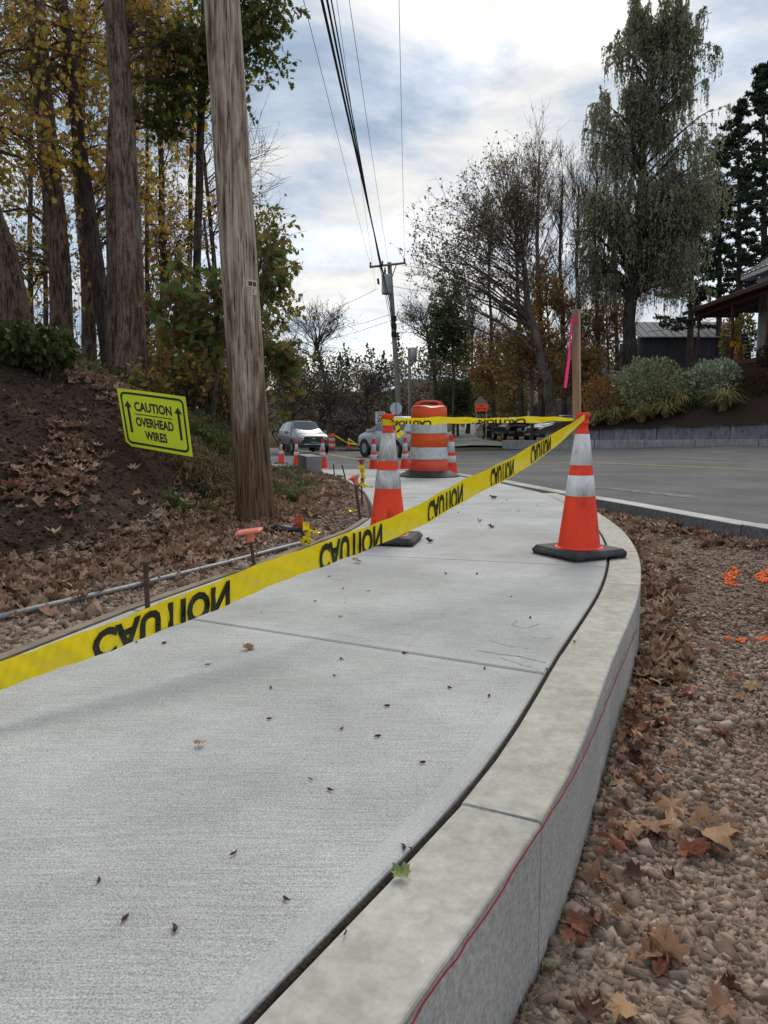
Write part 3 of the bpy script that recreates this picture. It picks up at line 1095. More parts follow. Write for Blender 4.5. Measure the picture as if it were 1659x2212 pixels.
# ------------------------------------------------------------------ traffic drums
def make_drum(label, loc, rz, detail=True):
    t = thing('traffic_drum', label, 'traffic drum', loc, None, rz)
    # four tiers, each a little wider than the one above
    tiers = [(.055, .235, .240, .262, 'drum_red'), (.235, .400, .238, .246, 'band_clean'), (.400, .585, .231, .240, 'drum_orange'),
             (.585, .745, .230, .236, 'band_clean'), (.745, .930, .224, .232, 'drum_orange')]
    for k, (z0, z1, rt, rb, mt) in enumerate(tiers):
        pr = [(rb - .006, z0), (rb, z0 + .006)]
        if mt == 'band_clean':
            for q in range(1, 7):
                zz = z0 + .006 + (z1 - z0 - .012) * q / 7
                rr = rb + (rt - rb) * q / 7
                pr += [(rr, zz - .003), (rr - .0018, zz), (rr, zz + .003)]
        pr += [(rt, z1 - .006), (rt - .006, z1)]
        m_ = MB().lathe(pr, 48)
        m_.f = [f for f in m_.f if len(f) == 4]
        m_.obj('reflective_stripe' if mt == 'band_clean' else 'drum_tier', M[mt], t, smooth=True)
    # top shoulder and dented deck
    m_ = MB().lathe([(.219, .926), (.216, .945), (.200, .957), (.12, .962), (.0, .960)], 48)
    for i, v in enumerate(m_.v):
        d = math.exp(-((v[0] - .03) ** 2 + (v[1] + .19) ** 2) / .006)
        m_.v[i] = (v[0], v[1] + .02 * d, v[2] - .03 * d)
    m_.obj('drum_top', M['drum_red'], t, smooth=True)
    # grab handle: an upright rim with a long slot
    out = [(-.19, 0), (-.185, .03), (-.165, .058), (-.12, .078), (-.05, .088), (.05, .088), (.12, .078), (.165, .058), (.185, .03), (.19, 0)]
    inn = [(-.095, .022), (-.105, .036), (-.09, .052), (-.05, .058), (.05, .058), (.09, .052), (.105, .036), (.095, .022)]
    bm = MB()
    M1 = Matrix.Translation((0, .03, .945)) @ Matrix.Rotation(math.radians(90), 4, 'X')
    o2 = [(-.19, 0), (-.12, 0), (-.12, .036), (-.10, .056), (-.05, .064), (.05, .064), (.10, .056), (.12, .036), (.12, 0), (.19, 0)] + out[::-1][1:-1]
    bm.prism(o2, .035, M1)
    bm.prism([(-.12, 0), (.12, 0), (.12, .022), (-.12, .022)], .034, M1)
    h = bm.obj('handle', M['drum_red'], t)
    bevel(h, .004, 2)
    MB().lathe([(.40, 0), (.402, .012), (.385, .022), (.30, .062), (.255, .085), (.24, .086)], 56).obj('rubber_base', M['rubber'], t, smooth=False)
    return t


dz = at_z(932, 1031, 0)
drum_near = make_drum('large orange and white striped drum with a dented handle top', (at_d(926, 1000, 9.75)[0], 9.75, .0), math.radians(4))
drum_near.scale = (1, 1, .93)
x_ = at_d(718, 960, 48.5)[0]
d2 = make_drum('small far striped drum with yellow tape tied round it', (x_, 47.6, float(road_h(x_, 47.6)) + .1), .6)

# ------------------------------------------------------------------ stake with pink ribbon in the cone
cx_, cy_ = c_right[0], c_right[1]
st = thing('survey_stake', 'brown wooden stake standing upright out of an orange cone', 'stake', (cx_ - .002, cy_ + .01, .03))
a = at_d(1246.5, 668, cy_) - np.array((0, 0, 0))
lean = (a[0] - cx_) / (a[2] - .66)
zt = a[2] - .03
mb = MB()
s_ = .0175
for (z0, z1) in ((.0, zt),):
    V = []
    for z_ in (z0, z1):
        for dx, dy in ((-s_, -s_), (s_, -s_), (s_, s_), (-s_, s_)):
            q = math.radians(-28)
            V.append((dx * math.cos(q) - dy * math.sin(q) + lean * max(0, z_ - .63), dx * math.sin(q) + dy * math.cos(q), z_))
    mb.add(V, [(3, 2, 1, 0), (4, 5, 6, 7), (0, 1, 5, 4), (1, 2, 6, 5), (2, 3, 7, 6), (3, 0, 4, 7)])
so = mk('stake_shaft', mb.v, mb.f, [M['wood'], M['wood_pale']], st, midx=[0, 0, 0, 1, 0, 0])  # one side face takes a paler tone of the same wood
bevel(so, .0015, 1)
rb = thing('flagging_ribbon', 'bright pink ribbon knotted round the stake top, its tail hanging loose', 'ribbon', at_d(1243, 692, cy_))
zk = at_d(1243, 692, cy_)
q = math.radians(-28)
V, F = [], []
for z_ in (-.008, .010):
    for k in range(5):
        an = q + math.radians(45 + 90 * k)
        V.append((math.cos(an) * .0262 + .001, math.sin(an) * .0262 + .010, z_ + .003 * math.sin(k * 2)))
for k in range(4):
    F.append((k, k + 1, 5 + k + 1, 5 + k))
mk('ribbon_loop', V, F, M['pink'], rb)
tail_px = [(1236, 690), (1233, 712), (1231, 745), (1229, 775), (1225, 805), (1221, 838)]
wd = [.010, .012, .010, .013, .015, .014]
V, F = [], []
for k, (px_, py_) in enumerate(tail_px):
    p = at_d(px_, py_, cy_ - .03) - zk
    w_ = wd[k]
    tw = math.radians(25 * math.sin(k * 1.3))
    V += [(p[0] - w_ * .5 * math.cos(tw), p[1] - w_ * .5 * math.sin(tw), p[2]), (p[0] + w_ * .5 * math.cos(tw), p[1] + w_ * .5 * math.sin(tw), p[2])]
for k in range(len(tail_px) - 1):
    F.append((2 * k, 2 * k + 1, 2 * k + 3, 2 * k + 2))
mk('ribbon_tail', V, F, M['pink'], rb, smooth=True)


# ------------------------------------------------------------------ caution tape
def tape(name, label, top, bot, d0, d1, words, mode, parent_loc, yrange=(0, 1), n=320, belly=.012, fold=None):
    """a strip between two lines of sight at distances d0..d1; top / bot: picture polylines"""
    top, bot = np.asarray(top, float), np.asarray(bot, float)
    xs = np.linspace(top[0, 0], top[-1, 0], n)

    def dist(x):
        t = (x - top[0, 0]) / (top[-1, 0] - top[0, 0])
        return 1 / ((1 - t) / d0 + t / d1)

    def pt(x, s):
        """s 0 bottom .. 1 top; slight lengthwise crease bulging towards the road"""
        yt = np.interp(x, top[:, 0], top[:, 1])
        yb = np.interp(x, bot[:, 0], bot[:, 1])
        yt += 1.6 * math.sin(x * .031) + .8 * math.sin(x * .097 + 1)
        yb += 1.4 * math.sin(x * .027 + 2) + .9 * math.sin(x * .083)
        d = dist(x) + belly * math.sin(math.pi * s) * (.6 + .4 * math.sin(x * .011)) + .006 * math.sin(x * .043 + s * 3) + .003 * math.sin(x * .11 + s * 7) + .002 * math.sin(x * .23 - s * 5)
        return at_d(x, yb + (yt - yb) * s, d)

    t = thing(name, label, 'caution tape', parent_loc)
    ms = 13
    V = np.array([pt(x, s) for x in xs for s in np.linspace(0, 1, ms)])
    i = np.arange(n * ms).reshape(n, ms)
    F = np.stack([i[:-1, :-1], i[1:, :-1], i[1:, 1:], i[:-1, 1:]], -1).reshape(-1, 4)
    mk('tape_strip', V, F, M['tape'], t, world=True, smooth=True)
    for (x0, x1, s0, s1) in words:
        TV, TF = text_mesh('CAUTION', 1.0, .042)
        TV = TV / TV.max(0).clip(1e-6)
        TV[:, 2] = 0
        if mode == 'back':       # seen through the strip from behind: flipped top to bottom
            TV[:, 1] = 1 - TV[:, 1]
            TF = [f[::-1] for f in TF]
        else:                    # rotated half a turn
            TV[:, 0] = 1 - TV[:, 0]
            TV[:, 1] = 1 - TV[:, 1]
        lo_, hi_ = yrange
        TV2, TF2 = cut_below(TV, TF, lo_, hi_)
        W = []
        for v in TV2:
            s = s0 + (s1 - s0) * (v[1] - lo_) / (hi_ - lo_)
            # letters keep equal real width: step evenly in distance along the tape
            ta = (x0 - top[0, 0]) / (top[-1, 0] - top[0, 0])
            tb = (x1 - top[0, 0]) / (top[-1, 0] - top[0, 0])
            la = ta / d1 / ((1 - ta) / d0 + ta / d1)
            lb = tb / d1 / ((1 - tb) / d0 + tb / d1)
            lam = la + (lb - la) * v[0]
            tq = lam * d1 / (lam * d1 + (1 - lam) * d0) if True else 0
            x = top[0, 0] + tq * (top[-1, 0] - top[0, 0])
            p = pt(x, s)
            eye = np.array((0, 0, EYE))
            W.append(p + (eye - p) * .0017)
        mk('printed_word', W, TF2, M['tape_ink'], t, world=True)
    return t


# the near tape, from beyond the left of the picture to the staked cone
T1_top = [(-260, 1512), (-80, 1452), (0, 1428), (150, 1377), (300, 1321), (500, 1242), (640, 1189), (800, 1136), (920, 1082), (1010, 1032), (1110, 985),
          (1200, 935), (1243, 907), (1263, 893)]
T1_bot = [(-260, 1585), (-80, 1517), (0, 1490), (150, 1437), (300, 1383), (500, 1303), (640, 1243), (800, 1187), (920, 1130), (1010, 1080), (1110, 1027),
          (1200, 966), (1243, 926), (1263, 908)]
tape('caution_tape', 'long yellow tape with upside down lettering crossing the concrete slab', T1_top, T1_bot, 1.45, cy_ - .04,
     [(200, 497, 0.0, .86), (690, 826, 0.0, .90), (924, 1000, 0.06, .86), (1060, 1110, .06, .9), (1147, 1190, .06, .95)], 'back', (-.4, 2.0, .2), (.22, 1.0))
# the far tape, cone to cone
T2_top = [(843, 900), (862, 902), (930, 902), (1030, 902), (1140, 901), (1240, 902)]
T2_bot = [(843, 909), (862, 916), (930, 916), (1030, 915), (1140, 912), (1240, 909)]
tape('caution_tape', 'level yellow tape strung between the two banded cones', T2_top, T2_bot, c_left[1] - .02, cy_ - .01,
     [(846, 932, 0.0, .62), (1033, 1136, 0.0, .72)], 'turn', (.5, 4, .6), (.30, 1.0), belly=.004)
# knot and tails on the left cone
kt = thing('caution_tape', 'yellow tape knot with two short tails on the dirty cone top', 'caution tape', (c_left[0], c_left[1], .66))
V, F = [], []
for k in range(25):
    an = 2 * math.pi * k / 24
    r_ = .036 + .002 * math.sin(5 * an)
    for z_ in (.004 + .006 * math.sin(an), .031 + .004 * math.sin(2 * an)):
        V.append((r_ * math.cos(an), r_ * math.sin(an), z_ - .012))
F = [(2 * k, 2 * k + 2, 2 * k + 3, 2 * k + 1) for k in range(24)]
mk('tape_wrap', V, F, M['tape'], kt, smooth=True)
for dx, ln, w_ in ((.03, .085, .016), (.045, .07, .014)):
    V, F = [], []
    for k in range(6):
        s_ = k / 5
        x_ = .034 + dx * s_ * 1.0
        z_ = .006 - ln * s_ ** 1.2
        V += [(x_ - w_ * .5 + .004 * math.sin(k), -.03 - .006 * math.cos(k * 1.7), z_ - .003), (x_ + w_ * .5, -.034 + .006 * math.sin(k * 1.7), z_ + .004)]
    F = [(2 * k, 2 * k + 1, 2 * k + 3, 2 * k + 2) for k in range(5)]
    to = mk('tape_tail', V, F, M['tape'], kt)
    for k in (1, 3):
        Vq = [V[2 * k], V[2 * k + 1], tuple(.55 * np.array(V[2 * k + 1]) + .45 * np.array(V[2 * k + 3])), tuple(.4 * np.array(V[2 * k]) + .6 * np.array(V[2 * k + 2]))]
        mk('print_mark', [(p[0], p[1] - .0015, p[2]) for p in Vq], [(0, 1, 2, 3)], M['tape_ink'], to)

# stake beyond the picture edge that carries the near tape
p = at_d(-262, 1545, 1.36)
so = MB().box((0, 0, .0), (.035, .035, .62)).obj('wooden_stake', M['wood'])
so.location = (p[0], p[1] + .02, p[2] - .2)
tag(so, 'square wooden stake carrying the near end of the long tape', 'stake')

# ------------------------------------------------------------------ caution sign on the bank
sg_c = [at_d(252, 838, 6.05), at_d(400, 857, 6.0), at_d(416, 987, 5.93), at_d(273, 962, 5.98)]
o0 = sg_c[3]
sign = thing('caution_sign', 'fluorescent yellow green sign reading caution overhead wires, leaning on the bank', 'sign', o0)
Cn = [np.array(p) for p in sg_c]
nrm = np.cross(Cn[2] - Cn[3], Cn[0] - Cn[3])
nrm /= np.linalg.norm(nrm)
if nrm[1] > 0:
    nrm = -nrm


def sgp(u, v, lift=0.0):
    """u 0..1 across, v 0..1 up the sheet"""
    b_ = Cn[3] * (1 - u) + Cn[2] * u
    t_ = Cn[0] * (1 - u) + Cn[1] * u
    bend = .012 * math.sin(math.pi * u)
    return b_ * (1 - v) + t_ * v + nrm * (lift + bend)


V, F = [], []
for lay in (0, -.006):
    for k in range(9):
        V += [sgp(k / 8, 0, lay), sgp(k / 8, 1, lay)]
F = [(2 * k, 2 * k + 2, 2 * k + 3, 2 * k + 1) for k in range(8)] + [(18 + 2 * k + 1, 18 + 2 * k + 3, 18 + 2 * k + 2, 18 + 2 * k) for k in range(8)]
F += [(2 * k, 18 + 2 * k, 18 + 2 * k + 2, 2 * k + 2) for k in range(8)] + [(2 * k + 1, 2 * k + 3, 18 + 2 * k + 3, 18 + 2 * k + 1) for k in range(8)]
F += [(0, 1, 19, 18), (16, 34, 35, 17)]
mk('panel', V, F, M['sign_yellow'], sign, world=True)


def round_rect(x0, y0, x1, y1, rx, ry, n=5):
    P = []
    for cx2, cy2, a0 in ((x1 - rx, y1 - ry, 0), (x0 + rx, y1 - ry, 90), (x0 + rx, y0 + ry, 180), (x1 - rx, y0 + ry, 270)):
        for k in range(n + 1):
            an = math.radians(a0 + 90 * k / n)
            P.append((cx2 + rx * math.cos(an), cy2 + ry * math.sin(an)))
    return P


A_, B_ = round_rect(.035, .05, .965, .95, .07, .09), round_rect(.060, .088, .940, .912, .052, .066)
# densify so that the frame follows the bent sheet
def dens(P, k=8):
    R_ = []
    for i in range(len(P)):
        a_, b_ = P[i], P[(i + 1) % len(P)]
        m_ = k if math.hypot(a_[0] - b_[0], a_[1] - b_[1]) > .2 else 1
        for j in range(m_):
            R_.append((a_[0] + (b_[0] - a_[0]) * j / m_, a_[1] + (b_[1] - a_[1]) * j / m_))
    return R_


A_, B_ = dens(A_), dens(B_)
n = len(A_)
V = [sgp(u, v, .0025) for u, v in A_] + [sgp(u, v, .0025) for u, v in B_]
mk('border', V, [(i, (i + 1) % n, n + (i + 1) % n, n + i) for i in range(n)], M['black_ink'], sign, world=True)


def sign_text(s, u0, u1, v0, v1, bold=.034):
    TV, TF = text_mesh(s, 1, bold)
    TV = TV / TV.max(0).clip(1e-6)
    TV2, TF2 = cut_below(np.c_[TV[:, :2], np.zeros(len(TV))], TF, -1, 2)
    mk('lettering', [sgp(u0 + (u1 - u0) * v[0], v0 + (v1 - v0) * v[1], .0025) for v in TV2], TF2, M['black_ink'], sign, world=True)


sign_text('CAUTION', .225, .775, .635, .80)
sign_text('OVERHEAD', .215, .775, .375, .535)
sign_text('WIRES', .325, .655, .155, .315)
mk('rule', [sgp(u, v, .0025) for u, v in ((.22, .575), (.5, .575), (.775, .575), (.775, .592), (.5, .592), (.22, .592))],
   [(0, 1, 4, 5), (1, 2, 3, 4)], M['black_ink'], sign, world=True)
for u_ in (.13, .87):
    P = [(u_ - .018, .25), (u_ + .018, .25), (u_ + .018, .70), (u_ - .018, .70)]
    H_ = [(u_ - .055, .69), (u_ + .055, .69), (u_, .80)]
    V = [sgp(u, v, .0025) for u, v in P + H_]
    mk('arrow', V, [(0, 1, 2, 3), (4, 5, 6)], M['black_ink'], sign, world=True)
for u_ in (.3, .7):
    a_, b_ = sgp(u_, .7, -.012), sgp(u_, 0, -.012)
    c_ = .5 * (a_ + b_)
    g = c_ + np.array((0, .55, -.10))
    MB().tube([a_, c_, g], .005, 6).obj('wire_leg', M['steel'], sign, world=True)

# ------------------------------------------------------------------ utility pole beside the walk
def pole_material():
    m_, nt, b = new_mat('weathered_pole_wood')
    L = nt.links
    v = coords(nt, (1, 1, .055))
    n1 = N(nt, 'ShaderNodeTexNoise', Scale=34, Detail=8, Roughness=.7)
    L.new(v, n1.inputs['Vector'])
    r1 = ramp(nt, [(.34, (.13, .09, .063)), (.47, (.31, .24, .18)), (.60, (.50, .425, .345))])
    L.new(n1.outputs['Fac'], r1.inputs[0])
    v2 = coords(nt, (1, 1, .22))
    n2 = N(nt, 'ShaderNodeTexNoise', Scale=5.5, Detail=6, Roughness=.65, Distortion=.3)
    L.new(v2, n2.inputs['Vector'])
    # brown blotches, closing into a darker tone towards the butt of the pole
    sep = nt.nodes.new('ShaderNodeSeparateXYZ')
    tc = nt.nodes.new('ShaderNodeTexCoord')
    L.new(tc.outputs['Object'], sep.inputs[0])
    mr = N(nt, 'ShaderNodeMapRange')
    mr.inputs[1].default_value, mr.inputs[2].default_value, mr.inputs[3].default_value, mr.inputs[4].default_value = 0, 1.7, .30, -.03
    L.new(sep.outputs[2], mr.inputs[0])
    ad = N(nt, 'ShaderNodeMath', operation='ADD')
    L.new(n2.outputs['Fac'], ad.inputs[0])
    L.new(mr.outputs[0], ad.inputs[1])
    r2 = ramp(nt, [(.50, (0, 0, 0)), (.64, (.98, .98, .98))])
    L.new(ad.outputs[0], r2.inputs[0])
    mx = N(nt, 'ShaderNodeMix', data_type='RGBA', blend_type='MULTIPLY')
    L.new(r2.outputs[0], mx.inputs[0])
    L.new(r1.outputs[0], mx.inputs[6])
    mx.inputs[7].default_value = (.36, .27, .20, 1)
    # fine dark checks
    v3 = coords(nt, (1, 1, .03))
    n3 = N(nt, 'ShaderNodeTexNoise', Scale=90, Detail=3)
    L.new(v3, n3.inputs['Vector'])
    r3 = ramp(nt, [(.37, (.22, .19, .16)), (.405, (1, 1, 1))])
    L.new(n3.outputs['Fac'], r3.inputs[0])
    mu = N(nt, 'ShaderNodeMixRGB', blend_type='MULTIPLY')
    mu.inputs[0].default_value = 1
    L.new(mx.outputs[2], mu.inputs[1])
    L.new(r3.outputs[0], mu.inputs[2])
    L.new(mu.outputs[0], b.inputs['Base Color'])
    b.inputs['Roughness'].default_value = .88
    b.inputs['Specular IOR Level'].default_value = .2
    bp = N(nt, 'ShaderNodeBump', Strength=.6, Distance=.008)
    L.new(n3.outputs['Fac'], bp.inputs['Height'])
    L.new(bp.outputs[0], b.inputs['Normal'])
    return m_


M['pole_wood'] = pole_material()
PD = 5.8
pb = at_d(553, 1132, PD)
ptop = at_d(479, 0, PD)
pdir = (ptop - pb) / (ptop[2] - pb[2])
pole = thing('utility_pole', 'thick weathered wooden pole with brown stains rising beside the yellow sign', 'utility pole', pb)
mb = MB()
zs = np.r_[np.array([-.4, 0, .15]), np.linspace(.5, 11.4, 26)]
rs_ = [.142 - .0042 * max(0, z_) + .012 * math.exp(-max(0, z_) * 8) for z_ in zs]
mb.tube([tuple(pdir * z_) for z_ in zs], rs_, 48)
mb.obj('shaft', M['pole_wood'], pole, smooth=True)
tagm = pm('pale_metal_tag', (.66, .60, .48), (.52, .46, .36), scale=40, rough=.5)
tagd = solid('dark_tag_plate', (.06, .045, .02), .5)
for (px0, px1, py0, py1, ins) in ((543, 563, 610, 626, True), (549, 561, 627, 641, False)):
    # curved plates nailed round the side of the pole
    zc0, zc1 = at_d(px0, py1, PD)[2] - pb[2], at_d(px0, py0, PD)[2] - pb[2]
    axis = pdir * (.5 * (zc0 + zc1))
    R_ = .142 - .0042 * .5 * (zc0 + zc1)
    a0, a1 = (math.radians(-62), math.radians(-20)) if ins else (math.radians(-48), math.radians(-22))
    def arc(a0, a1, z0, z1, rr):
        V_, F_ = [], []
        for k in range(7):
            an = a0 + (a1 - a0) * k / 6
            V_ += [(axis[0] + rr * math.cos(an), axis[1] + rr * math.sin(an), z0), (axis[0] + rr * math.cos(an), axis[1] + rr * math.sin(an), z1)]
        return V_, [(2 * k, 2 * k + 2, 2 * k + 3, 2 * k + 1) for k in range(6)]
    V, F = arc(a0, a1, zc0, zc1, R_ + .004)
    tg = mk('number_tag', V, F, tagm, pole)
    h_ = zc1 - zc0
    if ins:
        for q0, q1 in ((.16, .47), (.53, .86)):
            V, F = arc(a0 + (a1 - a0) * q0, a0 + (a1 - a0) * q1, zc0 + h_ * .2, zc1 - h_ * .2, R_ + .0058)
            mk('digit_plate', V, F, tagd, tg)
    else:
        V, F = arc(a0 + (a1 - a0) * .25, a0 + (a1 - a0) * .38, zc0 + h_ * .2, zc1 - h_ * .2, R_ + .0058)
        mk('digit_plate', V, F, tagd, tg)
# crossarm and insulators far above the picture
ca = pdir * 11.0
m_ = MB().box((ca[0], ca[1] - .17, ca[2]), (2.5, .1, .12))
m_.obj('crossarm', M['pole_wood'], pole)
ins = solid('brown_porcelain', (.10, .05, .03), .25)
for dx in (-1.15, .0, 1.15):
    MB().lathe([(.03, 0), (.045, .03), (.03, .06), (.045, .09), (.02, .13)], 10, (ca[0] + dx, ca[1] - .17, ca[2] + .06)).obj('insulator', ins, pole)

# ------------------------------------------------------------------ pole down the road
FD = 50.0
fb, ft = at_d(868, 975, FD), at_d(841, 567, FD)
fdir = (ft - fb) / (ft[2] - fb[2])
fp = thing('utility_pole', 'far leaning grey pole with crossarm and transformer can', 'utility pole', fb)
fpm = pm('grey_pole_wood', (.30, .265, .235), (.19, .165, .14), scale=9, stretch=(1, 1, .1), rough=.9)
FH = ft[2] - fb[2]
MB().tube([tuple(fdir * z_) for z_ in (-.5, 0, 3, 6, 9, FH)], [.21, .20, .185, .17, .155, .14], 14).obj('shaft', fpm, fp, smooth=True)
arm0, arm1 = at_d(798, 577, FD - .25) - fb, at_d(876, 568, FD - .25) - fb
MB().tube([tuple(arm0), tuple(arm1)], .075, 4).obj('crossarm', fpm, fp)
c0 = fdir * (FH - .05 - 1.15) + np.array((0, -.22, 0))
for s_ in (.25, .75):
    p = arm0 + (arm1 - arm0) * s_
    MB().tube([tuple(p), tuple(c0)], .03, 4).obj('arm_brace', M['rust'], fp)
for s_ in (.03, .36, .97):
    p = arm0 + (arm1 - arm0) * s_
    MB().lathe([(.04, 0), (.07, .05), (.04, .1), (.07, .15), (.03, .25)], 8, tuple(p + np.array((0, 0, .06)))).obj('insulator', ins, fp)
tcan = at_d(835, 614, FD - .35) - fb
can = MB().lathe([(.0, -.62), (.30, -.62), (.31, -.55), (.31, .5), (.28, .58), (.0, .62)], 18, tuple(tcan)).obj(
    'transformer', pm('grey_transformer_paint', (.42, .44, .46), (.34, .36, .38), scale=5, rough=.5), fp, smooth=True)
MB().lathe([(.05, 0), (.08, .07), (.05, .14), (.08, .2), (.03, .45)], 8, tuple(tcan + np.array((-.1, 0, .6)))).obj('bushing', ins, can)
MB().tube([tuple(tcan + np.array((-.55, 0, .35))), tuple(tcan + np.array((-.5, 0, .0)))], .07, 8).obj('fuse_cutout', M['wire'], fp)
for py_ in (688, 704, 722):
    p = at_d(851, py_, FD - .2) - fb
    MB().box(tuple(p), (.35, .3, .3)).obj('cable_clamp', M['wire'], fp)

# wooden pole with the street lamp just behind
lp = at_d(886, 975, 56)
lamp_pole = thing('street_lamp', 'thin pole with a curved lamp arm behind the leaning pole', 'street lamp', lp)
hz = at_d(882, 752, 56)[2] - lp[2]
MB().tube([(0, 0, -.3), (-.05, 0, hz * .5), (-.1, 0, hz)], [.15, .13, .11], 10).obj('shaft', fpm, lamp_pole, smooth=True)
armp = [at_d(x, y, 56) - lp for x, y in ((882, 796), (886, 788), (895, 781), (905, 779), (917, 778))]
MB().tube([tuple(p) for p in armp], .05, 6).obj('lamp_arm', M['steel'], lamp_pole)
MB().box(tuple(armp[-1] + np.array((.25, 0, -.02))), (.6, .25, .13)).obj('lamp_head', M['steel'], lamp_pole)
MB().lathe([(0, -.5), (.25, -.5), (.26, .45), (0, .5)], 14, tuple(at_d(893, 765, 56) - lp)).obj('transformer', pm('lamp_pole_can', (.45, .46, .47), rough=.5), lamp_pole, smooth=True)


# ------------------------------------------------------------------ overhead wires
def wire(label, A, B, r, sag=.25, name='overhead_wire', n=40):
    A, B = np.asarray(A, float), np.asarray(B, float)
    P = []
    for t in np.linspace(0, 1, n):
        p = A + (B - A) * t
        p[2] -= sag * 4 * t * (1 - t)
        P.append(tuple(p - A))
    o = MB().tube(P, r, 5).obj(name, M['wire'])
    o.location = tuple(A)
    tag(o, label, 'wire')
    return o


def extend(pa, pb_, da, db, k):
    """carry a wire on past the near pole, over the camera"""
    a, b_ = at_d(*pa, da), at_d(*pb_, db)
    return a, b_


# bundle of thick black cables to the clamps on the far pole
for (x0, r_, dx, lab) in ((698, .024, 0, 'thickest black cable of the overhead bundle running to the far pole'),
                          (709, .019, 2, 'black cable beside the thickest one in the overhead bundle'),
                          (718, .012, 4, 'thin black cable on the outer side of the overhead bundle')):
    far = at_d(851 - dx * 1.5, 690 + dx * 4, FD - .3)
    b0 = at_d(x0, 0, 12.5)
    a0 = b0 + (b0 - far) * (20.0 / 37.5)
    wire(lab, a0, far, r_, .10)
for (x0, xe, ye, r_, lab) in ((657, 799, 570, .0065, 'thin wire to the left end of the far crossarm'),
                              (755, 838, 566, .0065, 'thin wire to the top of the far leaning pole'),
                              (862, 874, 566, .0065, 'thin wire to the outer end of the far crossarm'),
                              (728, 812, 625, .005, 'thin drop wire sagging beside the black bundle')):
    far = at_d(xe, ye, FD - .3)
    b0 = at_d(x0, 0, 16)
    a0 = b0 + (b0 - far) * .45
    wire(lab, a0, far, r_, .06)
for (a, da, b_, db, lab) in (((812, 625), 50, (640, 690), 75, 'service wire slanting down from the bundle across the sky'),
                             ((850, 690), 50, (640, 742), 80, 'faint lower wire crossing behind the bare tree'),
                             ((850, 676), 50, (690, 712), 80, 'faint upper wire crossing behind the bare tree'),
                             ((845, 618), 50, (1150, 640), 60, 'service wire from the transformer into the trees'),
                             ((1400, 716), 46, (1659, 645), 37, 'pale service wire reaching the porch house')):
    wire(lab, at_d(*a, da), at_d(*b_, db), .014, .3)
# ------------------------------------------------------------------ growing trees
def unit(v):
    return v / (np.linalg.norm(v, axis=-1, keepdims=True) + 1e-9)


def rand_unit(n):
    return unit(rng.normal(size=(n, 3)))


def tubes(P, R, sides):
    """P (N,K,3), R (N,K) -> verts, quads"""
    n, k, _ = P.shape
    T = unit(np.gradient(P, axis=1))
    mean = unit(P[:, -1] - P[:, 0])
    ref = np.where(np.abs(mean[:, 2:3]) < .8, np.array([[0, 0, 1.0]]), np.array([[1.0, 0, 0]]))[:, None, :]
    U = unit(np.cross(T, np.broadcast_to(ref, T.shape)))
    W = np.cross(T, U)
    a = np.arange(sides) * 2 * math.pi / sides
    V = P[:, :, None, :] + R[:, :, None, None] * (U[:, :, None, :] * np.cos(a)[None, None, :, None] + W[:, :, None, :] * np.sin(a)[None, None, :, None])
    idx = np.arange(n * k * sides).reshape(n, k, sides)
    a0, a1 = idx[:, :-1, :], idx[:, 1:, :]
    F = np.stack([a0, np.roll(a0, -1, 2), np.roll(a1, -1, 2), a1], -1).reshape(-1, 4)
    return V.reshape(-1, 3), F


def join(parts):
    Vs, Fs, o = [], [], 0
    for V, F in parts:
        Vs.append(V)
        Fs.append(F + o)
        o += len(V)
    return np.vstack(Vs), Fs


DIAMOND = np.array([(0, -.5), (.28, -.02), (0, .5), (-.28, -.02)])
LONG = np.array([(0, -.5), (.11, 0), (0, .5), (-.11, 0)])
MAPLE = np.array([(0, -.62), (.03, -.35), (.28, -.42), (.24, -.22), (.52, -.08), (.34, .02), (.40, .26), (.17, .18), (0, .56), (-.17, .18), (-.40, .26),
                  (-.34, .02), (-.52, -.08), (-.24, -.22), (-.28, -.42), (-.03, -.35)])
OAK = np.array([(0, -.55), (.10, -.36), (.22, -.32), (.12, -.16), (.34, -.04), (.15, .06), (.30, .26), (.10, .26), (0, .5), (-.10, .26), (-.30, .26),
                (-.15, .06), (-.34, -.04), (-.12, -.16), (-.22, -.32), (-.10, -.36)])


def leaf_mesh(C, size, shape, dirs=None, flat=0.0):
    """flat leaves centred on C. dirs: pointing direction (long axis)"""
    n = len(C)
    D = unit(dirs) if dirs is not None else rand_unit(n)
    nr = rand_unit(n)
    nr = unit(nr + np.array([0, 0, flat]))
    U = unit(np.cross(D, nr))
    s = np.broadcast_to(np.asarray(size, float), (n,))[:, None, None]
    V = C[:, None, :] + s * (U[:, None, :] * shape[None, :, 0:1] + D[:, None, :] * shape[None, :, 1:2])
    F = np.arange(n * len(shape)).reshape(n, len(shape))
    return V.reshape(-1, 3), F


def bez(A, B, C, k):
    t = np.linspace(0, 1, k)[None, :, None]
    return A[:, None] * (1 - t) ** 2 + 2 * B[:, None] * t * (1 - t) + C[:, None] * t ** 2


def on_poly(P, t):
    """sample N polylines (N,K,3) at t (N,)"""
    k = P.shape[1] - 1
    f = np.clip(t * k, 0, k - 1e-6)
    i = f.astype(int)
    w = (f - i)[:, None]
    r = np.arange(len(P))
    return P[r, i] * (1 - w) + P[r, i + 1] * w, unit(P[r, i + 1] - P[r, i])


def wiggle(P, amp):
    n, k, _ = P.shape
    w = rng.normal(size=(n, k, 3)) * amp
    w[:, 0] = 0
    w[:, 1:-1] = (w[:, :-2] + w[:, 1:-1] + w[:, 2:]) / 2
    return P + w


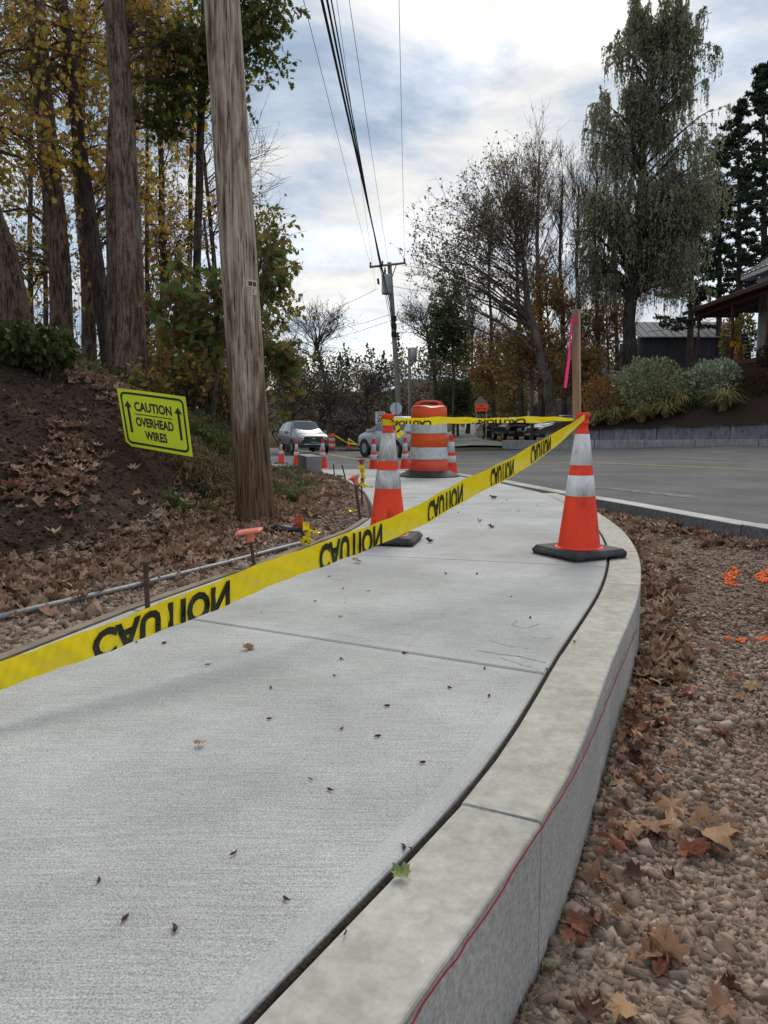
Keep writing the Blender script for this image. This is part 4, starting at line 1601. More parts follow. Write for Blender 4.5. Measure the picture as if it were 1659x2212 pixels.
def pblob(px, py, d, rx, ry, rd=None, w=1.0):
    """a cushion of crown given where the photograph shows it, its distance and its real depth"""
    c = at_d(px, py, d)
    k = d / FPX
    return (c, np.array((rx * k, rd if rd is not None else .7 * (rx + ry) * .5 * k, ry * k)), w)


def bark_tube(trunk, trr, sides=64, rings=150):
    """near trunk: furrowed bark, knots and root flare as real relief"""
    P = cr(trunk, rings)
    r = np.interp(np.linspace(0, 1, rings), np.linspace(0, 1, len(trr)), trr)
    s = np.r_[0, np.cumsum(np.linalg.norm(np.diff(P, axis=0), axis=1))]
    T = unit(np.gradient(P, axis=0))
    U = unit(np.cross(T, np.array((0, 1.0, 0))))
    W = np.cross(T, U)
    a = np.arange(sides) * 2 * math.pi / sides
    A, S = np.meshgrid(a, s)
    ph = rng.uniform(0, 6.28, 8)
    warp = .55 * np.sin(S * 3.1 + ph[0] + np.sin(A * 2)) + .3 * np.sin(S * 7.7 + ph[1] + 2 * np.cos(A * 3)) + .25 * np.sin(S * 17 + ph[2] + 3 * np.sin(A * 5))
    ridge = np.abs(np.sin(A * 8 + warp * 1.5 + ph[3])) * .6 + np.abs(np.sin(A * 13 + warp * 2.6 + S * .8 + ph[4])) * .4
    brk = .5 + .5 * np.sin(S * 23 + 4 * np.sin(A * 6 + ph[5]) + 3 * np.sin(A * 3))
    k = 1 + .12 * (ridge - .5) - .022 * brk + .03 * np.sin(A * 2 + S * .9 + ph[6]) + rng.normal(size=A.shape) * .008
    k += .55 * np.exp(-S / .16) * (.45 + .55 * np.maximum(0, np.sin(A * 2.5 + ph[7])) ** 1.5)      # roots
    for _ in range(4):          # knots
        ka, ks = rng.uniform(3.6, 5.8), rng.uniform(.6, s[-1])
        k += .16 * np.exp(-(((np.angle(np.exp(1j * (A - ka)))) / .22) ** 2 + ((S - ks) / .06) ** 2))
    V = P[:, None] + (r[:, None] * k)[:, :, None] * (U[:, None] * np.cos(a)[None, :, None] + W[:, None] * np.sin(a)[None, :, None])
    i = np.arange(rings * sides).reshape(rings, sides)
    F = np.stack([i[:-1], np.roll(i[:-1], -1, 1), np.roll(i[1:], -1, 1), i[1:]], -1).reshape(-1, 4)
    return V.reshape(-1, 3), F


def grow(trunk, r0, r1, blobs, nb, ns=5, nt=4, up=.25, subl=1.2, twl=.5, rise=.5, attach=(.2, 1.0), br=.42, kink=.02, tw_up=.15, min_r=.004, dirs_out=.5, rough_bark=False):
    tr = cr(trunk, 14)
    L = np.linalg.norm(tr[-1] - tr[0])
    tr[1:-1] += rng.normal(size=(12, 3)) * np.array((1, 1, .2)) * r0 * .10
    trr = np.linspace(0, 1, 14)
    trr = r0 + (r1 - r0) * trr
    trr[0] *= 1.22
    w = np.array([b[2] for b in blobs], float)
    pick = rng.choice(len(blobs), nb, p=w / w.sum())
    C = np.array([b[0] for b in blobs])[pick]
    R = np.array([b[1] for b in blobs])[pick]
    tg = C + R * rand_unit(nb) * (rng.random((nb, 1)) ** .45)
    # where each limb leaves the trunk
    zt = np.maximum.accumulate(tr[:, 2] + np.arange(len(tr)) * 1e-4)
    hd = np.linalg.norm(tg[:, :2] - np.stack([np.interp(tg[:, 2], zt, tr[:, i]) for i in (0, 1)], -1), axis=1)
    za = tg[:, 2] - rise * hd - rng.random(nb) * .08 * L
    za = np.clip(za, tr[0, 2] + attach[0] * (tr[-1, 2] - tr[0, 2]), tr[0, 2] + attach[1] * (tr[-1, 2] - tr[0, 2]))
    A = np.stack([np.interp(za, zt, tr[:, i]) for i in range(3)], -1)
    ra = np.interp(za, zt, trr)
    ln = np.linalg.norm(tg - A, axis=1)
    ctrl = A + (tg - A) * .45 + np.array((0, 0, 1)) * (ln * up)[:, None] + rand_unit(nb) * (ln * .10)[:, None]
    B = wiggle(bez(A, ctrl, tg, 9), (ln * kink)[:, None, None])
    rb = np.clip(ra * br * (ln / (ln.max() + 1e-6)) ** .6, min_r * 2, None)
    Rb = rb[:, None] * np.linspace(1, .16, 9)[None] ** 1.1
    Rb = np.maximum(Rb, min_r)
    parts = [bark_tube(trunk, trr)] if rough_bark else [tubes(tr[None], trr[None], 18)]
    limbs = [tubes(B, Rb, 6)]
    S = T = None
    if ns:
        k = np.repeat(np.arange(nb), ns)
        t = .22 + .78 * rng.random(len(k)) ** .8
        p, tan = on_poly(B[k], t)
        d = unit(tan * .8 + rand_unit(len(k)) * .85 + np.array((0, 0, tw_up)))
        l = subl * rng.uniform(.45, 1.2, len(k)) * (1.15 - .5 * t)
        e = p + d * l[:, None] + np.array((0, 0, tw_up)) * (l * .4)[:, None]
        S = wiggle(bez(p, p + d * (l * .5)[:, None] + rand_unit(len(k)) * (l * .08)[:, None], e, 5), (l * .03)[:, None, None])
        rs = np.clip(.4 * np.interp(t, [0, 1], [1, .2]) * rb[k], min_r * 1.2, .03)
        limbs.append(tubes(S, np.maximum(rs[:, None] * np.linspace(1, .3, 5)[None], min_r * .8), 4))
        if nt:
            k2 = np.repeat(np.arange(len(S)), nt)
            t2 = .15 + .85 * rng.random(len(k2))
            p, tan = on_poly(S[k2], t2)
            d = unit(tan * .7 + rand_unit(len(k2)) * .9 + np.array((0, 0, tw_up)))
            l = twl * rng.uniform(.4, 1.25, len(k2))
            e = p + d * l[:, None]
            T = wiggle(bez(p, p + d * (l * .5)[:, None] + rand_unit(len(k2)) * (l * .12)[:, None], e, 4), (l * .03)[:, None, None])
            limbs.append(tubes(T, np.full((len(T), 4), min_r * .75) * np.linspace(1, .6, 4)[None], 3))
    return tr, B, S, T, parts, limbs


def build_tree(name, label, grown, bark_m, leaf_parts, group=None, cat='tree', crown='crown'):
    tr, B, S, T, parts, limbs = grown
    t = thing(name, label, cat, tr[0], group)
    V, F = join(parts)
    mk('trunk', V, F, bark_m, t, world=True, smooth=True)
    V, F = join(limbs)
    mk('branches', V, F, bark_m, t, world=True, smooth=True)
    for V, F, m_ in leaf_parts:
        mk(crown, V, F, m_, t, world=True)
    return t


def leaves_on(T, nl, size, shape, flat=.0, spread=.06, droop=.0, tmin=.15, keep=1.0):
    k = np.repeat(np.arange(len(T)), nl)
    if keep < 1:
        k = k[rng.random(len(k)) < keep]
    p, tan = on_poly(T[k], tmin + (1 - tmin) * rng.random(len(k)))
    d = unit(tan * .4 + rand_unit(len(k)) + np.array((0, 0, -droop)))
    sz = size * rng.uniform(.6, 1.25, len(k))
    return leaf_mesh(p + rand_unit(len(k)) * spread + d * sz[:, None] * .4, sz, shape, d, flat)


M['bark_brown'] = bark('furrowed_brown_bark', (.25, .18, .135), (.062, .043, .032), 10)
M['bark_grey'] = bark('grey_ridged_bark', (.30, .228, .178), (.10, .073, .056), 11)
M['bark_dark'] = bark('dark_bark', (.15, .12, .096), (.055, .044, .036), 8)
M['bark_far'] = bark('grey_brown_bark', (.17, .14, .118), (.075, .063, .054), 3)
M['bark_willow'] = bark('willow_bark', (.10, .085, .073), (.04, .034, .03), 3)
M['lf_gold'] = island('golden_maple_leaves', [(.52, .33, .06), (.62, .42, .08), (.38, .24, .055), (.44, .38, .09), (.60, .34, .08), (.30, .26, .06),
                                              (.48, .21, .07), (.36, .34, .08), (.24, .22, .055)], transl=.6, rough=.6)
M['lf_rust'] = island('rusty_leaves', [(.38, .17, .06), (.48, .22, .07), (.27, .13, .05), (.42, .25, .07), (.22, .12, .05)], transl=.5, rough=.6)
M['lf_oak'] = island('dark_green_oak_leaves', [(.07, .11, .022), (.11, .155, .03), (.05, .08, .018), (.15, .175, .035), (.19, .16, .04), (.08, .125, .025)],
                     transl=.4, rough=.5)
M['lf_sap'] = island('green_and_russet_oak_leaves', [(.10, .145, .04), (.075, .12, .032), (.13, .17, .05), (.22, .13, .05), (.09, .14, .036),
                                                      (.25, .18, .06), (.12, .155, .045), (.27, .09, .05)], transl=.38, rough=.5)
M['lf_olive'] = island('olive_leaves', [(.19, .20, .05), (.27, .25, .07), (.14, .15, .04), (.33, .27, .07), (.24, .17, .05)], transl=.45, rough=.6)
M['lf_willow'] = island('willow_leaves', [(.37, .385, .24), (.30, .315, .195), (.45, .455, .28), (.24, .255, .16), (.41, .39, .225)], transl=.45, rough=.6)
M['lf_sparse'] = island('dull_autumn_leaves', [(.20, .17, .105), (.15, .13, .08), (.25, .19, .10), (.19, .18, .10), (.28, .19, .085)], transl=.35, rough=.6)
M['lf_amber'] = island('amber_understory_leaves', [(.36, .20, .06), (.43, .25, .07), (.27, .155, .055), (.31, .22, .08), (.21, .13, .055), (.39, .18, .06)],
                       transl=.45, rough=.6)
M['lf_green'] = island('dark_green_leaves', [(.075, .11, .036), (.055, .085, .027), (.10, .13, .045), (.045, .07, .024)], transl=.3, rough=.6)
M['lf_pine'] = island('pine_needles', [(.05, .08, .046), (.068, .10, .056), (.038, .062, .038), (.08, .11, .06)], transl=.1, rough=.6)


def bank_pt(px, py, d):
    p = at_d(px, py, d)
    return np.array((p[0], p[1], float(bank_h(p[0], p[1])) - .08))


# ------------------------------------------------------------------ the trees on the bank
LW = 'trees on the bank'
# big straight grey trunk by the sign
p0 = bank_pt(283, 800, 8.7)
g = grow([p0, at_d(283, 640, 8.75), at_d(273, 380, 8.8), at_d(258, 160, 8.85), at_d(247, -30, 8.9), at_d(238, -420, 9)], .155, .085,
         [pblob(330, 60, 9.6, 150, 160, 1.2), pblob(180, -60, 10, 200, 160, 1.5), pblob(430, 120, 9.4, 70, 80, .8, .5)], 34, 6, 4, subl=.9, twl=.4,
         attach=(.45, 1), rise=.15, br=.2, min_r=.0035, rough_bark=True)
V, F = leaves_on(g[3], 4, .08, MAPLE, droop=.5, keep=.62)
build_tree('maple_tree', 'tall straight grey-barked tree with knots, closest to the caution sign', g, M['bark_grey'], [(V, F, M['lf_gold'])], LW)
# dark companion trunk pressed against it
p0 = bank_pt(252, 770, 9.4)
g = grow([p0, at_d(246, 560, 9.45), at_d(243, 330, 9.5), at_d(262, 120, 9.6), at_d(300, -80, 9.8)], .10, .05,
         [pblob(360, 250, 10, 110, 120, 1.0), pblob(300, 60, 10.2, 120, 100, 1.2)], 16, 5, 4, subl=.8, twl=.4, attach=(.4, 1), rise=.1, br=.25, min_r=.0035, rough_bark=True)
V, F = leaves_on(g[3], 4, .075, MAPLE, droop=.5, keep=.62)
build_tree('maple_tree', 'dark mossy trunk standing close behind the tall grey-barked tree', g, M['bark_brown'], [(V, F, M['lf_gold'])], LW)
# leaning slender trunk
p0 = bank_pt(243, 757, 10.6)
g = grow([p0, at_d(212, 600, 10.7), at_d(190, 450, 10.8), at_d(168, 280, 10.9), at_d(150, 120, 11), at_d(128, -60, 11.1), at_d(110, -250, 11.2)], .115, .055,
         [pblob(150, 200, 11.4, 160, 170, 1.3), pblob(200, 420, 11.2, 120, 130, 1.0), pblob(60, 50, 11.6, 150, 120, 1.3)], 36, 6, 4, subl=.9, twl=.42,
         attach=(.25, 1), rise=.2, br=.3, min_r=.0038, rough_bark=True)
V, F = leaves_on(g[3], 5, .08, MAPLE, droop=.5, keep=.58)
build_tree('maple_tree', 'slender dark trunk leaning away to one side among golden leaves', g, M['bark_dark'], [(V, F, M['lf_gold'])], LW)
# furrowed brown trunk, split at the foot
p0 = bank_pt(132, 728, 10.2)
g = grow([p0, at_d(128, 560, 10.2), at_d(112, 400, 10.25), at_d(96, 240, 10.3), at_d(84, 90, 10.35), at_d(72, -60, 10.4), at_d(60, -250, 10.5)], .14, .09,
         [pblob(60, 300, 10.8, 120, 220, 1.2), pblob(130, 60, 11, 160, 150, 1.3), pblob(20, 560, 10.8, 90, 110, 1)], 34, 6, 4, subl=.9, twl=.42, attach=(.2, 1),
         rise=.1, br=.25, min_r=.0036, rough_bark=True)
V, F = leaves_on(g[3], 4, .075, MAPLE, droop=.5, keep=.62)
t_ = build_tree('maple_tree', 'deeply furrowed brown trunk with a broken streak at its foot', g, M['bark_brown'], [(V, F, M['lf_gold'])], LW)
# trunk behind it
p0 = bank_pt(190, 742, 12.2)
g = grow([p0, at_d(186, 560, 12.3), at_d(170, 380, 12.4), at_d(172, 200, 12.5), at_d(178, 0, 12.6), at_d(182, -200, 12.7)], .115, .06,
         [pblob(230, 300, 13, 170, 220, 1.5), pblob(330, 480, 13, 90, 150, 1.3), pblob(190, 100, 13, 170, 120, 1.5)], 36, 6, 5, subl=1.0, twl=.45,
         attach=(.2, 1), rise=.1, br=.28, min_r=.004, rough_bark=True)
V, F = leaves_on(g[3], 4, .08, MAPLE, droop=.5, keep=.58)
build_tree('maple_tree', 'shaded brown trunk between the furrowed trunk and the leaning one', g, M['bark_brown'], [(V, F, M['lf_gold'])], LW)
# leaning trunk at the picture edge with a big bough
p0 = bank_pt(34, 690, 9.0)
g = grow([p0, at_d(24, 620, 9.0), at_d(4, 540, 9.0), at_d(-40, 420, 9.0), at_d(-110, 200, 9.0)], .165, .11,
         [pblob(40, 330, 9.4, 110, 130, .8), pblob(60, 150, 9.6, 130, 120, .9)], 15, 5, 4, subl=.9, twl=.42, attach=(.55, 1), rise=-.1, br=.4, min_r=.0035, rough_bark=True)
V, F = leaves_on(g[3], 3, .08, MAPLE, droop=.5, keep=.8)
build_tree('maple_tree', 'thick trunk leaning out past the leafy hedge', g, M['bark_brown'], [(V, F, M['lf_gold'])], LW)
# thin straight stems
for px0, py0, d_, px1, r_, lab, bl, mt, keep in (
        (352, 790, 13.5, 345, .075, 'thin upright stem seen between the grey tree and the pole',
         [pblob(350, 330, 13.5, 80, 260, 1), pblob(400, 520, 13, 60, 160, 1)], 'lf_gold', .8),
        (96, 720, 14.5, 92, .05, 'pencil-thin stem rising behind the furrowed trunk', [pblob(80, 420, 14.5, 100, 220, 1.2)], 'lf_olive', .9),
        (60, 705, 15.5, 66, .06, 'far thin stem above the hedge', [pblob(40, 560, 15.5, 100, 130, 1.5), pblob(60, 250, 15.5, 100, 200, 1.5)], 'lf_olive', .8),
        (400, 800, 15.0, 415, .06, 'thin stem half hidden by the pole and its brush', [pblob(390, 600, 15, 70, 150, 1.2), pblob(420, 350, 15, 50, 150, 1)], 'lf_rust', .7),
        (312, 800, 14.2, 318, .05, 'small upright stem behind the grey tree base', [pblob(320, 560, 14, 70, 170, 1.0)], 'lf_rust', .8)):
    p0 = bank_pt(px0, py0, d_)
    g = grow([p0, at_d((px0 + px1) / 2 + 3, 500, d_), at_d(px1, 200, d_), at_d(px1 - 6, -100, d_)], r_, r_ * .4, bl, 18, 5, 4, subl=.8, twl=.4, attach=(.1, 1), rise=.3, br=.35,
             min_r=.0042)
    V, F = leaves_on(g[3], 4, .075, DIAMOND * 1.2, droop=.4, keep=keep * .6)
    build_tree('sapling', lab, g, M['bark_dark'], [(V, F, M[mt])], LW)
# dark green oak boughs reaching past the pole
p0 = bank_pt(420, 830, 11.0)
g = grow([p0, at_d(425, 600, 10.6), at_d(432, 330, 10.0), at_d(440, 100, 9.6), at_d(446, -150, 9.4)], .06, .04,
         [pblob(560, 80, 8.8, 80, 100, .7, 1.1), pblob(585, 20, 8.8, 55, 90, .6, 1.0), pblob(400, 120, 9.4, 70, 90, .7, .7), pblob(330, 210, 9.8, 60, 60, .5, .4)], 34, 6, 5, subl=.5, twl=.26,
         attach=(.5, 1), rise=.0, br=.3, min_r=.0032, up=.12)
V, F = leaves_on(g[3], 5, .085, OAK, droop=.7, spread=.03)
build_tree('oak_tree', 'oak with dark green leaves hanging past the pole into the sky', g, M['bark_dark'], [(V, F, M['lf_oak'])], LW)
# bare curved twigs behind the pole
p0 = bank_pt(470, 830, 15)
g = grow([p0, at_d(468, 650, 15), at_d(455, 480, 15), at_d(440, 330, 15)], .07, .03,
         [pblob(430, 320, 15, 90, 110, 1.2), pblob(560, 360, 15, 40, 80, .8), pblob(470, 480, 15, 90, 100, 1.2)], 24, 6, 4, subl=.9, twl=.5, attach=(.2, 1),
         rise=.2, br=.5, min_r=.0042, tw_up=.4)
build_tree('bare_tree', 'leafless thin tree with arching twigs behind the pole', g, M['bark_dark'], [], LW)
# oak sapling with broad leaves round the pole
for (px0, py0, d_, tp, bl, nb_, lab, ls) in (
        (455, 850, 8.2, [(470, 700), (450, 560), (440, 470)], [pblob(440, 620, 8.2, 60, 110, .5), pblob(490, 720, 8.3, 70, 90, .5), pblob(410, 700, 8.2, 60, 80, .5)], 26,
         'oak sapling with green and russet leaves in front of the bushes', .14),
        (560, 840, 9.0, [(562, 740), (565, 640), (575, 560)], [pblob(590, 700, 9, 40, 100, .5), pblob(600, 790, 9, 38, 60, .5), pblob(580, 580, 9.3, 25, 60, .4)], 20,
         'broad-leaved sapling showing on the road side of the pole', .13)):
    p0 = bank_pt(px0, py0, d_)
    g = grow([p0] + [at_d(x, y, d_) for x, y in tp], .025, .012, bl, nb_, 4, 3, subl=.35, twl=.2, attach=(.1, 1), rise=.5, br=.5, min_r=.003)
    V, F = leaves_on(g[3], 3, ls, OAK, droop=.5, spread=.03, flat=.5)
    build_tree('oak_sapling', lab, g, M['bark_dark'], [(V, F, M['lf_sap'])], LW)
p0 = bank_pt(560, 800, 12)
g = grow([p0, at_d(560, 680, 12), at_d(555, 560, 12), at_d(553, 490, 12)], .05, .02, [pblob(580, 560, 12, 38, 90, .8), pblob(560, 690, 12, 55, 80, .8)], 20, 5, 4, subl=.5, twl=.3,
         attach=(.1, 1), rise=.3, br=.5, min_r=.004, up=.1)
V, F = leaves_on(g[3], 4, .085, DIAMOND * 1.3, droop=.8, spread=.03)
build_tree('small_tree', 'small olive-leaved tree peeking out behind the pole', g, M['bark_dark'], [(V, F, M['lf_olive'])], LW)

# brush and thicket filling the wood's edge
brush_parts = []
for (px_, py_, d_, rx, ry, n_) in ((400, 770, 9.5, 80, 90, 220), (360, 700, 12, 90, 130, 200), (470, 800, 9.8, 60, 80, 160), (120, 640, 15, 170, 110, 160), (330, 820, 8.8, 40, 40, 90)):
    c, R, _ = pblob(px_, py_, d_, rx, ry, .8)
    e_ = c + R * rand_unit(n_) * rng.random((n_, 1)) ** .4
    s_ = e_.copy()
    s_[:, 2] = bank_h(s_[:, 0], s_[:, 1])
    s_[:, 0] += rng.normal(size=n_) * .25
    P = wiggle(bez(s_, (s_ + e_) / 2 + rand_unit(n_) * .15, e_, 6), .02)
    brush_parts.append((P, d_))
th = thing('thicket', 'tangled brown and green brush under the trees beside the sign', 'thicket', bank_pt(400, 830, 9.5))
V, F = join([tubes(P, np.full(P.shape[:2], .0045) * np.linspace(1, .5, 6)[None], 3) for P, _ in brush_parts])
mk('stems', V, F, M['bark_dark'], th, world=True)
V, F = [], []
allp = np.concatenate([P for P, _ in brush_parts])
for m_, nl, sz in (('lf_olive', 4, .07), ('lf_rust', 3, .055), ('lf_sap', 2, .085)):
    v_, f_ = leaves_on(allp, nl, sz, DIAMOND * 1.2, spread=.07, droop=.3, tmin=.3)
    mk('foliage', v_, f_, M[m_], th, world=True)

# ------------------------------------------------------------------ far side trees
RW = 'trees across the road'


def gp(px, d):
    p = at_d(px, 900, d)
    return np.array((p[0], d, float(ground_h(p[0], d)) - .1))


def bedp(px, py, d):
    return at_d(px, py, d)


# big spreading tree with thin leaves, limbs sweeping towards the poles
D = 44
g = grow([at_d(1192, 905, D), at_d(1180, 820, D), at_d(1160, 740, D), at_d(1140, 660, D), at_d(1130, 560, D)], .34, .13,
         [pblob(960, 520, D, 75, 110, 3, 1.2), pblob(1030, 430, D, 90, 80, 3, 1.3), pblob(1110, 380, D, 70, 70, 2.5, .9), pblob(1060, 560, D, 110, 110, 3, 1.2),
          pblob(930, 600, D, 60, 50, 2, .8), pblob(895, 540, D, 45, 50, 2, .8), pblob(1170, 480, D, 60, 120, 2.5, .9)], 84, 8, 6, subl=1.9, twl=.75, attach=(.25, 1), rise=.55, br=.34, min_r=.010, up=.12, tw_up=.25)
V, F = leaves_on(g[3], 5, .15, DIAMOND * 1.2, spread=.12, droop=.5, keep=.34)
build_tree('spreading_tree', 'wide spreading tree with thin dull leaves, limbs sweeping towards the far pole', g, M['bark_far'], [(V, F, M['lf_sparse'])], RW)
# row of nearly bare upright trees
for px_, top, d_, r_, lab in ((1165, 250, 52, .26, 'bare upright tree just behind the spreading tree'), (1215, 290, 54, .22, 'bare upright tree beside the willow, tallest twigs thin'),
                              (1250, 330, 50, .22, 'bare upright tree behind the wooden stake'), (1290, 300, 53, .2, 'bare tree overlapped by the hanging willow'),
                              (1120, 300, 55, .22, 'bare upright tree above the spreading crown'), (1060, 400, 56, .18, 'bare upright tree behind the sweeping limbs'),
                              (1330, 330, 56, .2, 'bare upright tree seen through the willow strands')):
    g = grow([gp(px_ + 6, d_) + np.array((0, 0, 1)), at_d(px_ + 2, 720, d_), at_d(px_ - 4, 560, d_), at_d(px_, top + 90, d_)], r_, .06,
             [pblob(px_ - 10, top + 90, d_, 40, 70, 1.8), pblob(px_ + 5, top + 220, d_, 62, 110, 2.4), pblob(px_, top + 380, d_, 62, 110, 2.4)], 34, 7, 5, subl=1.7, twl=.9,
             attach=(.25, 1), rise=1.2, br=.45, min_r=.011, up=.05, tw_up=.55)
    V, F = leaves_on(g[3], 1, .14, DIAMOND, spread=.1, keep=.16)
    build_tree('bare_tree', lab, g, M['bark_far'], [(V, F, M['lf_sparse'])], RW)

# amber and green understory
for px_, py_, d_, rx, ry, mt, nb_, lab in (
        (1145, 760, 46, 90, 70, 'lf_amber', 44, 'amber-leaved young maple under the spreading tree'),
        (1245, 800, 48, 80, 60, 'lf_amber', 36, 'amber-leaved young maple behind the wooden stake'),
        (1060, 800, 56, 55, 90, 'lf_amber', 36, 'amber-leaved tree by the orange road work sign'),
        (1180, 640, 50, 70, 70, 'lf_amber', 26, 'high amber foliage among the bare trunks'),
        (1310, 690, 52, 70, 80, 'lf_amber', 26, 'amber-leaved tree behind the willow trunk'),
        (975, 700, 60, 42, 90, 'lf_green', 46, 'dark green leafy tree right of the leaning pole'),
        (985, 850, 62, 36, 50, 'lf_green', 24, 'low dark green tree above the large drum'),
        (1110, 850, 60, 45, 45, 'lf_olive', 26, 'olive scrub tree above the parked cars')):
    base = gp(px_ + 5, d_)
    g = grow([base, at_d(px_ + 3, py_ + ry * .7, d_), at_d(px_, py_, d_), at_d(px_ - 3, py_ - ry * .6, d_)], .12, .04, [pblob(px_, py_, d_, rx, ry, 2.2)], nb_, 6, 5, subl=1.4,
             twl=.6, attach=(.25, 1), rise=.4, br=.5, min_r=.010, up=.1)
    V, F = leaves_on(g[3], 6 if mt == 'lf_green' else 5, .20, DIAMOND * 1.2, spread=.18, droop=.3, keep=1 if mt == 'lf_green' else .55)
    build_tree('understory_tree', lab, g, M['bark_far'], [(V, F, M[mt])], RW)

# trees along the leaning pole and in the middle distance
for px_, d_, r_, bl, ll, lab, mt in (
        (945, 64, .26, [pblob(925, 650, 64, 52, 60, 2.5), pblob(955, 720, 64, 50, 70, 2.5), pblob(885, 680, 64, 30, 40, 2)], .25, 'dark nearly bare tree behind the leaning pole', 'lf_sparse'),
        (715, 58, .24, [pblob(660, 690, 58, 40, 45, 2), pblob(735, 690, 58, 38, 35, 2), pblob(700, 750, 58, 60, 40, 2), pblob(640, 740, 58, 30, 40, 2)], .05,
         'crooked bare tree against the pale sky left of the leaning pole', 'lf_sparse'),
        (790, 62, .2, [pblob(770, 860, 62, 60, 45, 2.5), pblob(810, 830, 62, 40, 40, 2)], .1, 'low bare tree with spreading twigs behind the speed sign', 'lf_sparse'),
        (680, 50, .18, [pblob(660, 850, 50, 60, 45, 2.5), pblob(720, 860, 50, 50, 40, 2.5)], .1, 'bare thicket tree above the oncoming grey car', 'lf_sparse'),
        (620, 46, .18, [pblob(615, 800, 46, 30, 70, 2), pblob(640, 860, 46, 40, 40, 2)], .3, 'dark scrub tree just past the pole', 'lf_sparse'),
        (1010, 70, .2, [pblob(1010, 640, 70, 45, 80, 2.5), pblob(1030, 740, 70, 40, 60, 2)], .15, 'thin bare tree behind the dark green tree', 'lf_sparse')):
    p0 = gp(px_, d_)
    cxm = np.mean([b[0][0] for b in bl])
    topz = max(b[0][2] for b in bl)
    g = grow([p0, p0 * .6 + np.array((cxm, d_, topz)) * .4 + np.array((.2, 0, 0)), np.array((cxm, d_, topz * .8 + .2 * p0[2]))], r_, r_ * .35, bl, 34, 7, 5, subl=1.5, twl=.75,
             attach=(.3, 1), rise=.5, br=.6, min_r=.012, up=.1, tw_up=.15, kink=.045)
    V, F = leaves_on(g[3], 2, .18, DIAMOND, spread=.12, keep=max(ll, .02))
    build_tree('bare_tree', lab, g, M['bark_dark'], [(V, F, M[mt])], RW)

# ------------------------------------------------------------------ the weeping willow
D = 47
W_bl = [pblob(1425, 60, D, 95, 50, 2.8, .9), pblob(1330, 200, D, 60, 60, 2.6, .6), pblob(1500, 230, D, 75, 60, 3, .8), pblob(1420, 540, D, 90, 60, 3, .7), pblob(1540, 400, D, 40, 60, 2.5, .5), pblob(1430, 30, D, 80, 45, 2.5, .8), pblob(1350, 120, D, 60, 50, 2.5, .7), pblob(1510, 90, D, 62, 50, 2.5, .7), pblob(1400, 210, D, 115, 70, 3.2, 1.2),
        pblob(1330, 310, D, 70, 50, 3, .6), pblob(1500, 330, D, 70, 70, 3.2, .9), pblob(1290, 450, D, 55, 50, 2.6, .7), pblob(1500, 440, D, 75, 70, 3.2, 1.0),
        pblob(1400, 430, D, 100, 60, 3.2, .8), pblob(1285, 560, D, 55, 45, 2.6, .5), pblob(1510, 560, D, 55, 60, 2.6, .6)]
g = grow([at_d(1362, 800, D), at_d(1360, 690, D), at_d(1378, 560, D), at_d(1385, 400, D), at_d(1400, 240, D), at_d(1425, 90, D)], .42, .10, W_bl, 170, 5, 0, subl=1.5, attach=(.22, 1),
         rise=.7, br=.5, min_r=.014, up=.25)
src = np.concatenate([g[2], g[1][:, ::2]], 0) if g[1][:, ::2].shape[1] == 5 else g[2]
ns_ = 8200
k = rng.integers(0, len(src), ns_)
p, tan = on_poly(src[k], .3 + .7 * rng.random(ns_))
ln = rng.uniform(.5, 2.5, ns_) * np.interp(p[:, 2], [5, 12, 24], [.9, 1.2, .6])
outd = unit(np.c_[tan[:, :2] * .6 + rng.normal(size=(ns_, 2)) * .5, np.zeros(ns_)])
e_ = p + outd * (ln * .16)[:, None] - np.array((0, 0, 1)) * (ln * .95)[:, None]
c_ = p + outd * (ln * .22)[:, None] + np.array((0, 0, .05))
ST = wiggle(bez(p, c_, e_, 6), .03)
limbs = g[5] + [tubes(ST, np.full((ns_, 6), .008), 3)]
k = np.repeat(np.arange(ns_), 15)
pp, tan = on_poly(ST[k], rng.random(len(k)))
d_ = unit(tan * .7 + rand_unit(len(k)) * .55)
V, F = leaf_mesh(pp + rand_unit(len(k)) * .05, rng.uniform(.13, .27, len(k)), LONG * np.array((1.5, 1)), d_)
build_tree('willow_tree', 'tall weeping willow with grey-green hanging foliage above the planted bed', (g[0], g[1], g[2], g[3], g[4], limbs), M['bark_willow'],
           [(V, F, M['lf_willow'])], RW)


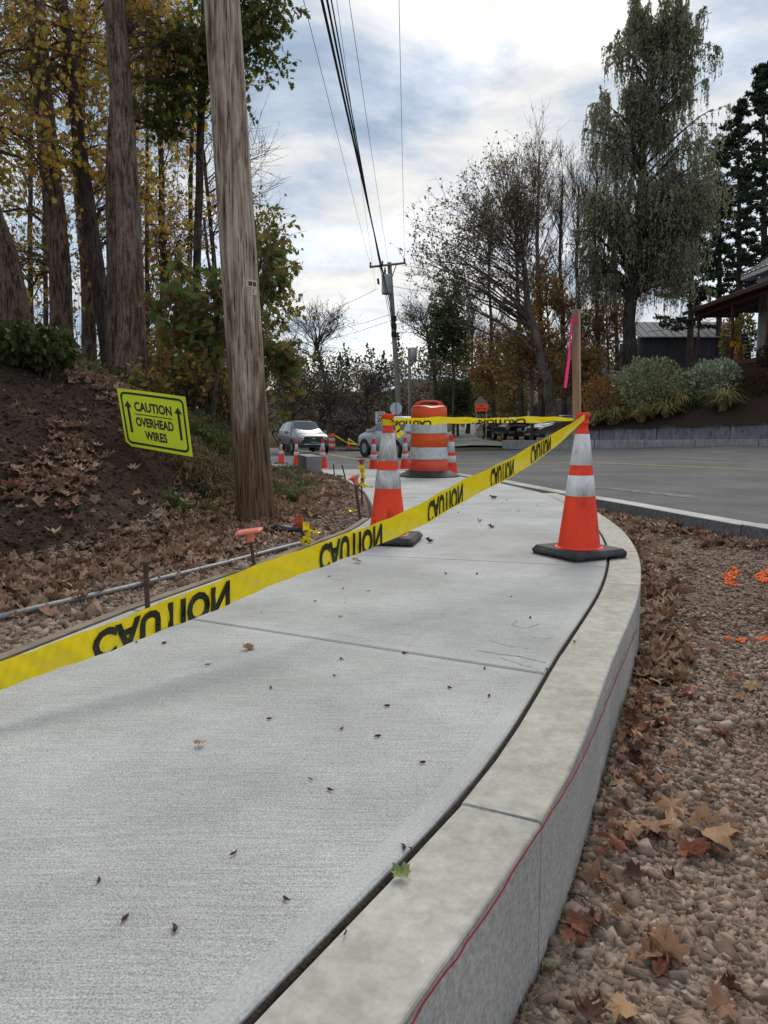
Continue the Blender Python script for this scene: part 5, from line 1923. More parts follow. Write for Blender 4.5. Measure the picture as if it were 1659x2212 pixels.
# ------------------------------------------------------------------ pines
def pine(px, py_top, py_base, d, r0, spread, lab, n_wh=26, lean=0, low=.25):
    b0, t0 = at_d(px, py_base, d), at_d(px + lean, py_top, d)
    tr = cr([b0, (b0 + t0) / 2 + np.array((.1, 0, 0)), t0], 12)
    H = t0[2] - b0[2]
    B, R = [], []
    for i in range(n_wh):
        s = low + (1 - low) * i / n_wh
        c = b0 + (t0 - b0) * s
        for j in range(6):
            if rng.random() < .34:
                continue
            an = j * 1.05 + i * .7 + rng.normal() * .25
            L = spread * (1.05 - s) ** .7 * rng.uniform(.35, 1.25) * (1 if s < .9 else .8)
            dr = np.array((math.cos(an), math.sin(an), rng.uniform(.05, .35)))
            B.append([c, c + dr * L * .5 + np.array((0, 0, .04 * L)), c + dr * L + np.array((0, 0, -.02 * L))])
            R.append(.05 * (1.1 - s) + .012)
    B = np.array(B)
    Bz = bez(B[:, 0], B[:, 1], B[:, 2], 6)
    limbs = [tubes(Bz, np.array(R)[:, None] * np.linspace(1, .25, 6)[None], 4)]
    nn = 26
    k = np.repeat(np.arange(len(Bz)), nn)
    t = .25 + .75 * rng.random(len(k)) ** .7
    p, tan = on_poly(Bz[k], t)
    c = p + rand_unit(len(k)) * np.array((.35, .35, .16)) * rng.random((len(k), 1))
    k3 = np.repeat(np.arange(len(c)), 5)
    dirs = unit(tan[k3] * .5 + rand_unit(len(k3)) + np.array((0, 0, .35)))
    V, F = leaf_mesh(c[k3] + dirs * .14, rng.uniform(.28, .46, len(k3)), LONG * np.array((1.6, 1)), dirs)
    trr = np.linspace(r0, .05, 12)
    return build_tree('pine_tree', lab, (tr, None, None, None, [tubes(tr[None], trr[None], 12)], limbs), M['bark_dark'], [(V, F, M['lf_pine'])], RW, crown='crown')


pine(1648, 135, 780, 58, .34, 3.6, 'dark pine at the picture edge rising above the porch roof', low=.30)
pine(1594, 215, 790, 62, .30, 4.0, 'dark pine between the willow and the edge pine', low=.28)
pine(1552, 300, 790, 66, .28, 3.6, 'slimmer dark pine half hidden behind the willow', low=.25)
pine(1490, 420, 790, 64, .3, 3.0, 'dark pine trunk and boughs behind the porch end', low=.22, n_wh=20)

# ------------------------------------------------------------------ far wooded hillside: one mass
def col_mat(name):
    m_, nt, b = new_mat(name)
    at = nt.nodes.new('ShaderNodeAttribute')
    at.attribute_name = 'Col'
    nt.links.new(at.outputs['Color'], b.inputs['Base Color'])
    b.inputs['Roughness'].default_value = .9
    b.inputs['Specular IOR Level'].default_value = .05
    return m_


def far_woods(name, label, spots, per, mat):
    Vs, Cs = [], []
    for (x, y, h, w, conif, col) in spots:
        z0 = float(ground_h(x, y))
        n = per
        u = rng.random(n)
        if conif:
            r = w * (1 - u) ** .9 * (.5 + .5 * rng.random(n))
            z = z0 + h * (.12 + .88 * u)
        else:
            q = rand_unit(n) * (rng.random((n, 1)) ** .35)
            r = w * np.hypot(q[:, 0], q[:, 1])
            z = z0 + h * (.55 + .42 * q[:, 2])
        an = rng.random(n) * 6.283
        C = np.c_[x + r * np.cos(an), y + r * np.sin(an), z]
        V, F = leaf_mesh(C, rng.uniform(.25, .6, n) * (h / 9) ** .8, DIAMOND * 1.3)
        Vs.append(V)
        cc = np.array(col) * rng.uniform(.65, 1.25, (n, 1))
        Cs.append(np.repeat(np.c_[cc, np.ones(n)], 4, 0))
    V = np.vstack(Vs)
    F = np.arange(len(V)).reshape(-1, 4)
    o = mk(name, V, F, mat)
    at = o.data.color_attributes.new('Col', 'FLOAT_COLOR', 'POINT')
    at.data.foreach_set('color', np.vstack(Cs).astype(np.float32).reshape(-1))
    return tag(o, label, 'woods', kind='stuff')


PAL = [(.14, .14, .085), (.10, .115, .07), (.18, .145, .085), (.24, .155, .07), (.13, .115, .09), (.16, .16, .085), (.10, .11, .075), (.27, .21, .075), (.15, .13, .105)]
spots = []
for i in range(420):
    y = rng.uniform(120, 230)
    x = rng.uniform(-.42, .62) * y
    con = rng.random() < .35
    col = (.065, .085, .06) if con else PAL[rng.integers(len(PAL))]
    spots.append((x, y, rng.uniform(7, 12) * (1.15 if con else 1), rng.uniform(1.6, 2.4) if con else rng.uniform(2.4, 4.2), con, col))
far_woods('far_woods', 'wooded hillside of mixed autumn trees and firs under the sky', spots, 130, col_mat('far_foliage'))
spots = []
for i in range(120):
    y = rng.uniform(64, 100)
    x = rng.uniform(-.32, .05) * y if i % 2 else rng.uniform(.02, .55) * y
    spots.append((x, y, rng.uniform(3.5, 6.5), rng.uniform(1.6, 3), False, [(.12, .098, .08), (.14, .11, .08), (.10, .095, .07), (.17, .13, .075)][rng.integers(4)]))
far_woods('scrub_woods', 'brown leafless scrub and brush in the hollow behind the road', spots, 260, bpy.data.materials['far_foliage'])
# ------------------------------------------------------------------ cars
glass_dark = solid('tinted_car_glass', (.018, .020, .022), .06, 0, .6, .3)
glass_sky = solid('car_windscreen', (.05, .058, .062), .12, 0, .5, .1)
tyre_m = solid('tyre_rubber', (.015, .015, .015), .85)
rim_m = solid('alloy_rim', (.38, .39, .40), .3, .8)
black_trim = solid('black_plastic_trim', (.012, .012, .013), .5)
lamp_clear = solid('clear_headlamp', (.75, .78, .80), .15, 0, .6, .4)
lamp_red = solid('red_tail_lamp', (.42, .012, .02), .2, 0, .6, .4)
plate_green = solid('green_number_plate', (.05, .22, .15), .5)
chrome = solid('chrome_trim', (.6, .61, .62), .2, .9)

SUV = [(-2.38, .46, .80, .92, .74, .80, .72), (-2.33, .36, 1.02, 1.16, .86, .92, .74), (-2.08, .30, 1.10, 1.58, .90, .955, .66), (-1.2, .28, 1.09, 1.69, .91, .965, .655),
       (-.2, .27, 1.06, 1.71, .91, .965, .65), (.42, .27, 1.04, 1.66, .91, .965, .64), (1.18, .27, 1.03, 1.10, .91, .96, .82), (1.7, .28, 1.00, 1.055, .90, .95, .78),
       (2.14, .30, .92, .985, .87, .91, .72), (2.36, .36, .80, .87, .76, .80, .64), (2.43, .44, .66, .72, .60, .66, .56)]


def make_car(label, loc, rz, st, paint, sc=(1, 1, 1), front=True, plate=plate_green, lamps_on=False):
    t = thing('car', label, 'car', loc, None, rz)
    st = [(y * sc[1], zb * sc[2], zs * sc[2], zt * sc[2], wb * sc[0], ws * sc[0], wt * sc[0]) for (y, zb, zs, zt, wb, ws, wt) in st]

    def sec(s):
        y, zb, zs, zt, wb, ws, wt = s
        h = [(0, zb), (wb, zb), (ws, zb + (zs - zb) * .35), (ws, zb + (zs - zb) * .75), (ws - .02, zs), (wt, zt - .02), (wt - .12, zt + .005), (0, zt + .02)]
        return [(x, y, z) for x, z in h] + [(-x, y, z) for x, z in h[-2:0:-1]]
    rows = [sec(s) for s in st]
    n = len(rows[0])
    V = [p for r in rows for p in r]
    F = []
    for i in range(len(rows) - 1):
        for k in range(n):
            k2 = (k + 1) % n
            F.append((i * n + k, i * n + k2, (i + 1) * n + k2, (i + 1) * n + k))
    F.append(tuple(range(n)))
    F.append(tuple(range(len(rows) * n - 1, (len(rows) - 1) * n - 1, -1)))
    body = mk('body', V, F, paint, t, smooth=True)
    sub = body.modifiers.new('subdiv', 'SUBSURF')
    sub.levels = sub.render_levels = 1

    def S(i, side, f):
        """point on the glasshouse side of station i, f from shoulder to roof"""
        y, zb, zs, zt, wb, ws, wt = st[i]
        a, b_ = np.array((ws - .02, y, zs)), np.array((wt, y, zt - .02))
        p = a + (b_ - a) * f + np.array((.012, 0, 0))
        return (p[0] * side, p[1], p[2])
    for side in (1, -1):
        for i0, i1, k0, k1 in ((2, 3, .25, .04), (3, 4, .03, .03), (4, 5, .03, .10)):
            a, b_, c, d = (np.array(S(i0, side, .10)), np.array(S(i1, side, .10)), np.array(S(i1, side, .86)), np.array(S(i0, side, .86)))
            q0, q1 = a + (b_ - a) * k0, b_ - (b_ - a) * k1
            q2, q3 = c - (c - d) * k1, d + (c - d) * k0
            mk('side_window', [q0, q1, q2, q3], [(0, 1, 2, 3)] if side < 0 else [(3, 2, 1, 0)], glass_dark, t)
        # triangular front quarter pane
        a, b_, c = np.array(S(5, side, .10)), np.array(S(6, side, .4)) * np.array((1.03, .86, 1)), np.array(S(5, side, .84))
        mk('side_window', [a, b_, c], [(0, 1, 2)] if side < 0 else [(2, 1, 0)], glass_dark, t)
    y5, z5, w5 = st[5][0], st[5][3], st[5][6]
    y6, z6, w6 = st[6][0], st[6][3], st[6][6]
    V, F = [], []
    for f in np.linspace(.06, .92, 5):
        y_, z_, w_ = y5 + (y6 - y5) * f, z5 + (z6 - z5) * f, w5 + (w6 - w5) * f - .05
        for q in np.linspace(-1, 1, 7):
            V.append((w_ * q, y_ + .035 - .05 * q * q, z_ + .045 - .03 * q * q))
    F = [(r * 7 + c, r * 7 + c + 1, r * 7 + c + 8, r * 7 + c + 7) for r in range(4) for c in range(6)]
    mk('windscreen', V, F, glass_sky, t, smooth=True)
    y2, z2, w2 = st[2][0], st[2][3], st[2][6]
    y1, z1, w1 = st[1][0], st[1][3], st[1][6]
    V = [(-w2 + .06, y2 - .02, z2 - .03), (w2 - .06, y2 - .02, z2 - .03), (w1 - .06, y1 - .02, z1 + .05), (-w1 + .06, y1 - .02, z1 + .05)]
    mk('rear_window', V, [(0, 1, 2, 3)], glass_dark, t)
    # wheels
    for sy in (1, -1):
        for sx in (1, -1):
            R_ = .355 * sc[2]
            wx, wy = sx * (st[3][5] - .11), sy * 1.42 * sc[1]
            m_ = MB()
            pr = [(R_ * .62, -.11), (R_ * .96, -.115), (R_, -.09), (R_, .09), (R_ * .96, .115), (R_ * .62, .11)]
            m_.lathe(pr, 22)
            m_.v = [(wx + z * sx, wy + x, R_ + y) for x, y, z in m_.v]
            w = m_.obj('wheel', tyre_m, t)
            m_ = MB().lathe([(.0, .105), (R_ * .2, .112), (R_ * .5, .106), (R_ * .63, .112)], 14)
            m_.v = [(wx + z * sx, wy + x, R_ + y) for x, y, z in m_.v]
            m_.obj('rim', rim_m, w)
            m_ = MB().lathe([(R_ * 1.16, 0), (R_ * 1.16, .06), (R_ * 1.02, .061), (R_ * 1.02, 0)], 24)
            m_.v = [(sx * (st[3][5] - .055) + z * sx, wy + x, R_ + y) for x, y, z in m_.v if True]
            m_.obj('wheel_arch', black_trim, t)
    # mirrors, bumpers, lights
    for sx in (1, -1):
        MB().bbox((sx * (st[5][5] + .10), .78 * sc[1], 1.09 * sc[2]), (.20, .13, .15), .03).obj('mirror', paint, t)
        # headlamp wraps round the corner
        yf = st[8][0]
        zc = .845 * sc[2]
        V = [(sx * .50, yf + .275, zc - .045), (sx * .74, yf + .15, zc - .06), (sx * .885, yf - .06, zc - .02), (sx * .875, yf - .10, zc + .07), (sx * .72, yf + .10, zc + .06),
             (sx * .52, yf + .22, zc + .02)]
        V = [(x * sc[0], y, z) for x, y, z in V]
        mk('headlamp', V, [(0, 1, 4, 5), (1, 2, 3, 4)] if sx > 0 else [(5, 4, 1, 0), (4, 3, 2, 1)], lamp_clear, t)
        V = [(sx * .58, st[0][0] - .012, .98), (sx * .80, st[1][0] - .04, .99), (sx * .945, st[1][0] + .10, 1.02), (sx * .93, st[1][0] + .14, 1.10), (sx * .78, st[1][0] - .03, 1.09),
             (sx * .58, st[1][0] - .045, 1.08)]
        V = [(x * sc[0], y, z * sc[2]) for x, y, z in V]
        mk('tail_lamp', V, [(5, 4, 1, 0), (4, 3, 2, 1)] if sx > 0 else [(0, 1, 4, 5), (1, 2, 3, 4)], lamp_red, t)
    yf = st[10][0]
    gz = .80 * sc[2]
    V = [(-.50, yf - .01, gz + .06), (.50, yf - .01, gz + .06), (.56, yf - .02, gz - .02), (.44, yf + .03, gz - .17), (-.44, yf + .03, gz - .17), (-.56, yf - .02, gz - .02)]
    gr = mk('grille', [(x * sc[0], y + .02, z) for x, y, z in V], [(5, 4, 3, 2, 1, 0)], black_trim, t)
    mk('emblem', [(.09 * math.cos(a), yf + .035, gz - .01 + .04 * math.sin(a)) for a in np.linspace(0, 6.28, 13)[:-1]], [tuple(range(12))[::-1]], chrome, gr)
    MB().bbox((0, yf - .02, .40 * sc[2]), (1.5 * sc[0], .14, .14), .03).obj('lower_grille', black_trim, t)
    MB().bbox((0, yf + .03, .475 * sc[2]), (1.1 * sc[0], .06, .035), .01).obj('bumper_trim', chrome, t)
    MB().box((0, yf + .055, .56 * sc[2]), (.31, .015, .155)).obj('number_plate', plate, t)
    yb = st[0][0]
    MB().bbox((0, yb + .02, .42 * sc[2]), (1.62 * sc[0], .16, .22), .04).obj('rear_bumper', black_trim, t)
    MB().box((0, yb - .03, .80 * sc[2]), (.31, .015, .155)).obj('number_plate', plate, t)
    return t


paint_silver = solid('silver_car_paint', (.17, .175, .18), .40, .45, .4, .25)
paint_pale = solid('pale_silver_car_paint', (.40, .405, .41), .42, .35, .4, .25)
paint_black = solid('black_car_paint', (.012, .013, .015), .2, .2, .5, .7)
paint_blue = solid('grey_blue_car_paint', (.14, .17, .215), .42, .4, .4, .25)
x_ = at_d(652, 950, 41.5)[0]
make_car('silver car driving towards us with a dark grille and green plate', (x_, 42, float(road_h(x_, 42)) + .12), math.pi + .34, SUV, paint_silver)
x_ = at_d(862, 950, 31.5)[0]
make_car('pale silver hatchback seen from behind, partly hidden by cone and drum', (x_, 32, float(road_h(x_, 32))), .52, SUV, paint_pale, (.97, .93, .98))
x_ = at_d(1108, 930, 51)[0]
make_car('small black car parked with its back to the road', (x_, 52, float(ground_h(x_, 52)) + .08), .12, SUV, paint_black, (.92, .86, .92), plate=solid('pale_plate', (.3, .36, .38), .5))
x_ = at_d(1205, 930, 47)[0]
make_car('grey blue car parked behind the wall end, nose pointing to the black car', (x_, 47.5, float(ground_h(x_, 47.5)) + .08), math.radians(128), SUV, paint_blue, (.95, .9, .95))

# ------------------------------------------------------------------ road signs and bin
sign_white = solid('white_sign_sheet', (.70, .70, .69), .5)
sign_back = solid('bare_aluminium', (.50, .54, .57), .35, .5)
sign_orange = solid('fluorescent_orange_sheet', (.95, .10, .02), .5)
sign_grey = solid('sign_back_grey', (.17, .16, .16), .5)


def flat_text(s, w, h, x, z, y, parent, mat, bold=.02):
    V, F = fit_text(s, w, h, bold)
    mk('lettering', [(x - w / 2 + v[0], y, z + v[1]) for v in V], F, mat, parent)


p = at_d(821.5, 913, 47)
gz_ = float(ground_h(p[0], 47))
sp = thing('speed_sign', 'white speed limit 25 sign on a thin post', 'road sign', (p[0], 47, gz_))
zb = p[2] - gz_
MB().box((0, .03, (zb + .8) / 2 - .2), (.06, .05, zb + 1.2)).obj('post', M['steel'], sp)
MB().box((0, 0, zb + .30), (.60, .012, .74)).obj('panel', sign_white, sp)
flat_text('SPEED', .44, .10, 0, zb + .52, -.009, sp, M['black_ink'])
flat_text('LIMIT', .38, .10, 0, zb + .375, -.009, sp, M['black_ink'])
flat_text('25', .42, .26, 0, zb + .06, -.009, sp, M['black_ink'], .03)
MB().box((0, 0, zb - .32), (.46, .012, .40)).obj('lower_panel', sign_white, sp)

p = at_d(855.5, 882.5, 47)
gz_ = float(ground_h(p[0], 47))
stp = thing('stop_sign', 'eight-sided sign seen from its bare metal back', 'road sign', (p[0], 47, gz_), None, math.radians(8))
zc = p[2] - gz_
m_ = MB()
M1 = Matrix.Translation((0, .0, zc)) @ Matrix.Rotation(math.radians(90), 4, 'X')
m_.prism([(.39 * math.cos(math.radians(22.5 + 45 * k)), .39 * math.sin(math.radians(22.5 + 45 * k))) for k in range(8)], .012, M1)
m_.obj('panel', sign_back, stp)
MB().box((0, -.045, zc / 2 + .15), (.055, .05, zc + .45)).obj('post', M['steel'], stp)

p = at_d(1040, 880, 44)
gz_ = float(ground_h(p[0], 44))
ws = thing('work_sign', 'orange end road work sign below a grey pointed sign back', 'road sign', (p[0], 44, gz_), None, math.radians(-6))
zc = p[2] - gz_
MB().box((0, 0, zc), (.74, .015, .42)).obj('panel', sign_orange, ws)
flat_text('END', .22, .10, 0, zc + .045, -.011, ws, M['black_ink'])
flat_text('ROAD WORK', .60, .10, 0, zc - .135, -.011, ws, M['black_ink'])
M1 = Matrix.Translation((-.05, .05, zc + .22)) @ Matrix.Rotation(math.radians(90), 4, 'X')
MB().prism([(-.34, -.1), (.34, -.1), (.34, .10), (0, .42), (-.34, .10)], .012, M1).obj('pointed_panel', sign_grey, ws)
for dx in (-.28, .28):
    MB().box((dx, .075, zc / 2 - .1), (.05, .05, zc + .9)).obj('post', M['steel'], ws)

x_ = at_d(1053, 930, 57)[0]
tb = thing('trash_bin', 'dark wheeled bin standing by the side street leaves', 'bin', (x_, 57, float(ground_h(x_, 57)) + .08))
binm = solid('dark_bin_plastic', (.012, .014, .022), .45)
V = [(-.26, -.30, .06), (.26, -.30, .06), (.26, .30, .06), (-.26, .30, .06), (-.33, -.36, .86), (.33, -.36, .86), (.33, .36, .86), (-.33, .36, .86)]
mk('body', V, [(3, 2, 1, 0), (4, 5, 6, 7), (0, 1, 5, 4), (1, 2, 6, 5), (2, 3, 7, 6), (3, 0, 4, 7)], binm, tb)
MB().bbox((0, 0, .90), (.72, .80, .08), .03).obj('lid', binm, tb)
MB().box((0, -.345, .66), (.22, .01, .09)).obj('sticker', solid('pale_bin_sticker', (.3, .31, .33), .5), tb)
for sx in (-1, 1):
    MB().tube([(sx * .24, .28, .1), (sx * .32, .28, .1)], .1, 12).obj('wheel', tyre_m, tb)

# loose tape tied at the far drum
for k, (a, b_, lab) in enumerate((((724, 942), (775, 962), 'far loose yellow tape sagging from the small drum'), ((752, 948), (797, 968), 'far yellow tape end trailing towards the hatchback'))):
    A, B = at_d(*a, 46.8), at_d(*b_, 46.8)
    P = [A + (B - A) * t - np.array((0, 0, .12 * math.sin(math.pi * t))) for t in np.linspace(0, 1, 12)]
    V = []
    for i, q in enumerate(P):
        V += [q - A, q - A + np.array((0, .01, .06 + .02 * math.sin(i)))]
    o = mk('caution_tape', V, [(2 * i, 2 * i + 2, 2 * i + 3, 2 * i + 1) for i in range(11)], M['tape'])
    o.location = tuple(A)
    tag(o, lab, 'caution tape')

# ------------------------------------------------------------------ porch house
siding_m = pm('pale_clapboard', (.50, .50, .49), (.42, .42, .41), scale=6, rough=.7)
trim_m = solid('white_house_trim', (.62, .62, .61), .6)
brown_m = pm('red_brown_porch_paint', (.115, .040, .022), (.075, .026, .016), scale=10, rough=.55)
roof_m = pm('standing_seam_roof', (.075, .085, .10), (.05, .058, .07), scale=3, rough=.35, metal=.5)
pane_m = solid('house_window_glass', (.03, .035, .042), .05, 0, .7)
porch_floor = 3.95
XP = 18.4
house = thing('porch_house', 'pale clapboard house with a brown porch and dark seamed roof', 'house', (XP, 38, porch_floor - .5))
HB = (21.0, 43.6)       # corner of the wall nearest the porch end
m_ = MB()
m_.box((26, 33.8, 6.4), (9.9, 19.5, 6.4))
m_.obj('wall', siding_m, house, world=True)
z_ = porch_floor + .05
while z_ < 9.2:         # clapboards on the two faces one can see
    V = [(20.985, 25, z_), (20.985, HB[1], z_), (21.03, HB[1], z_ + .15), (21.03, 25, z_ + .15), (21.02, 25, z_), (21.02, HB[1], z_)]
    mk('clapboard', V, [(0, 3, 2, 1), (0, 1, 5, 4)], siding_m, house, world=True)
    z_ += .15
MB().box((20.99, HB[1] - .06, 6.5), (.10, .16, 5.2)).obj('corner_board', trim_m, house, world=True)
for yc in (37.9, 33.5, 29):
    w = MB().box((20.96, yc, 5.55), (.08, 1.15, 1.95)).obj('window', trim_m, house, world=True)
    for zc in (5.12, 5.98):
        mk('pane', np.array([(20.91, yc - .46, zc - .38), (20.91, yc + .46, zc - .38), (20.91, yc + .46, zc + .38), (20.91, yc - .46, zc + .38)]) - np.array(house.location), [(0, 3, 2, 1)],
           pane_m, w)
# porch floor, posts, beam, roof
MB().box((19.6, 36, porch_floor - .12), (2.8, 21.0, .22)).obj('porch_floor', brown_m, house, world=True)
MB().box((18.32, 36, porch_floor - .55), (.08, 20.8, .70)).obj('porch_skirt', brown_m, house, world=True)
posts_y = [45.6, 41.2, 37.4, 33.4, 29.4]
beam_z = 6.95
for yc in posts_y:
    m_ = MB()
    m_.box((XP + .05, yc, porch_floor + .45), (.17, .17, .9))
    m_.lathe([(.085, 0), (.06, .05), (.09, .10), (.065, .2), (.075, .8), (.06, 1.3), (.085, 1.4), (.07, 1.45)], 10, (XP + .05, yc, porch_floor + .9))
    m_.box((XP + .05, yc, 6.65), (.17, .17, .62))
    po = m_.obj('porch_post', brown_m, house, world=True)
    for s_ in (-1, 1):
        V = [(XP + .03, yc + s_ * .09, 6.35), (XP + .03, yc + s_ * .09, 6.48), (XP + .03, yc + s_ * .22, 6.70), (XP + .03, yc + s_ * .45, 6.94), (XP + .03, yc + s_ * .36, 6.94),
             (XP + .03, yc + s_ * .16, 6.66)]
        V2 = [(x + .05, y, z) for x, y, z in V]
        F = [(0, 1, 2, 5), (5, 2, 3, 4), (6, 11, 8, 7), (11, 10, 9, 8), (0, 5, 11, 6), (5, 4, 10, 11), (1, 7, 8, 2), (2, 8, 9, 3)]
        mk('bracket', np.array(V + V2) - np.array(house.location), F, brown_m, po)
MB().box((XP + .05, 36.2, 7.08), (.20, 19.6, .28)).obj('porch_beam', brown_m, house, world=True)
MB().box((19.6, 45.9, 7.08), (2.5, .2, .28)).obj('porch_beam', brown_m, house, world=True)
pr = [(17.85, 46.6, 7.30), (17.85, 26, 7.30), (21.05, 26, 8.55), (21.05, 43.7, 8.55)]
V = [(x, y, z) for x, y, z in pr] + [(x, y, z - .13) for x, y, z in pr]
ro = mk('porch_roof', V, [(0, 1, 2, 3), (7, 6, 5, 4), (0, 4, 5, 1), (0, 3, 7, 4), (1, 5, 6, 2)], roof_m, house, world=True)
V = [(17.85, 46.6, 7.30), (21.05, 43.7, 8.55), (23.5, 43.7, 8.55), (23.5, 46.6, 7.3)]
mk('porch_roof', V, [(3, 2, 1, 0)], roof_m, house, world=True)
y_ = 46.2
while y_ > 26:
    f = min(1, max(0, (46.6 - y_) / 2.9))
    m_ = MB()
    a, b_ = np.array((17.84, y_, 7.31)), np.array((17.85 + 3.2 * f, y_, 7.31 + 1.25 * f))
    m_.tube([a, b_], .022, 4)
    mk('roof_seam', np.array(m_.v) - np.array(house.location), m_.f, roof_m, ro)
    y_ -= .45
MB().box((17.84, 36.3, 7.22), (.06, 20.5, .20)).obj('fascia', brown_m, house, world=True)
# main roof with white cornice
pr = [(20.2, 44.4, 9.05), (20.2, 24, 9.05), (26, 24, 13.0), (26, 44.4, 13.0)]
V = pr + [(x, y, z - .16) for x, y, z in pr]
ro = mk('roof', V, [(0, 1, 2, 3), (7, 6, 5, 4), (0, 4, 5, 1), (0, 3, 7, 4), (1, 5, 6, 2)], roof_m, house, world=True)
mk('roof', [(26, 24, 13.0), (31.8, 24, 9.05), (31.8, 44.4, 9.05), (26, 44.4, 13.0)], [(0, 1, 2, 3)], roof_m, house, world=True)
for k in range(40):
    y_ = 44.2 - .5 * k
    m_ = MB().tube([(20.19, y_, 9.06), (26, y_, 13.01)], .024, 4)
    mk('roof_seam', np.array(m_.v) - np.array(house.location), m_.f, roof_m, ro)
MB().box((20.45, 34.2, 8.86), (.55, 20.2, .20)).obj('cornice', trim_m, house, world=True)
MB().box((20.9, 34.2, 8.62), (.10, 19.0, .30)).obj('frieze_board', trim_m, house, world=True)
# leaning porch sign, sunflowers
psn = thing('porch_sign', 'narrow dark leaning board with pale lettering on the porch end', 'sign', (19.3, 41.0, porch_floor - .01))
m_ = MB()
Mx = Matrix.Rotation(math.radians(-8), 3, 'Y')
m_.box((0, 0, .75), (.42, .03, 1.5), M=None)
m_.obj('board', solid('dark_sign_board', (.035, .03, .03), .6), psn)
for k in range(6):
    MB().box((0, -.017, 1.34 - .2 * k), (.30, .006, .07)).obj('text_line', solid('pale_text', (.33, .33, .33), .6) if k == 0 else bpy.data.materials['pale_text'], psn)
psn.rotation_euler = (math.radians(-8), math.radians(-6), math.radians(20))
sf = thing('sunflower_pot', 'pot of yellow sunflowers at the porch edge', 'flower pot', (18.35, 40.2, porch_floor - .01))
MB().lathe([(.14, 0), (.2, .32), (.21, .35), (.17, .35)], 16).obj('pot', pm('terracotta', (.28, .10, .05), rough=.8), sf)
pet_m = solid('yellow_petals', (.72, .33, .02), .6)
eye_m = solid('dark_flower_centre', (.05, .025, .012), .8)
for k in range(9):
    c = np.array((random.uniform(-.38, .38), random.uniform(-.3, .15), random.uniform(.45, .95)))
    MB().tube([(0, 0, .3), tuple(c * np.array((.5, .5, .7))), tuple(c)], .012, 5).obj('stem', M['lf_green'], sf)
    V = [tuple(c)]
    for q in range(24):
        r_ = .15 if q % 2 else .08
        an = q * 2 * math.pi / 24
        V.append((c[0] + r_ * math.cos(an) * .6 - .02, c[1] - .03 - .05 * math.cos(an), c[2] + r_ * math.sin(an)))
    fl = mk('flower', V, [(0, q + 1, (q + 1) % 24 + 1) for q in range(24)], pet_m, sf)
    m_ = MB().lathe([(0, -.02), (.06, -.01), (.05, .02), (0, .03)], 10)
    m_.v = [(c[0] + x * .6 - .03, c[1] - .06 - z, c[2] + y) for x, y, z in m_.v]
    m_.obj('flower_centre', eye_m, fl)

# barn with a pale metal roof behind the trunks
barn = thing('dark_barn', 'dark board barn with a pale metal roof behind the willow', 'barn', at_d(1470, 800, 66))
p = at_d(1470, 800, 66)
bm_ = pm('dark_barn_boards', (.055, .06, .068), (.03, .033, .038), scale=3, stretch=(6, 6, .3), rough=.9)
x0, x1 = at_d(1383, 760, 66)[0], at_d(1600, 760, 66)[0]
z0, z1 = p[2] - 1, at_d(1400, 727, 66)[2]
x = x0
while x < x1:
    MB().box((x + .2, 66, (z0 + z1) / 2), (.39, .06 + .03 * random.random(), z1 - z0)).obj('board', bm_, barn, world=True)
    x += .4
MB().box(((x0 + x1) / 2, 69, (z0 + z1) / 2), (x1 - x0, 5.8, z1 - z0 - .05)).obj('wall', bm_, barn, world=True)
zt_ = at_d(1450, 694, 69)[2]
rm = pm('pale_sheet_roof', (.17, .175, .185), (.12, .125, .13), scale=2, rough=.8, metal=.0)
V = [(x0 - .3, 65.6, z1 - .05), (x1 + .3, 65.6, z1 - .05), (x1 + .3, 69.5, zt_), (x0 - .3, 69.5, zt_), (x0 - .3, 65.6, z1 - .15), (x1 + .3, 65.6, z1 - .15), (x1 + .3, 69.5, zt_ - .1), (x0 - .3, 69.5, zt_ - .1)]
ro = mk('roof', V, [(0, 1, 2, 3), (4, 7, 6, 5), (0, 4, 5, 1), (0, 3, 7, 4), (1, 5, 6, 2)], rm, barn, world=True)
x = x0
while x < x1:
    m_ = MB().tube([(x, 65.6, z1 - .04), (x, 69.5, zt_ + .01)], .03, 4)
    mk('roof_seam', np.array(m_.v) - np.array(barn.location), m_.f, M['bark_far'], ro)
    x += .7

# grey house with a white deck rail behind the amber trees
gh = thing('grey_house', 'grey house with a white railed deck behind the amber trees', 'house', gp(1150, 76))
hp = gp(1150, 76)
x0, x1 = at_d(1120, 800, 76)[0], at_d(1320, 800, 76)[0]
gm = pm('grey_siding', (.20, .205, .21), (.15, .155, .16), scale=3, rough=.8)
zt_ = at_d(1200, 822, 76)[2]
MB().box(((x0 + x1) / 2, 79, (hp[2] + zt_) / 2), (x1 - x0, 6, zt_ - hp[2])).obj('wall', gm, gh, world=True)
zr = at_d(1200, 752, 79)[2]
V = [(x0 - .4, 75.6, zt_ - .1), (x1 + .4, 75.6, zt_ - .1), (x1 + .4, 79, zr), (x0 - .4, 79, zr), (x0 - .4, 82.4, zt_ - .1), (x1 + .4, 82.4, zt_ - .1)]
mk('roof', V, [(0, 1, 2, 3), (3, 2, 5, 4)], pm('grey_shingles', (.16, .165, .175), (.11, .115, .12), scale=4, rough=.9), gh, world=True)
for px_ in (1150, 1205, 1270):
    c = at_d(px_, 850, 75.9)
    w = MB().box(tuple(c), (.9, .08, 1.3)).obj('window', trim_m, gh, world=True)
    MB().box(tuple(np.array(c) - np.array(gh.location) + np.array((0, -.03, 0))), (.7, .06, 1.1)).obj('pane', pane_m, w)
dk = at_d(1120, 868, 73.5)
MB().box((dk[0] + 1.0, 74.6, dk[2]), (4.4, 2.2, .12)).obj('deck', trim_m, gh, world=True)
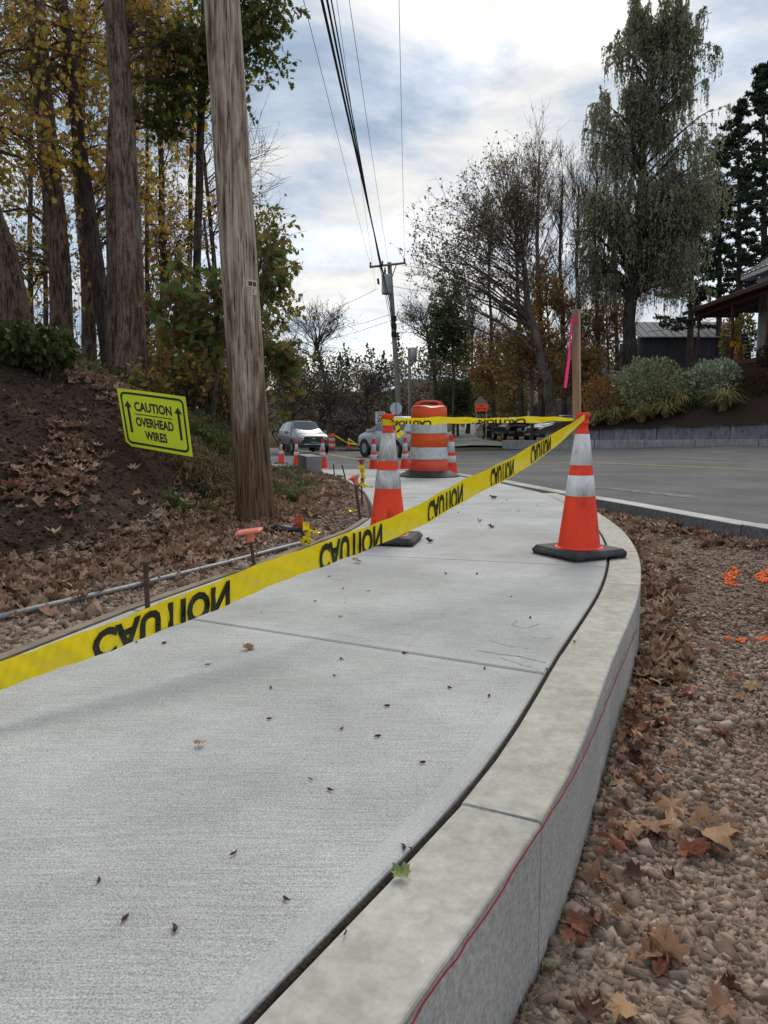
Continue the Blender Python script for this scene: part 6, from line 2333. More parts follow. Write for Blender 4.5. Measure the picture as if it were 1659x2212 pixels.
MB().box((dk[0] + 1.0, 73.5, dk[2] + 1.0), (4.4, .08, .08)).obj('rail', trim_m, gh, world=True)
for k in range(23):
    MB().box((dk[0] - 1.15 + k * .195, 73.5, dk[2] + .5), (.05, .05, .95)).obj('baluster', trim_m, gh, world=True)
for k in range(3):
    MB().box((dk[0] - 1.1 + k * 2.1, 73.6, (dk[2] + hp[2]) / 2), (.16, .16, dk[2] - hp[2])).obj('deck_post', trim_m, gh, world=True)

# bluish house in the hollow left of the speed sign
bhp = gp(740, 72)
bh = thing('blue_grey_house', 'blue grey house glimpsed through bare twigs behind the far drum', 'house', bhp)
x0, x1 = at_d(692, 900, 72)[0], at_d(792, 900, 72)[0]
zt_ = at_d(740, 905, 72)[2]
MB().box(((x0 + x1) / 2, 75, (bhp[2] + zt_) / 2), (x1 - x0, 6, zt_ - bhp[2])).obj('wall', pm('brown_grey_wall', (.11, .09, .075), (.08, .07, .06), scale=2, rough=.9), bh, world=True)
zr = at_d(740, 876, 76)[2]
V = [(x0 - .3, 71.7, zt_ - .1), (x1 + .3, 71.7, zt_ - .1), (x1 - .3, 75, zr), (x0 + .6, 75, zr), (x0 - .3, 78.3, zt_ - .1), (x1 + .3, 78.3, zt_ - .1)]
mk('roof', V, [(0, 1, 2, 3), (3, 2, 5, 4)], pm('blue_grey_roof', (.085, .10, .13), (.065, .078, .10), scale=2, rough=.95, spec=.05), bh, world=True)

# ------------------------------------------------------------------ planting above the wall
M['lf_varieg'] = island('white_edged_shrub_leaves', [(.38, .42, .28), (.60, .62, .50), (.20, .26, .13), (.48, .51, .36), (.14, .19, .09), (.30, .35, .20)], transl=.2, rough=.6)
M['lf_varieg2'] = island('white_edged_olive_leaves', [(.30, .32, .15), (.46, .47, .30), (.17, .19, .08), (.37, .38, .21), (.13, .15, .06)], transl=.2, rough=.6)
M['lf_blade'] = island('ornamental_grass_blades', [(.30, .28, .09), (.38, .32, .12), (.20, .21, .06), (.42, .35, .17), (.25, .26, .08)], transl=.3, rough=.6)
M['lf_russet'] = island('russet_shrub_leaves', [(.12, .035, .025), (.08, .03, .02), (.06, .05, .02), (.045, .055, .02), (.14, .06, .03)], transl=.25, rough=.6)


def shrub(label, c, R, mat, n, size, shape=DIAMOND, name='shrub', stems=18, up=.4, base_z=None, droop=0, group=None, light=.4):
    c, R = np.asarray(c, float), np.asarray(R, float)
    bz = c[2] - R[2] if base_z is None else base_z
    t = thing(name, label, 'shrub', (c[0], c[1], bz), group)
    e_ = c + R * rand_unit(stems) * .8
    s_ = np.c_[c[0] + rng.normal(size=stems) * R[0] * .15, c[1] + rng.normal(size=stems) * R[1] * .15, np.full(stems, bz)]
    P = bez(s_, (s_ + e_) / 2 + np.array((0, 0, .15 * R[2])), e_, 6)
    V, F = tubes(P, np.full((stems, 6), .012) * np.linspace(1, .4, 6)[None], 4)
    mk('stems', V, F, M['bark_dark'], t, world=True)
    q = rand_unit(n) * (rng.random((n, 1)) ** .22)
    lump = 1 + .16 * np.sin(q[:, 0:1] * 7 + q[:, 2:3] * 5) * np.cos(q[:, 1:2] * 6)
    C = c + R * q * lump
    C[:, 2] = np.maximum(C[:, 2], bz + .02)
    d = unit(q + rand_unit(n) * .7 + np.array((0, 0, up - droop)))
    V, F = leaf_mesh(C, size * rng.uniform(.6, 1.3, n), shape, d)
    mk('foliage', V, F, mat, t, world=True)
    return t


c = at_d(1402, 832, 37.3)
shrub('large round olive shrub with pale leaf edges above the wall', c, (70 * mpp(37.3), 1.5, 58 * mpp(37.3)), M['lf_varieg2'], 5200, .17)
c = at_d(1540, 832, 37.0)
shrub('large round shrub with bright white-edged leaves, below the porch', c, (62 * mpp(37), 1.4, 54 * mpp(37)), M['lf_varieg'], 5200, .18)
c = at_d(1490, 880, 35.9)
shrub('low dark green shrub between the two round shrubs', c, (28 * mpp(36), .6, 32 * mpp(36)), M['lf_green'], 1300, .13)
c = at_d(1650, 840, 35.2)
shrub('dark russet shrub beside the porch steps', c, (60 * mpp(35), 1.2, 42 * mpp(35)), M['lf_russet'], 3200, .13)
c = at_d(1300, 860, 38.5)
shrub('brown twiggy bush at the wall end behind the cone stake', c, (50 * mpp(38), 1.0, 50 * mpp(38)), M['lf_rust'], 1800, .12, stems=60)
c = at_d(1595, 735, 47.5)
shrub('tall green bush seen through the porch posts', c, (36 * mpp(47), 1.0, 70 * mpp(47)), M['lf_olive'], 2600, .2)
c = at_d(1650, 770, 36.8)
shrub('red-leaved plant by the last porch post in view', c, (16 * mpp(37), .5, 24 * mpp(37)), M['lf_russet'], 500, .12)


def grass_clump(label, c, h, w, n, mat, group='ornamental grasses above the wall', lean=0):
    t = thing('ornamental_grass', label, 'grass clump', c, group)
    an = rng.random(n) * 6.283
    L = h * rng.uniform(.6, 1.2, n)
    out = np.c_[np.cos(an) + lean, np.sin(an), np.zeros(n)] * (w * rng.uniform(.3, 1, n))[:, None]
    b0 = np.c_[rng.normal(size=(n, 2)) * .06, np.zeros(n)]
    P = bez(b0, b0 + out * .35 + np.array((0, 0, 1)) * (L * 1.0)[:, None], b0 + out + np.array((0, 0, 1)) * (L * rng.uniform(.15, .8, n))[:, None], 6)
    side = unit(np.cross(out, np.array((0, 0, 1.0))))
    wd = .024 * np.array((1, 1.2, 1.1, .9, .6, .1))
    V = np.stack([P - side[:, None] * wd[None, :, None], P + side[:, None] * wd[None, :, None]], 2).reshape(-1, 3)
    i = np.arange(n * 12).reshape(n, 6, 2)
    F = np.stack([i[:, :-1, 0], i[:, :-1, 1], i[:, 1:, 1], i[:, 1:, 0]], -1).reshape(-1, 4)
    mk('blades', V, F, mat, t)
    return t


for px_, d_, b_, h, w, lab in ((1285, 37.6, .7, .75, .8, 'low grass clump nearest the cone stake'), (1330, 37.0, .8, .9, .9, 'grass clump beneath the olive shrub, first of three'),
                               (1385, 36.2, .9, .9, .95, 'grass clump beneath the olive shrub, middle one'), (1440, 35.7, .9, .9, 1.0, 'grass clump beneath the olive shrub, towards the white-edged shrub'),
                               (1465, 36.0, 1.4, 1.15, .8, 'golden grass clump between the round shrubs'), (1560, 34.4, 1.0, 1.15, 1.1, 'arching grass clump below the white-edged shrub'),
                               (1310, 36.6, .6, .7, .9, 'spreading grass clump at the wall top edge')):
    rel = at_d(px_, 900, d_)[:2] - W0
    a = float(rel @ WD)
    b2 = max(.9, float(rel @ WNRM))
    q = wall_pt(a, b2)
    grass_clump(lab, (q[0], q[1], float(bed_h(a, b2)) - .03), h * 1.05, w * 1.25, 220, M['lf_blade'])
# ------------------------------------------------------------------ fallen leaves
def leaf_variants(n_out=18, k=14, seed=5):
    """curled dry maple leaves about 1 unit long"""
    r = np.random.default_rng(seed)
    out = np.array([(0, -.62), (.03, -.35), (.28, -.42), (.26, -.22), (.52, -.10), (.36, .02), (.42, .26), (.18, .18), (.13, .36), (0, .58), (-.13, .36), (-.18, .18), (-.42, .26),
                    (-.36, .02), (-.52, -.10), (-.26, -.22), (-.28, -.42), (-.03, -.35)])
    res = []
    for v in range(k):
        o = out * r.uniform(.88, 1.12, out.shape)
        inn = o * .5
        P = np.vstack([[(0, -.05)], inn, o])
        x, y = P[:, 0], P[:, 1]
        cu, cv, fold, tw = r.uniform(.1, 2.3), r.uniform(-.8, 1.5), r.uniform(-.3, .7), r.uniform(-1.2, 1.2)
        # roll the blade about a slanted axis, then cup and twist it
        an, R_ = r.uniform(0, 3.14), r.uniform(.16, .62)
        ca, sa = math.cos(an), math.sin(an)
        s1, s2 = x * ca + y * sa, -x * sa + y * ca
        q1 = R_ * np.sin(np.clip(s1 / R_, -1.9, 1.9))
        x, y = q1 * ca - s2 * sa, q1 * sa + s2 * ca
        z = R_ * (1 - np.cos(np.clip(s1 / R_, -1.9, 1.9))) * r.choice((-1, 1, 1)) + .25 * cu * x * x + .3 * cv * y * y + .4 * fold * np.abs(x) + .5 * tw * x * y
        z = z + r.normal(size=len(P)) * .055
        # strong curl rolls the blade inwards
        P3 = np.c_[x, y, z]
        n = len(o)
        F = [(0, 1 + i, 1 + (i + 1) % n) for i in range(n)]
        F2 = [(1 + i, 1 + n + i, 1 + n + (i + 1) % n, 1 + (i + 1) % n) for i in range(n)]
        st0 = len(P3)
        P3 = np.vstack([P3, [(.012, -.3, z[0]), (-.012, -.3, z[0]), (.02, -.95, z[0] + .12)]])
        res.append((P3 - np.array((0, 0, P3[:, 2].min())), F + F2 + [(st0, st0 + 1, st0 + 2)]))
    return res


LV = leaf_variants()
# a light version for the masses: 9 points
def leaf_light(k=10, seed=9):
    r = np.random.default_rng(seed)
    out = np.array([(0, -.52), (.20, -.26), (.52, -.14), (.28, .05), (.40, .32), (.13, .22), (0, .60), (-.13, .22), (-.40, .32), (-.28, .05), (-.52, -.14), (-.20, -.26)])
    res = []
    for v in range(k):
        o = out * r.uniform(.8, 1.15, out.shape)
        P = np.vstack([[(0, 0)], o])
        x, y = P[:, 0], P[:, 1]
        an, R_ = r.uniform(0, 3.14), r.uniform(.2, .8)
        ca, sa = math.cos(an), math.sin(an)
        s1, s2 = x * ca + y * sa, -x * sa + y * ca
        z0_ = R_ * (1 - np.cos(np.clip(s1 / R_, -1.8, 1.8)))
        s1 = R_ * np.sin(np.clip(s1 / R_, -1.8, 1.8))
        x, y = s1 * ca - s2 * sa, s1 * sa + s2 * ca
        z = z0_ + r.uniform(-.3, .5) * x * x + r.uniform(-.5, 1.1) * y * y + r.uniform(-.9, .9) * x * y + r.uniform(-.1, .5) * np.abs(x) + r.normal(size=len(P)) * .05
        res.append(np.c_[x * (1 - .25 * np.abs(x)), y, z - z.min()])
    return np.array(res)


LL = leaf_light()
LLF = np.array([(0, 1 + i, 1 + (i + 1) % 12) for i in range(12)])


def quat_rot(q):
    w, x, y, z = q.T
    return np.stack([np.stack([1 - 2 * (y * y + z * z), 2 * (x * y - z * w), 2 * (x * z + y * w)], -1), np.stack([2 * (x * y + z * w), 1 - 2 * (x * x + z * z), 2 * (y * z - x * w)], -1),
                     np.stack([2 * (x * z - y * w), 2 * (y * z + x * w), 1 - 2 * (x * x + y * y)], -1)], 1)


def rot_up(n, tilt):
    """random turn about z, then tilt up to tilt radians, sometimes face down"""
    a = rng.random(n) * 6.283
    b_ = rng.normal(size=n) * tilt
    c = rng.random(n) * 6.283
    q1 = np.c_[np.cos(a / 2), 0 * a, 0 * a, np.sin(a / 2)]
    ax = np.c_[np.cos(c), np.sin(c), 0 * c]
    q2 = np.c_[np.cos(b_ / 2), ax * np.sin(b_ / 2)[:, None]]
    return np.einsum('nij,njk->nik', quat_rot(q2), quat_rot(q1))


def litter(name, label, XY, hf, size, mat, tilt=.45, lift=.02):
    n = len(XY)
    k = rng.integers(0, len(LL), n)
    V = LL[k] * (size * rng.uniform(.6, 1.25, n))[:, None, None]
    V = np.einsum('nij,nkj->nki', rot_up(n, tilt), V)
    z = hf(XY[:, 0], XY[:, 1]) + rng.random(n) * lift
    V += np.c_[XY, z][:, None, :]
    F = (LLF[None] + (np.arange(n) * 13)[:, None, None]).reshape(-1, 3)
    o = mk(name, V.reshape(-1, 3), F, mat)
    return tag(o, label, 'leaves', kind='stuff')


def in_view(XY, hf, margin=60):
    """keep only spots the camera's frame covers, with a margin"""
    z = hf(XY[:, 0], XY[:, 1]) - EYE
    f = XY[:, 1] * math.cos(PITCH) - z * math.sin(PITCH)
    u = XY[:, 1] * math.sin(PITCH) + z * math.cos(PITCH)
    f = np.maximum(f, .05)
    px_, py_ = CXP + FPX * XY[:, 0] / f, CYP - FPX * u / f
    return (px_ > -margin) & (px_ < 1659 + margin) & (py_ > -50) & (py_ < 2212 + margin * 2), px_, py_


# left: thick litter at the foot of the bank and streaks on it
yy = rng.uniform(2.4, 11, 60000)
uu = rng.uniform(-.75, 3.2, 60000)
XY = np.c_[toe_x(yy) - uu, yy]
ok, px_, py_ = in_view(XY, bank_h)
sw_l = np.interp(XY[:, 1], SW_L[:, 1], SW_L[:, 0])
dens = np.exp(-((uu - .05) / np.where(uu > .05, .26, .36)) ** 2) * 1.0
dens = np.maximum(dens, .9 * ((uu > -.1) & (uu < .55) & (yy > 6.2)))
dens *= np.interp(yy, [2.4, 3.2, 4, 11], [.15, .6, 1, 1])
dens = np.maximum(dens, .012 * (uu > .4))
dens = np.maximum(dens, .9 * np.exp(-(((px_ - 150) / 45) ** 2 + ((py_ - 1010) / 75) ** 2)))       # drift lying in a rut of the soil
dens = np.maximum(dens, .8 * np.exp(-(((px_ - 70) / 90) ** 2 + ((py_ - 1050) / 40) ** 2)))
dens = np.maximum(dens, .75 * ((py_ < 830) & (py_ > 735) & (px_ > 150) & (px_ < 330)))
dens = np.maximum(dens, .5 * np.exp(-((py_ - (835 + (px_ - 220) * .75)) / 28) ** 2) * ((px_ > 200) & (px_ < 300)))
dens = np.maximum(dens, .55 * (uu > 1.5) * (yy > 7.2))
keep = ok & (XY[:, 0] < sw_l - .05) & (rng.random(len(yy)) < dens * np.interp(yy, [3, 5, 8, 11], [.5, .62, .8, .8])) & ~((px_ > 250) & (px_ < 418) & (py_ > 835) & (py_ < 960) & (uu < .3))
XYl = XY[keep]
litter('leaf_litter', 'thick brown maple leaf litter at the foot of the dark soil bank', XYl, bank_h, .084, M['litter'], .5, .03)

# right: drifts along the curbs
xx, yy = rng.uniform(-.2, 3.2, 40000), rng.uniform(.7, 7.4, 40000)
XY = np.c_[xx, yy]
ok, px_, py_ = in_view(XY, gravel_h)
cur = np.interp(yy, OC[:, 1], OC[:, 0])
rd = np.interp(yy, [-4, 2.2, 4.75, 6.6, 7.6], [5.3, 3.4, 2.5, 2.02, 1.72]) - .1
inside = (xx > cur + .03) & (xx < rd)
a_ = xx - cur
dens = 1.0 * np.exp(-(a_ / .17) ** 2) * np.interp(yy, [.9, 1.3, 1.5, 3, 5, 7], [.0, .35, .9, .8, .9, 1])
dens = np.maximum(dens, .9 * np.exp(-((rd - xx) / .20) ** 2) * np.interp(yy, [3, 4.2, 6], [.4, 1, 1]))
dens = np.maximum(dens, .60 * sstep(4.9, 5.8, yy))
dens = np.maximum(dens, .55 * np.exp(-(((xx - .68) / .22) ** 2 + ((yy - 1.62) / .16) ** 2)))
dens = np.maximum(dens, .10 * np.exp(-(((xx - 1.05) / .3) ** 2 + ((yy - 2.2) / .5) ** 2)))
dens = np.maximum(dens, .012)
keep = ok & inside & (rng.random(len(yy)) < dens * np.interp(yy, [1, 2, 3, 7], [.55, .55, .55, .5]))
XYr = XY[keep]
near = XYr[:, 1] < 2.6
litter('leaf_litter', 'brown leaf drifts lying against the stone curb across the gravel', XYr[~near], gravel_h, .085, M['litter'], .45, .03)

# the nearest leaves one by one
lmesh = {}
for mk_ in ('leaf_tan', 'leaf_red', 'leaf_mid', 'leaf_dark', 'leaf_gold', 'leaf_pale_green'):
    lmesh[mk_] = [mesh_from('fallen_leaf', P, F, [M[mk_]], smooth=True) for P, F in LV[:(14 if mk_ in ('leaf_mid', 'leaf_red', 'leaf_tan') else 5)]]


def one_leaf(pos, size, mat, label, group=None, var=None, rot=None, cat='leaf'):
    ms = lmesh[mat]
    o = bpy.data.objects.new('fallen_leaf', ms[var if var is not None else random.randrange(len(ms))])
    COL.objects.link(o)
    o.location = tuple(float(c) for c in pos)
    o.scale = (size, size, size)
    o.rotation_euler = rot if rot is not None else (random.gauss(0, .3), random.gauss(0, .3), random.uniform(0, 6.28))
    return tag(o, label, cat, group)


nearxy = XYr[near]
names = {'leaf_tan': 'tan', 'leaf_red': 'russet', 'leaf_mid': 'brown', 'leaf_dark': 'dark brown', 'leaf_gold': 'golden'}
for x, y in nearxy[:200]:
    mt = random.choices(['leaf_mid', 'leaf_red', 'leaf_tan', 'leaf_dark'], [5, 2, 2, 3])[0]
    one_leaf((x, y, float(gravel_h(x, y)) + random.uniform(.004, .03)), random.uniform(.03, .06), mt,
             f'{names[mt]} curled maple leaf in the drift at the foot of the curved curb', f'{names[mt]} leaves in the drift along the curved curb')
# conspicuous single leaves on the stones
for px_, py_, sz, mt, var, lab in ((1435, 2065, .085, 'leaf_tan', 2, 'large pale tan curled leaf lying alone on the bare gravel'),
                                   (1405, 2035, .07, 'leaf_red', 4, 'rolled red-tipped leaf just above the large tan leaf'),
                                   (1440, 2100, .06, 'leaf_red', 6, 'small russet leaf tucked under the large tan leaf'),
                                   (1350, 2205, .075, 'leaf_tan', 1, 'tan leaf cut by the bottom edge of the picture'),
                                   (1250, 2000, .055, 'leaf_red', 8, 'orange-brown leaf standing against the curb foot'),
                                   (1520, 1790, .095, 'leaf_tan', 3, 'big flat tan maple leaf on top of the leaf pile'),
                                   (1545, 1830, .085, 'leaf_tan', 5, 'long folded tan leaf at the pile edge'),
                                   (1500, 1850, .09, 'leaf_red', 7, 'dark red broad leaf beside the folded tan leaf'),
                                   (1420, 1800, .085, 'leaf_mid', 9, 'broad brown leaf in the middle of the leaf pile'),
                                   (1350, 1815, .08, 'leaf_mid', 10, 'broad brown leaf propped on the curb side of the pile'),
                                   (1450, 1755, .085, 'leaf_tan', 11, 'upright tan leaf at the back of the leaf pile'),
                                   (1385, 1610, .08, 'leaf_tan', 0, 'pale brown leaf close to the curb above the pile'),
                                   (1185, 2090, .03, 'leaf_pale_green', 0, 'small crumpled pale green leaf at the curb foot'),
                                   (1275, 1995, .026, 'leaf_pale_green', 2, 'tiny green leaf scrap on the gravel by the curb'),
                                   (1585, 1480, .075, 'leaf_mid', 12, 'brown leaf by the sprayed orange line'),
                                   (1620, 1500, .07, 'leaf_tan', 13, 'tan leaf below the sprayed orange line')):
    p = at_z(px_, py_, -.255)
    one_leaf((p[0], p[1], float(gravel_h(p[0], p[1])) + .018), sz, mt, lab, var=var)
# leaves and scraps on the slabs
for px_, py_, sz, mt, var, lab, rot in ((535, 1402, .045, 'leaf_tan', 6, 'curled tan leaf standing up on the slab under the tape', (1.0, .2, .4)),
                                        (770, 1216, .05, 'leaf_gold', 1, 'golden curled leaf on the slab by the dirty cone', (.25, .1, 1.2)),
                                        (432, 1612, .026, 'leaf_tan', 1, 'small flat pale leaf alone on the large slab', (.1, .1, 2)),
                                        (866, 1893, .034, 'leaf_pale_green', 3, 'green leaf bridging the joint between slab and curb', (.15, -.2, .7)),
                                        (925, 1172, .06, 'leaf_dark', 2, 'dark crumpled leaf beside the dirty cone base', (.5, .2, 1)),
                                        (1065, 1078, .08, 'leaf_dark', 1, 'dark brown leaf on the slab past the tape', (.3, .2, 2)),
                                        (735, 1115, .08, 'leaf_mid', 1, 'brown leaf lying by the far form stake', (.2, .2, 2)),
                                        (1060, 1140, .05, 'leaf_dark', 3, 'small dark leaf between the two cones', (.3, .2, .2)),
                                        (1035, 1127, .06, 'leaf_dark', 4, 'dark split leaf between the two cones', (.2, .1, 1))):
    p = at_z(px_, py_, 0)
    one_leaf((p[0], p[1], .004), sz, mt, lab, var=var if mt != 'leaf_dark' else var % 5, rot=rot)
pods = [(212, 1903), (270, 1988), (375, 2008), (620, 1944), (505, 1845), (745, 2017), (714, 1708), (672, 1685), (583, 1554), (815, 1593), (738, 1575), (912, 1650), (835, 1527), (586, 1487), (723, 1461),
        (450, 1437), (738, 1425), (1046, 1445), (1057, 1505), (972, 1487), (875, 1412), (355, 1390), (296, 1388), (745, 1303), (736, 1333), (797, 1278), (742, 1272), (1240, 1388), (1145, 1335),
        (565, 1325), (962, 1240), (1180, 1447), (712, 1246), (680, 1300), (1105, 1290), (1030, 1240), (1120, 1105), (1160, 1092), (990, 1108), (1095, 1080), (1000, 1092), (888, 1838), (870, 1832)]
podm = []
for k in range(4):
    r = np.random.default_rng(40 + k)
    n_ = 7
    P = np.c_[np.linspace(-.5, .5, n_), .12 * np.sin(np.linspace(0, 3, n_) * r.uniform(.6, 1.6)), .08 + .05 * r.random(n_)]
    mb = MB().tube(P, list(np.array((.02, .05, .10, .15, .16, .13, .04)) * (1 if k % 2 else .6)), 6)
    podm.append(mesh_from('seed_scrap', mb.v, mb.f, [M['leaf_dark']], smooth=True))
for (px_, py_) in pods:
    p = at_z(px_, py_, 0)
    o = bpy.data.objects.new('seed_scrap', random.choice(podm))
    COL.objects.link(o)
    o.location = (p[0], p[1], .0015)
    s_ = random.uniform(.014, .022) * (1.25 if p[1] > 3 else 1)
    o.scale = (s_, s_, s_)
    o.rotation_euler = (0, 0, random.uniform(0, 6.28))
    tag(o, 'small dark brown curled seed scrap lying on the pale sidewalk slabs', 'seed scrap', 'dark seed scraps scattered on the sidewalk')

# ------------------------------------------------------------------ gravel
ICO = None
bm = bmesh.new()
bmesh.ops.create_icosphere(bm, subdivisions=1, radius=1)
bm.free()
ICO = np.array([(x, y, z) for z in (-.62, .62) for x, y in ((-.7, -.7), (.7, -.7), (.7, .7), (-.7, .7))])
ICF = np.array([(0, 3, 2), (0, 2, 1), (4, 5, 6), (4, 6, 7), (0, 1, 5), (0, 5, 4), (1, 2, 6), (1, 6, 5), (2, 3, 7), (2, 7, 6), (3, 0, 4), (3, 4, 7)])


def stones(name, label, XY, hf, size, mat, sink=.25):
    n = len(XY)
    sz = size * np.exp(rng.normal(size=n) * .38)
    V = ICO[None] * (1 + rng.normal(size=(n, 8, 3)) * .24)
    V = V * (sz[:, None] * rng.uniform(.55, 1.2, (n, 3)) * np.array((1.05, 1.05, .68)))[:, None, :]
    q = unit(rng.normal(size=(n, 4)) * np.array((1, .28, .28, 1)))
    V = np.einsum('nij,nkj->nki', quat_rot(q), V)
    z = hf(XY[:, 0], XY[:, 1]) + sz * (.45 - sink)
    V = V + np.c_[XY, z][:, None, :]
    F = (ICF[None] + (np.arange(n) * 8)[:, None, None]).reshape(-1, 3)
    o = mk(name, V.reshape(-1, 3), F, mat)
    return tag(o, label, 'gravel', kind='stuff')


n = 150000
yy = 1 / rng.uniform(1 / 6.8, 1 / .78, n)
xx = rng.uniform(.0, .70, n) * yy
XY = np.c_[xx, yy]
ok, px_, py_ = in_view(XY, gravel_h, 120)
cur = np.interp(yy, OC[:, 1], OC[:, 0])
rd = np.interp(yy, [-4, 2.2, 4.75, 6.6, 7.6], [5.3, 3.4, 2.5, 2.02, 1.72]) - .09
keep = ok & (xx > cur + .012) & (xx < rd)
XY = XY[keep]
stones('gravel', 'brown crushed stone filling the bed beside the curved curb', XY, gravel_h, .0068, M['gravel'], sink=.12)
fine = XY[XY[:, 1] < 2.2]
stones('gravel', 'fine grit between the larger stones of the bed', fine + rng.normal(size=fine.shape) * .01, gravel_h, .0032, M['gravel'], sink=.1)
big = XY[rng.random(len(XY)) < np.where(XY[:, 1] < 1.6, .035, .02)]
stones('gravel', 'larger angular stones among the crushed stone by the curb', big, gravel_h, .0088, M['gravel'], sink=.25)
n = 26000
yy = 1 / rng.uniform(1 / 9.5, 1 / 2.0, n)
uu = rng.uniform(-.95, .45, n)
XY = np.c_[toe_x(yy) - uu, yy]
ok, px_, py_ = in_view(XY, bank_h, 60)
sw_l = np.interp(yy, SW_L[:, 1], SW_L[:, 0])
XY = XY[ok & (XY[:, 0] < sw_l - .05)]
stones('gravel', 'brown crushed stone strip between the walk and the leafy bank', XY, bank_h, .0105, M['gravel'], sink=.15)
# clods and pebbles on the dark soil
n = 7000
yy = rng.uniform(3.6, 8, n)
uu = rng.uniform(.1, 2.6, n)
XY = np.c_[toe_x(yy) - uu, yy]
ok, px_, py_ = in_view(XY, bank_h, 40)
clod_m = island('soil_clods', [(.03, .025, .02), (.018, .015, .013), (.05, .04, .032), (.025, .02, .017), (.035, .03, .025), (.02, .017, .014), (.04, .033, .027), (.14, .12, .10)], transl=0, rough=1)
stones('soil_clods', 'dark crumbs of soil and pebbles over the bare bank', XY[ok], bank_h, .008, clod_m, sink=.1)
# orange survey paint on the stones
spray = solid('orange_survey_paint', (.85, .16, .03), .8)
for pts, lab in (([(1565, 1366), (1600, 1367), (1640, 1369), (1700, 1371)], 'straight sprayed orange line on the gravel'), ([(1592, 1262), (1572, 1266), (1570, 1276), (1590, 1282)], 'sprayed orange hook mark on the gravel'),
                 ([(1668, 1262), (1645, 1270), (1642, 1280), (1668, 1284)], 'sprayed orange curl at the picture edge')):
    XYp = []
    for a, b_ in zip(pts[:-1], pts[1:]):
        A, B = at_z(*a, -.235)[:2], at_z(*b_, -.235)[:2]
        m_ = int(np.linalg.norm(B - A) * 500)
        t = rng.random(m_)[:, None]
        XYp.append(A + (B - A) * t + rng.normal(size=(m_, 2)) * .013)
    o = stones('paint_mark', lab, np.vstack(XYp), lambda x, y: gravel_h(x, y) + .004, .0062, spray, sink=.1)
    o['category'] = 'paint mark'
    del o['kind']

# rocks one can pick out
def rock(pos, s, mat, label, sx=1.0, sz=.7, seed=0):
    bm = bmesh.new()
    bmesh.ops.create_icosphere(bm, subdivisions=2, radius=1)
    r = np.random.default_rng(seed)
    pl = unit(r.normal(size=(9, 3)))
    V = np.array([v.co[:] for v in bm.verts])
    for q in pl:
        d = V @ q
        V -= np.maximum(0, d - r.uniform(.55, .85))[:, None] * q
    F = np.array([[v.index for v in f.verts] for f in bm.faces])
    bm.free()
    V = V * np.array((s * sx, s, s * sz))
    o = mk('rock', V, F, mat)
    o.location = (pos[0], pos[1], pos[2] + s * sz * .45)
    return tag(o, label, 'rock')


def on_bank(px, py, d0=2.0, d1=14):
    """first point along the line of sight that meets the bank"""
    for d in np.linspace(d0, d1, 1200):
        p = at_d(px, py, d)
        if p[2] <= float(bank_h(p[0], p[1])):
            return p
    return at_d(px, py, d1)


for px_, py_, s_, mt, sx, lab in ((64, 1262, .048, 'rock', 1.0, 'pale angular rock with a clean top at the leaf edge'), (130, 1248, .034, 'rock', 1.1, 'tan rock beside the pale angular rock'),
                                  (20, 1262, .042, 'rock', .9, 'tan rock at the picture edge under leaves'), (858, 0, 0, '', 1, ''), (378, 1196, .022, 'rock', 1.1, 'small grey stone in the litter below the sign'),
                                  (715, 1050, .085, 'rock', 1.3, 'pale broken stone near the sawn granite post'), (736, 1036, .075, 'rock_dark', 1.0, 'dark round stone near the sawn granite post'),
                                  (698, 1058, .06, 'rock_dark', 1.2, 'small dark stone below the pale broken stone'), (478, 1180, .02, 'rock', 1.3, 'grey pebble by the conduit'),
                                  (640, 1192, .03, 'rock', 1.4, 'flat grey stone under the tape tassel')):
    if s_ == 0:
        continue
    p = on_bank(px_, py_)
    rock(p, s_, M[mt], lab, sx, .7, int(px_))

# ------------------------------------------------------------------ things along the form
fb_ = edge_seg(SW_L, 1.2, 5.3, 24)
for k, (i0, i1, lab) in enumerate(((0, 13, 'weathered form board edging the near slab'), (13, 24, 'weathered form board edging the slabs by the dirty cone'))):
    P = fb_[i0:i1]
    a_, b_ = off(P, .004), off(P, .042)
    n = len(P)
    V = np.vstack([np.c_[a_, np.full(n, .002)], np.c_[b_, np.full(n, .002)], np.c_[a_, np.full(n, -.13)], np.c_[b_, np.full(n, -.13)]])
    F = []
    for i in range(n - 1):
        F += [(i, i + 1, n + i + 1, n + i), (n + i, n + i + 1, 3 * n + i + 1, 3 * n + i), (i, 2 * n + i, 2 * n + i + 1, i + 1)]
    F += [(0, n, 3 * n, 2 * n), (n - 1, 3 * n - 1, 4 * n - 1, 2 * n - 1)]
    o = mk('form_board', V, F, M['board_wood'])
    tag(o, lab, 'board')


def stake(label, pb_px, pt_px, d, r=.008, cap=None, head=False, group=None):
    """steel pin through two picture points at distance d"""
    a, b_ = at_d(*pb_px, d), at_d(*pt_px, d)
    gz_ = min(float(bank_h(a[0], a[1])), a[2]) - .1
    t = thing('form_stake', label, 'stake', (a[0], a[1], gz_), group)
    up = (b_ - a) / (b_[2] - a[2])
    bot = a + up * (gz_ - a[2])
    MB().tube([bot, b_], r, 8).obj('pin', M['rust'], t, world=True)
    if head:
        ax = unit(up)
        MB().tube([b_ - ax * .012, b_], .019, 12).obj('pin_head', M['rust'], t, world=True)
    return t, a, b_, unit(up)


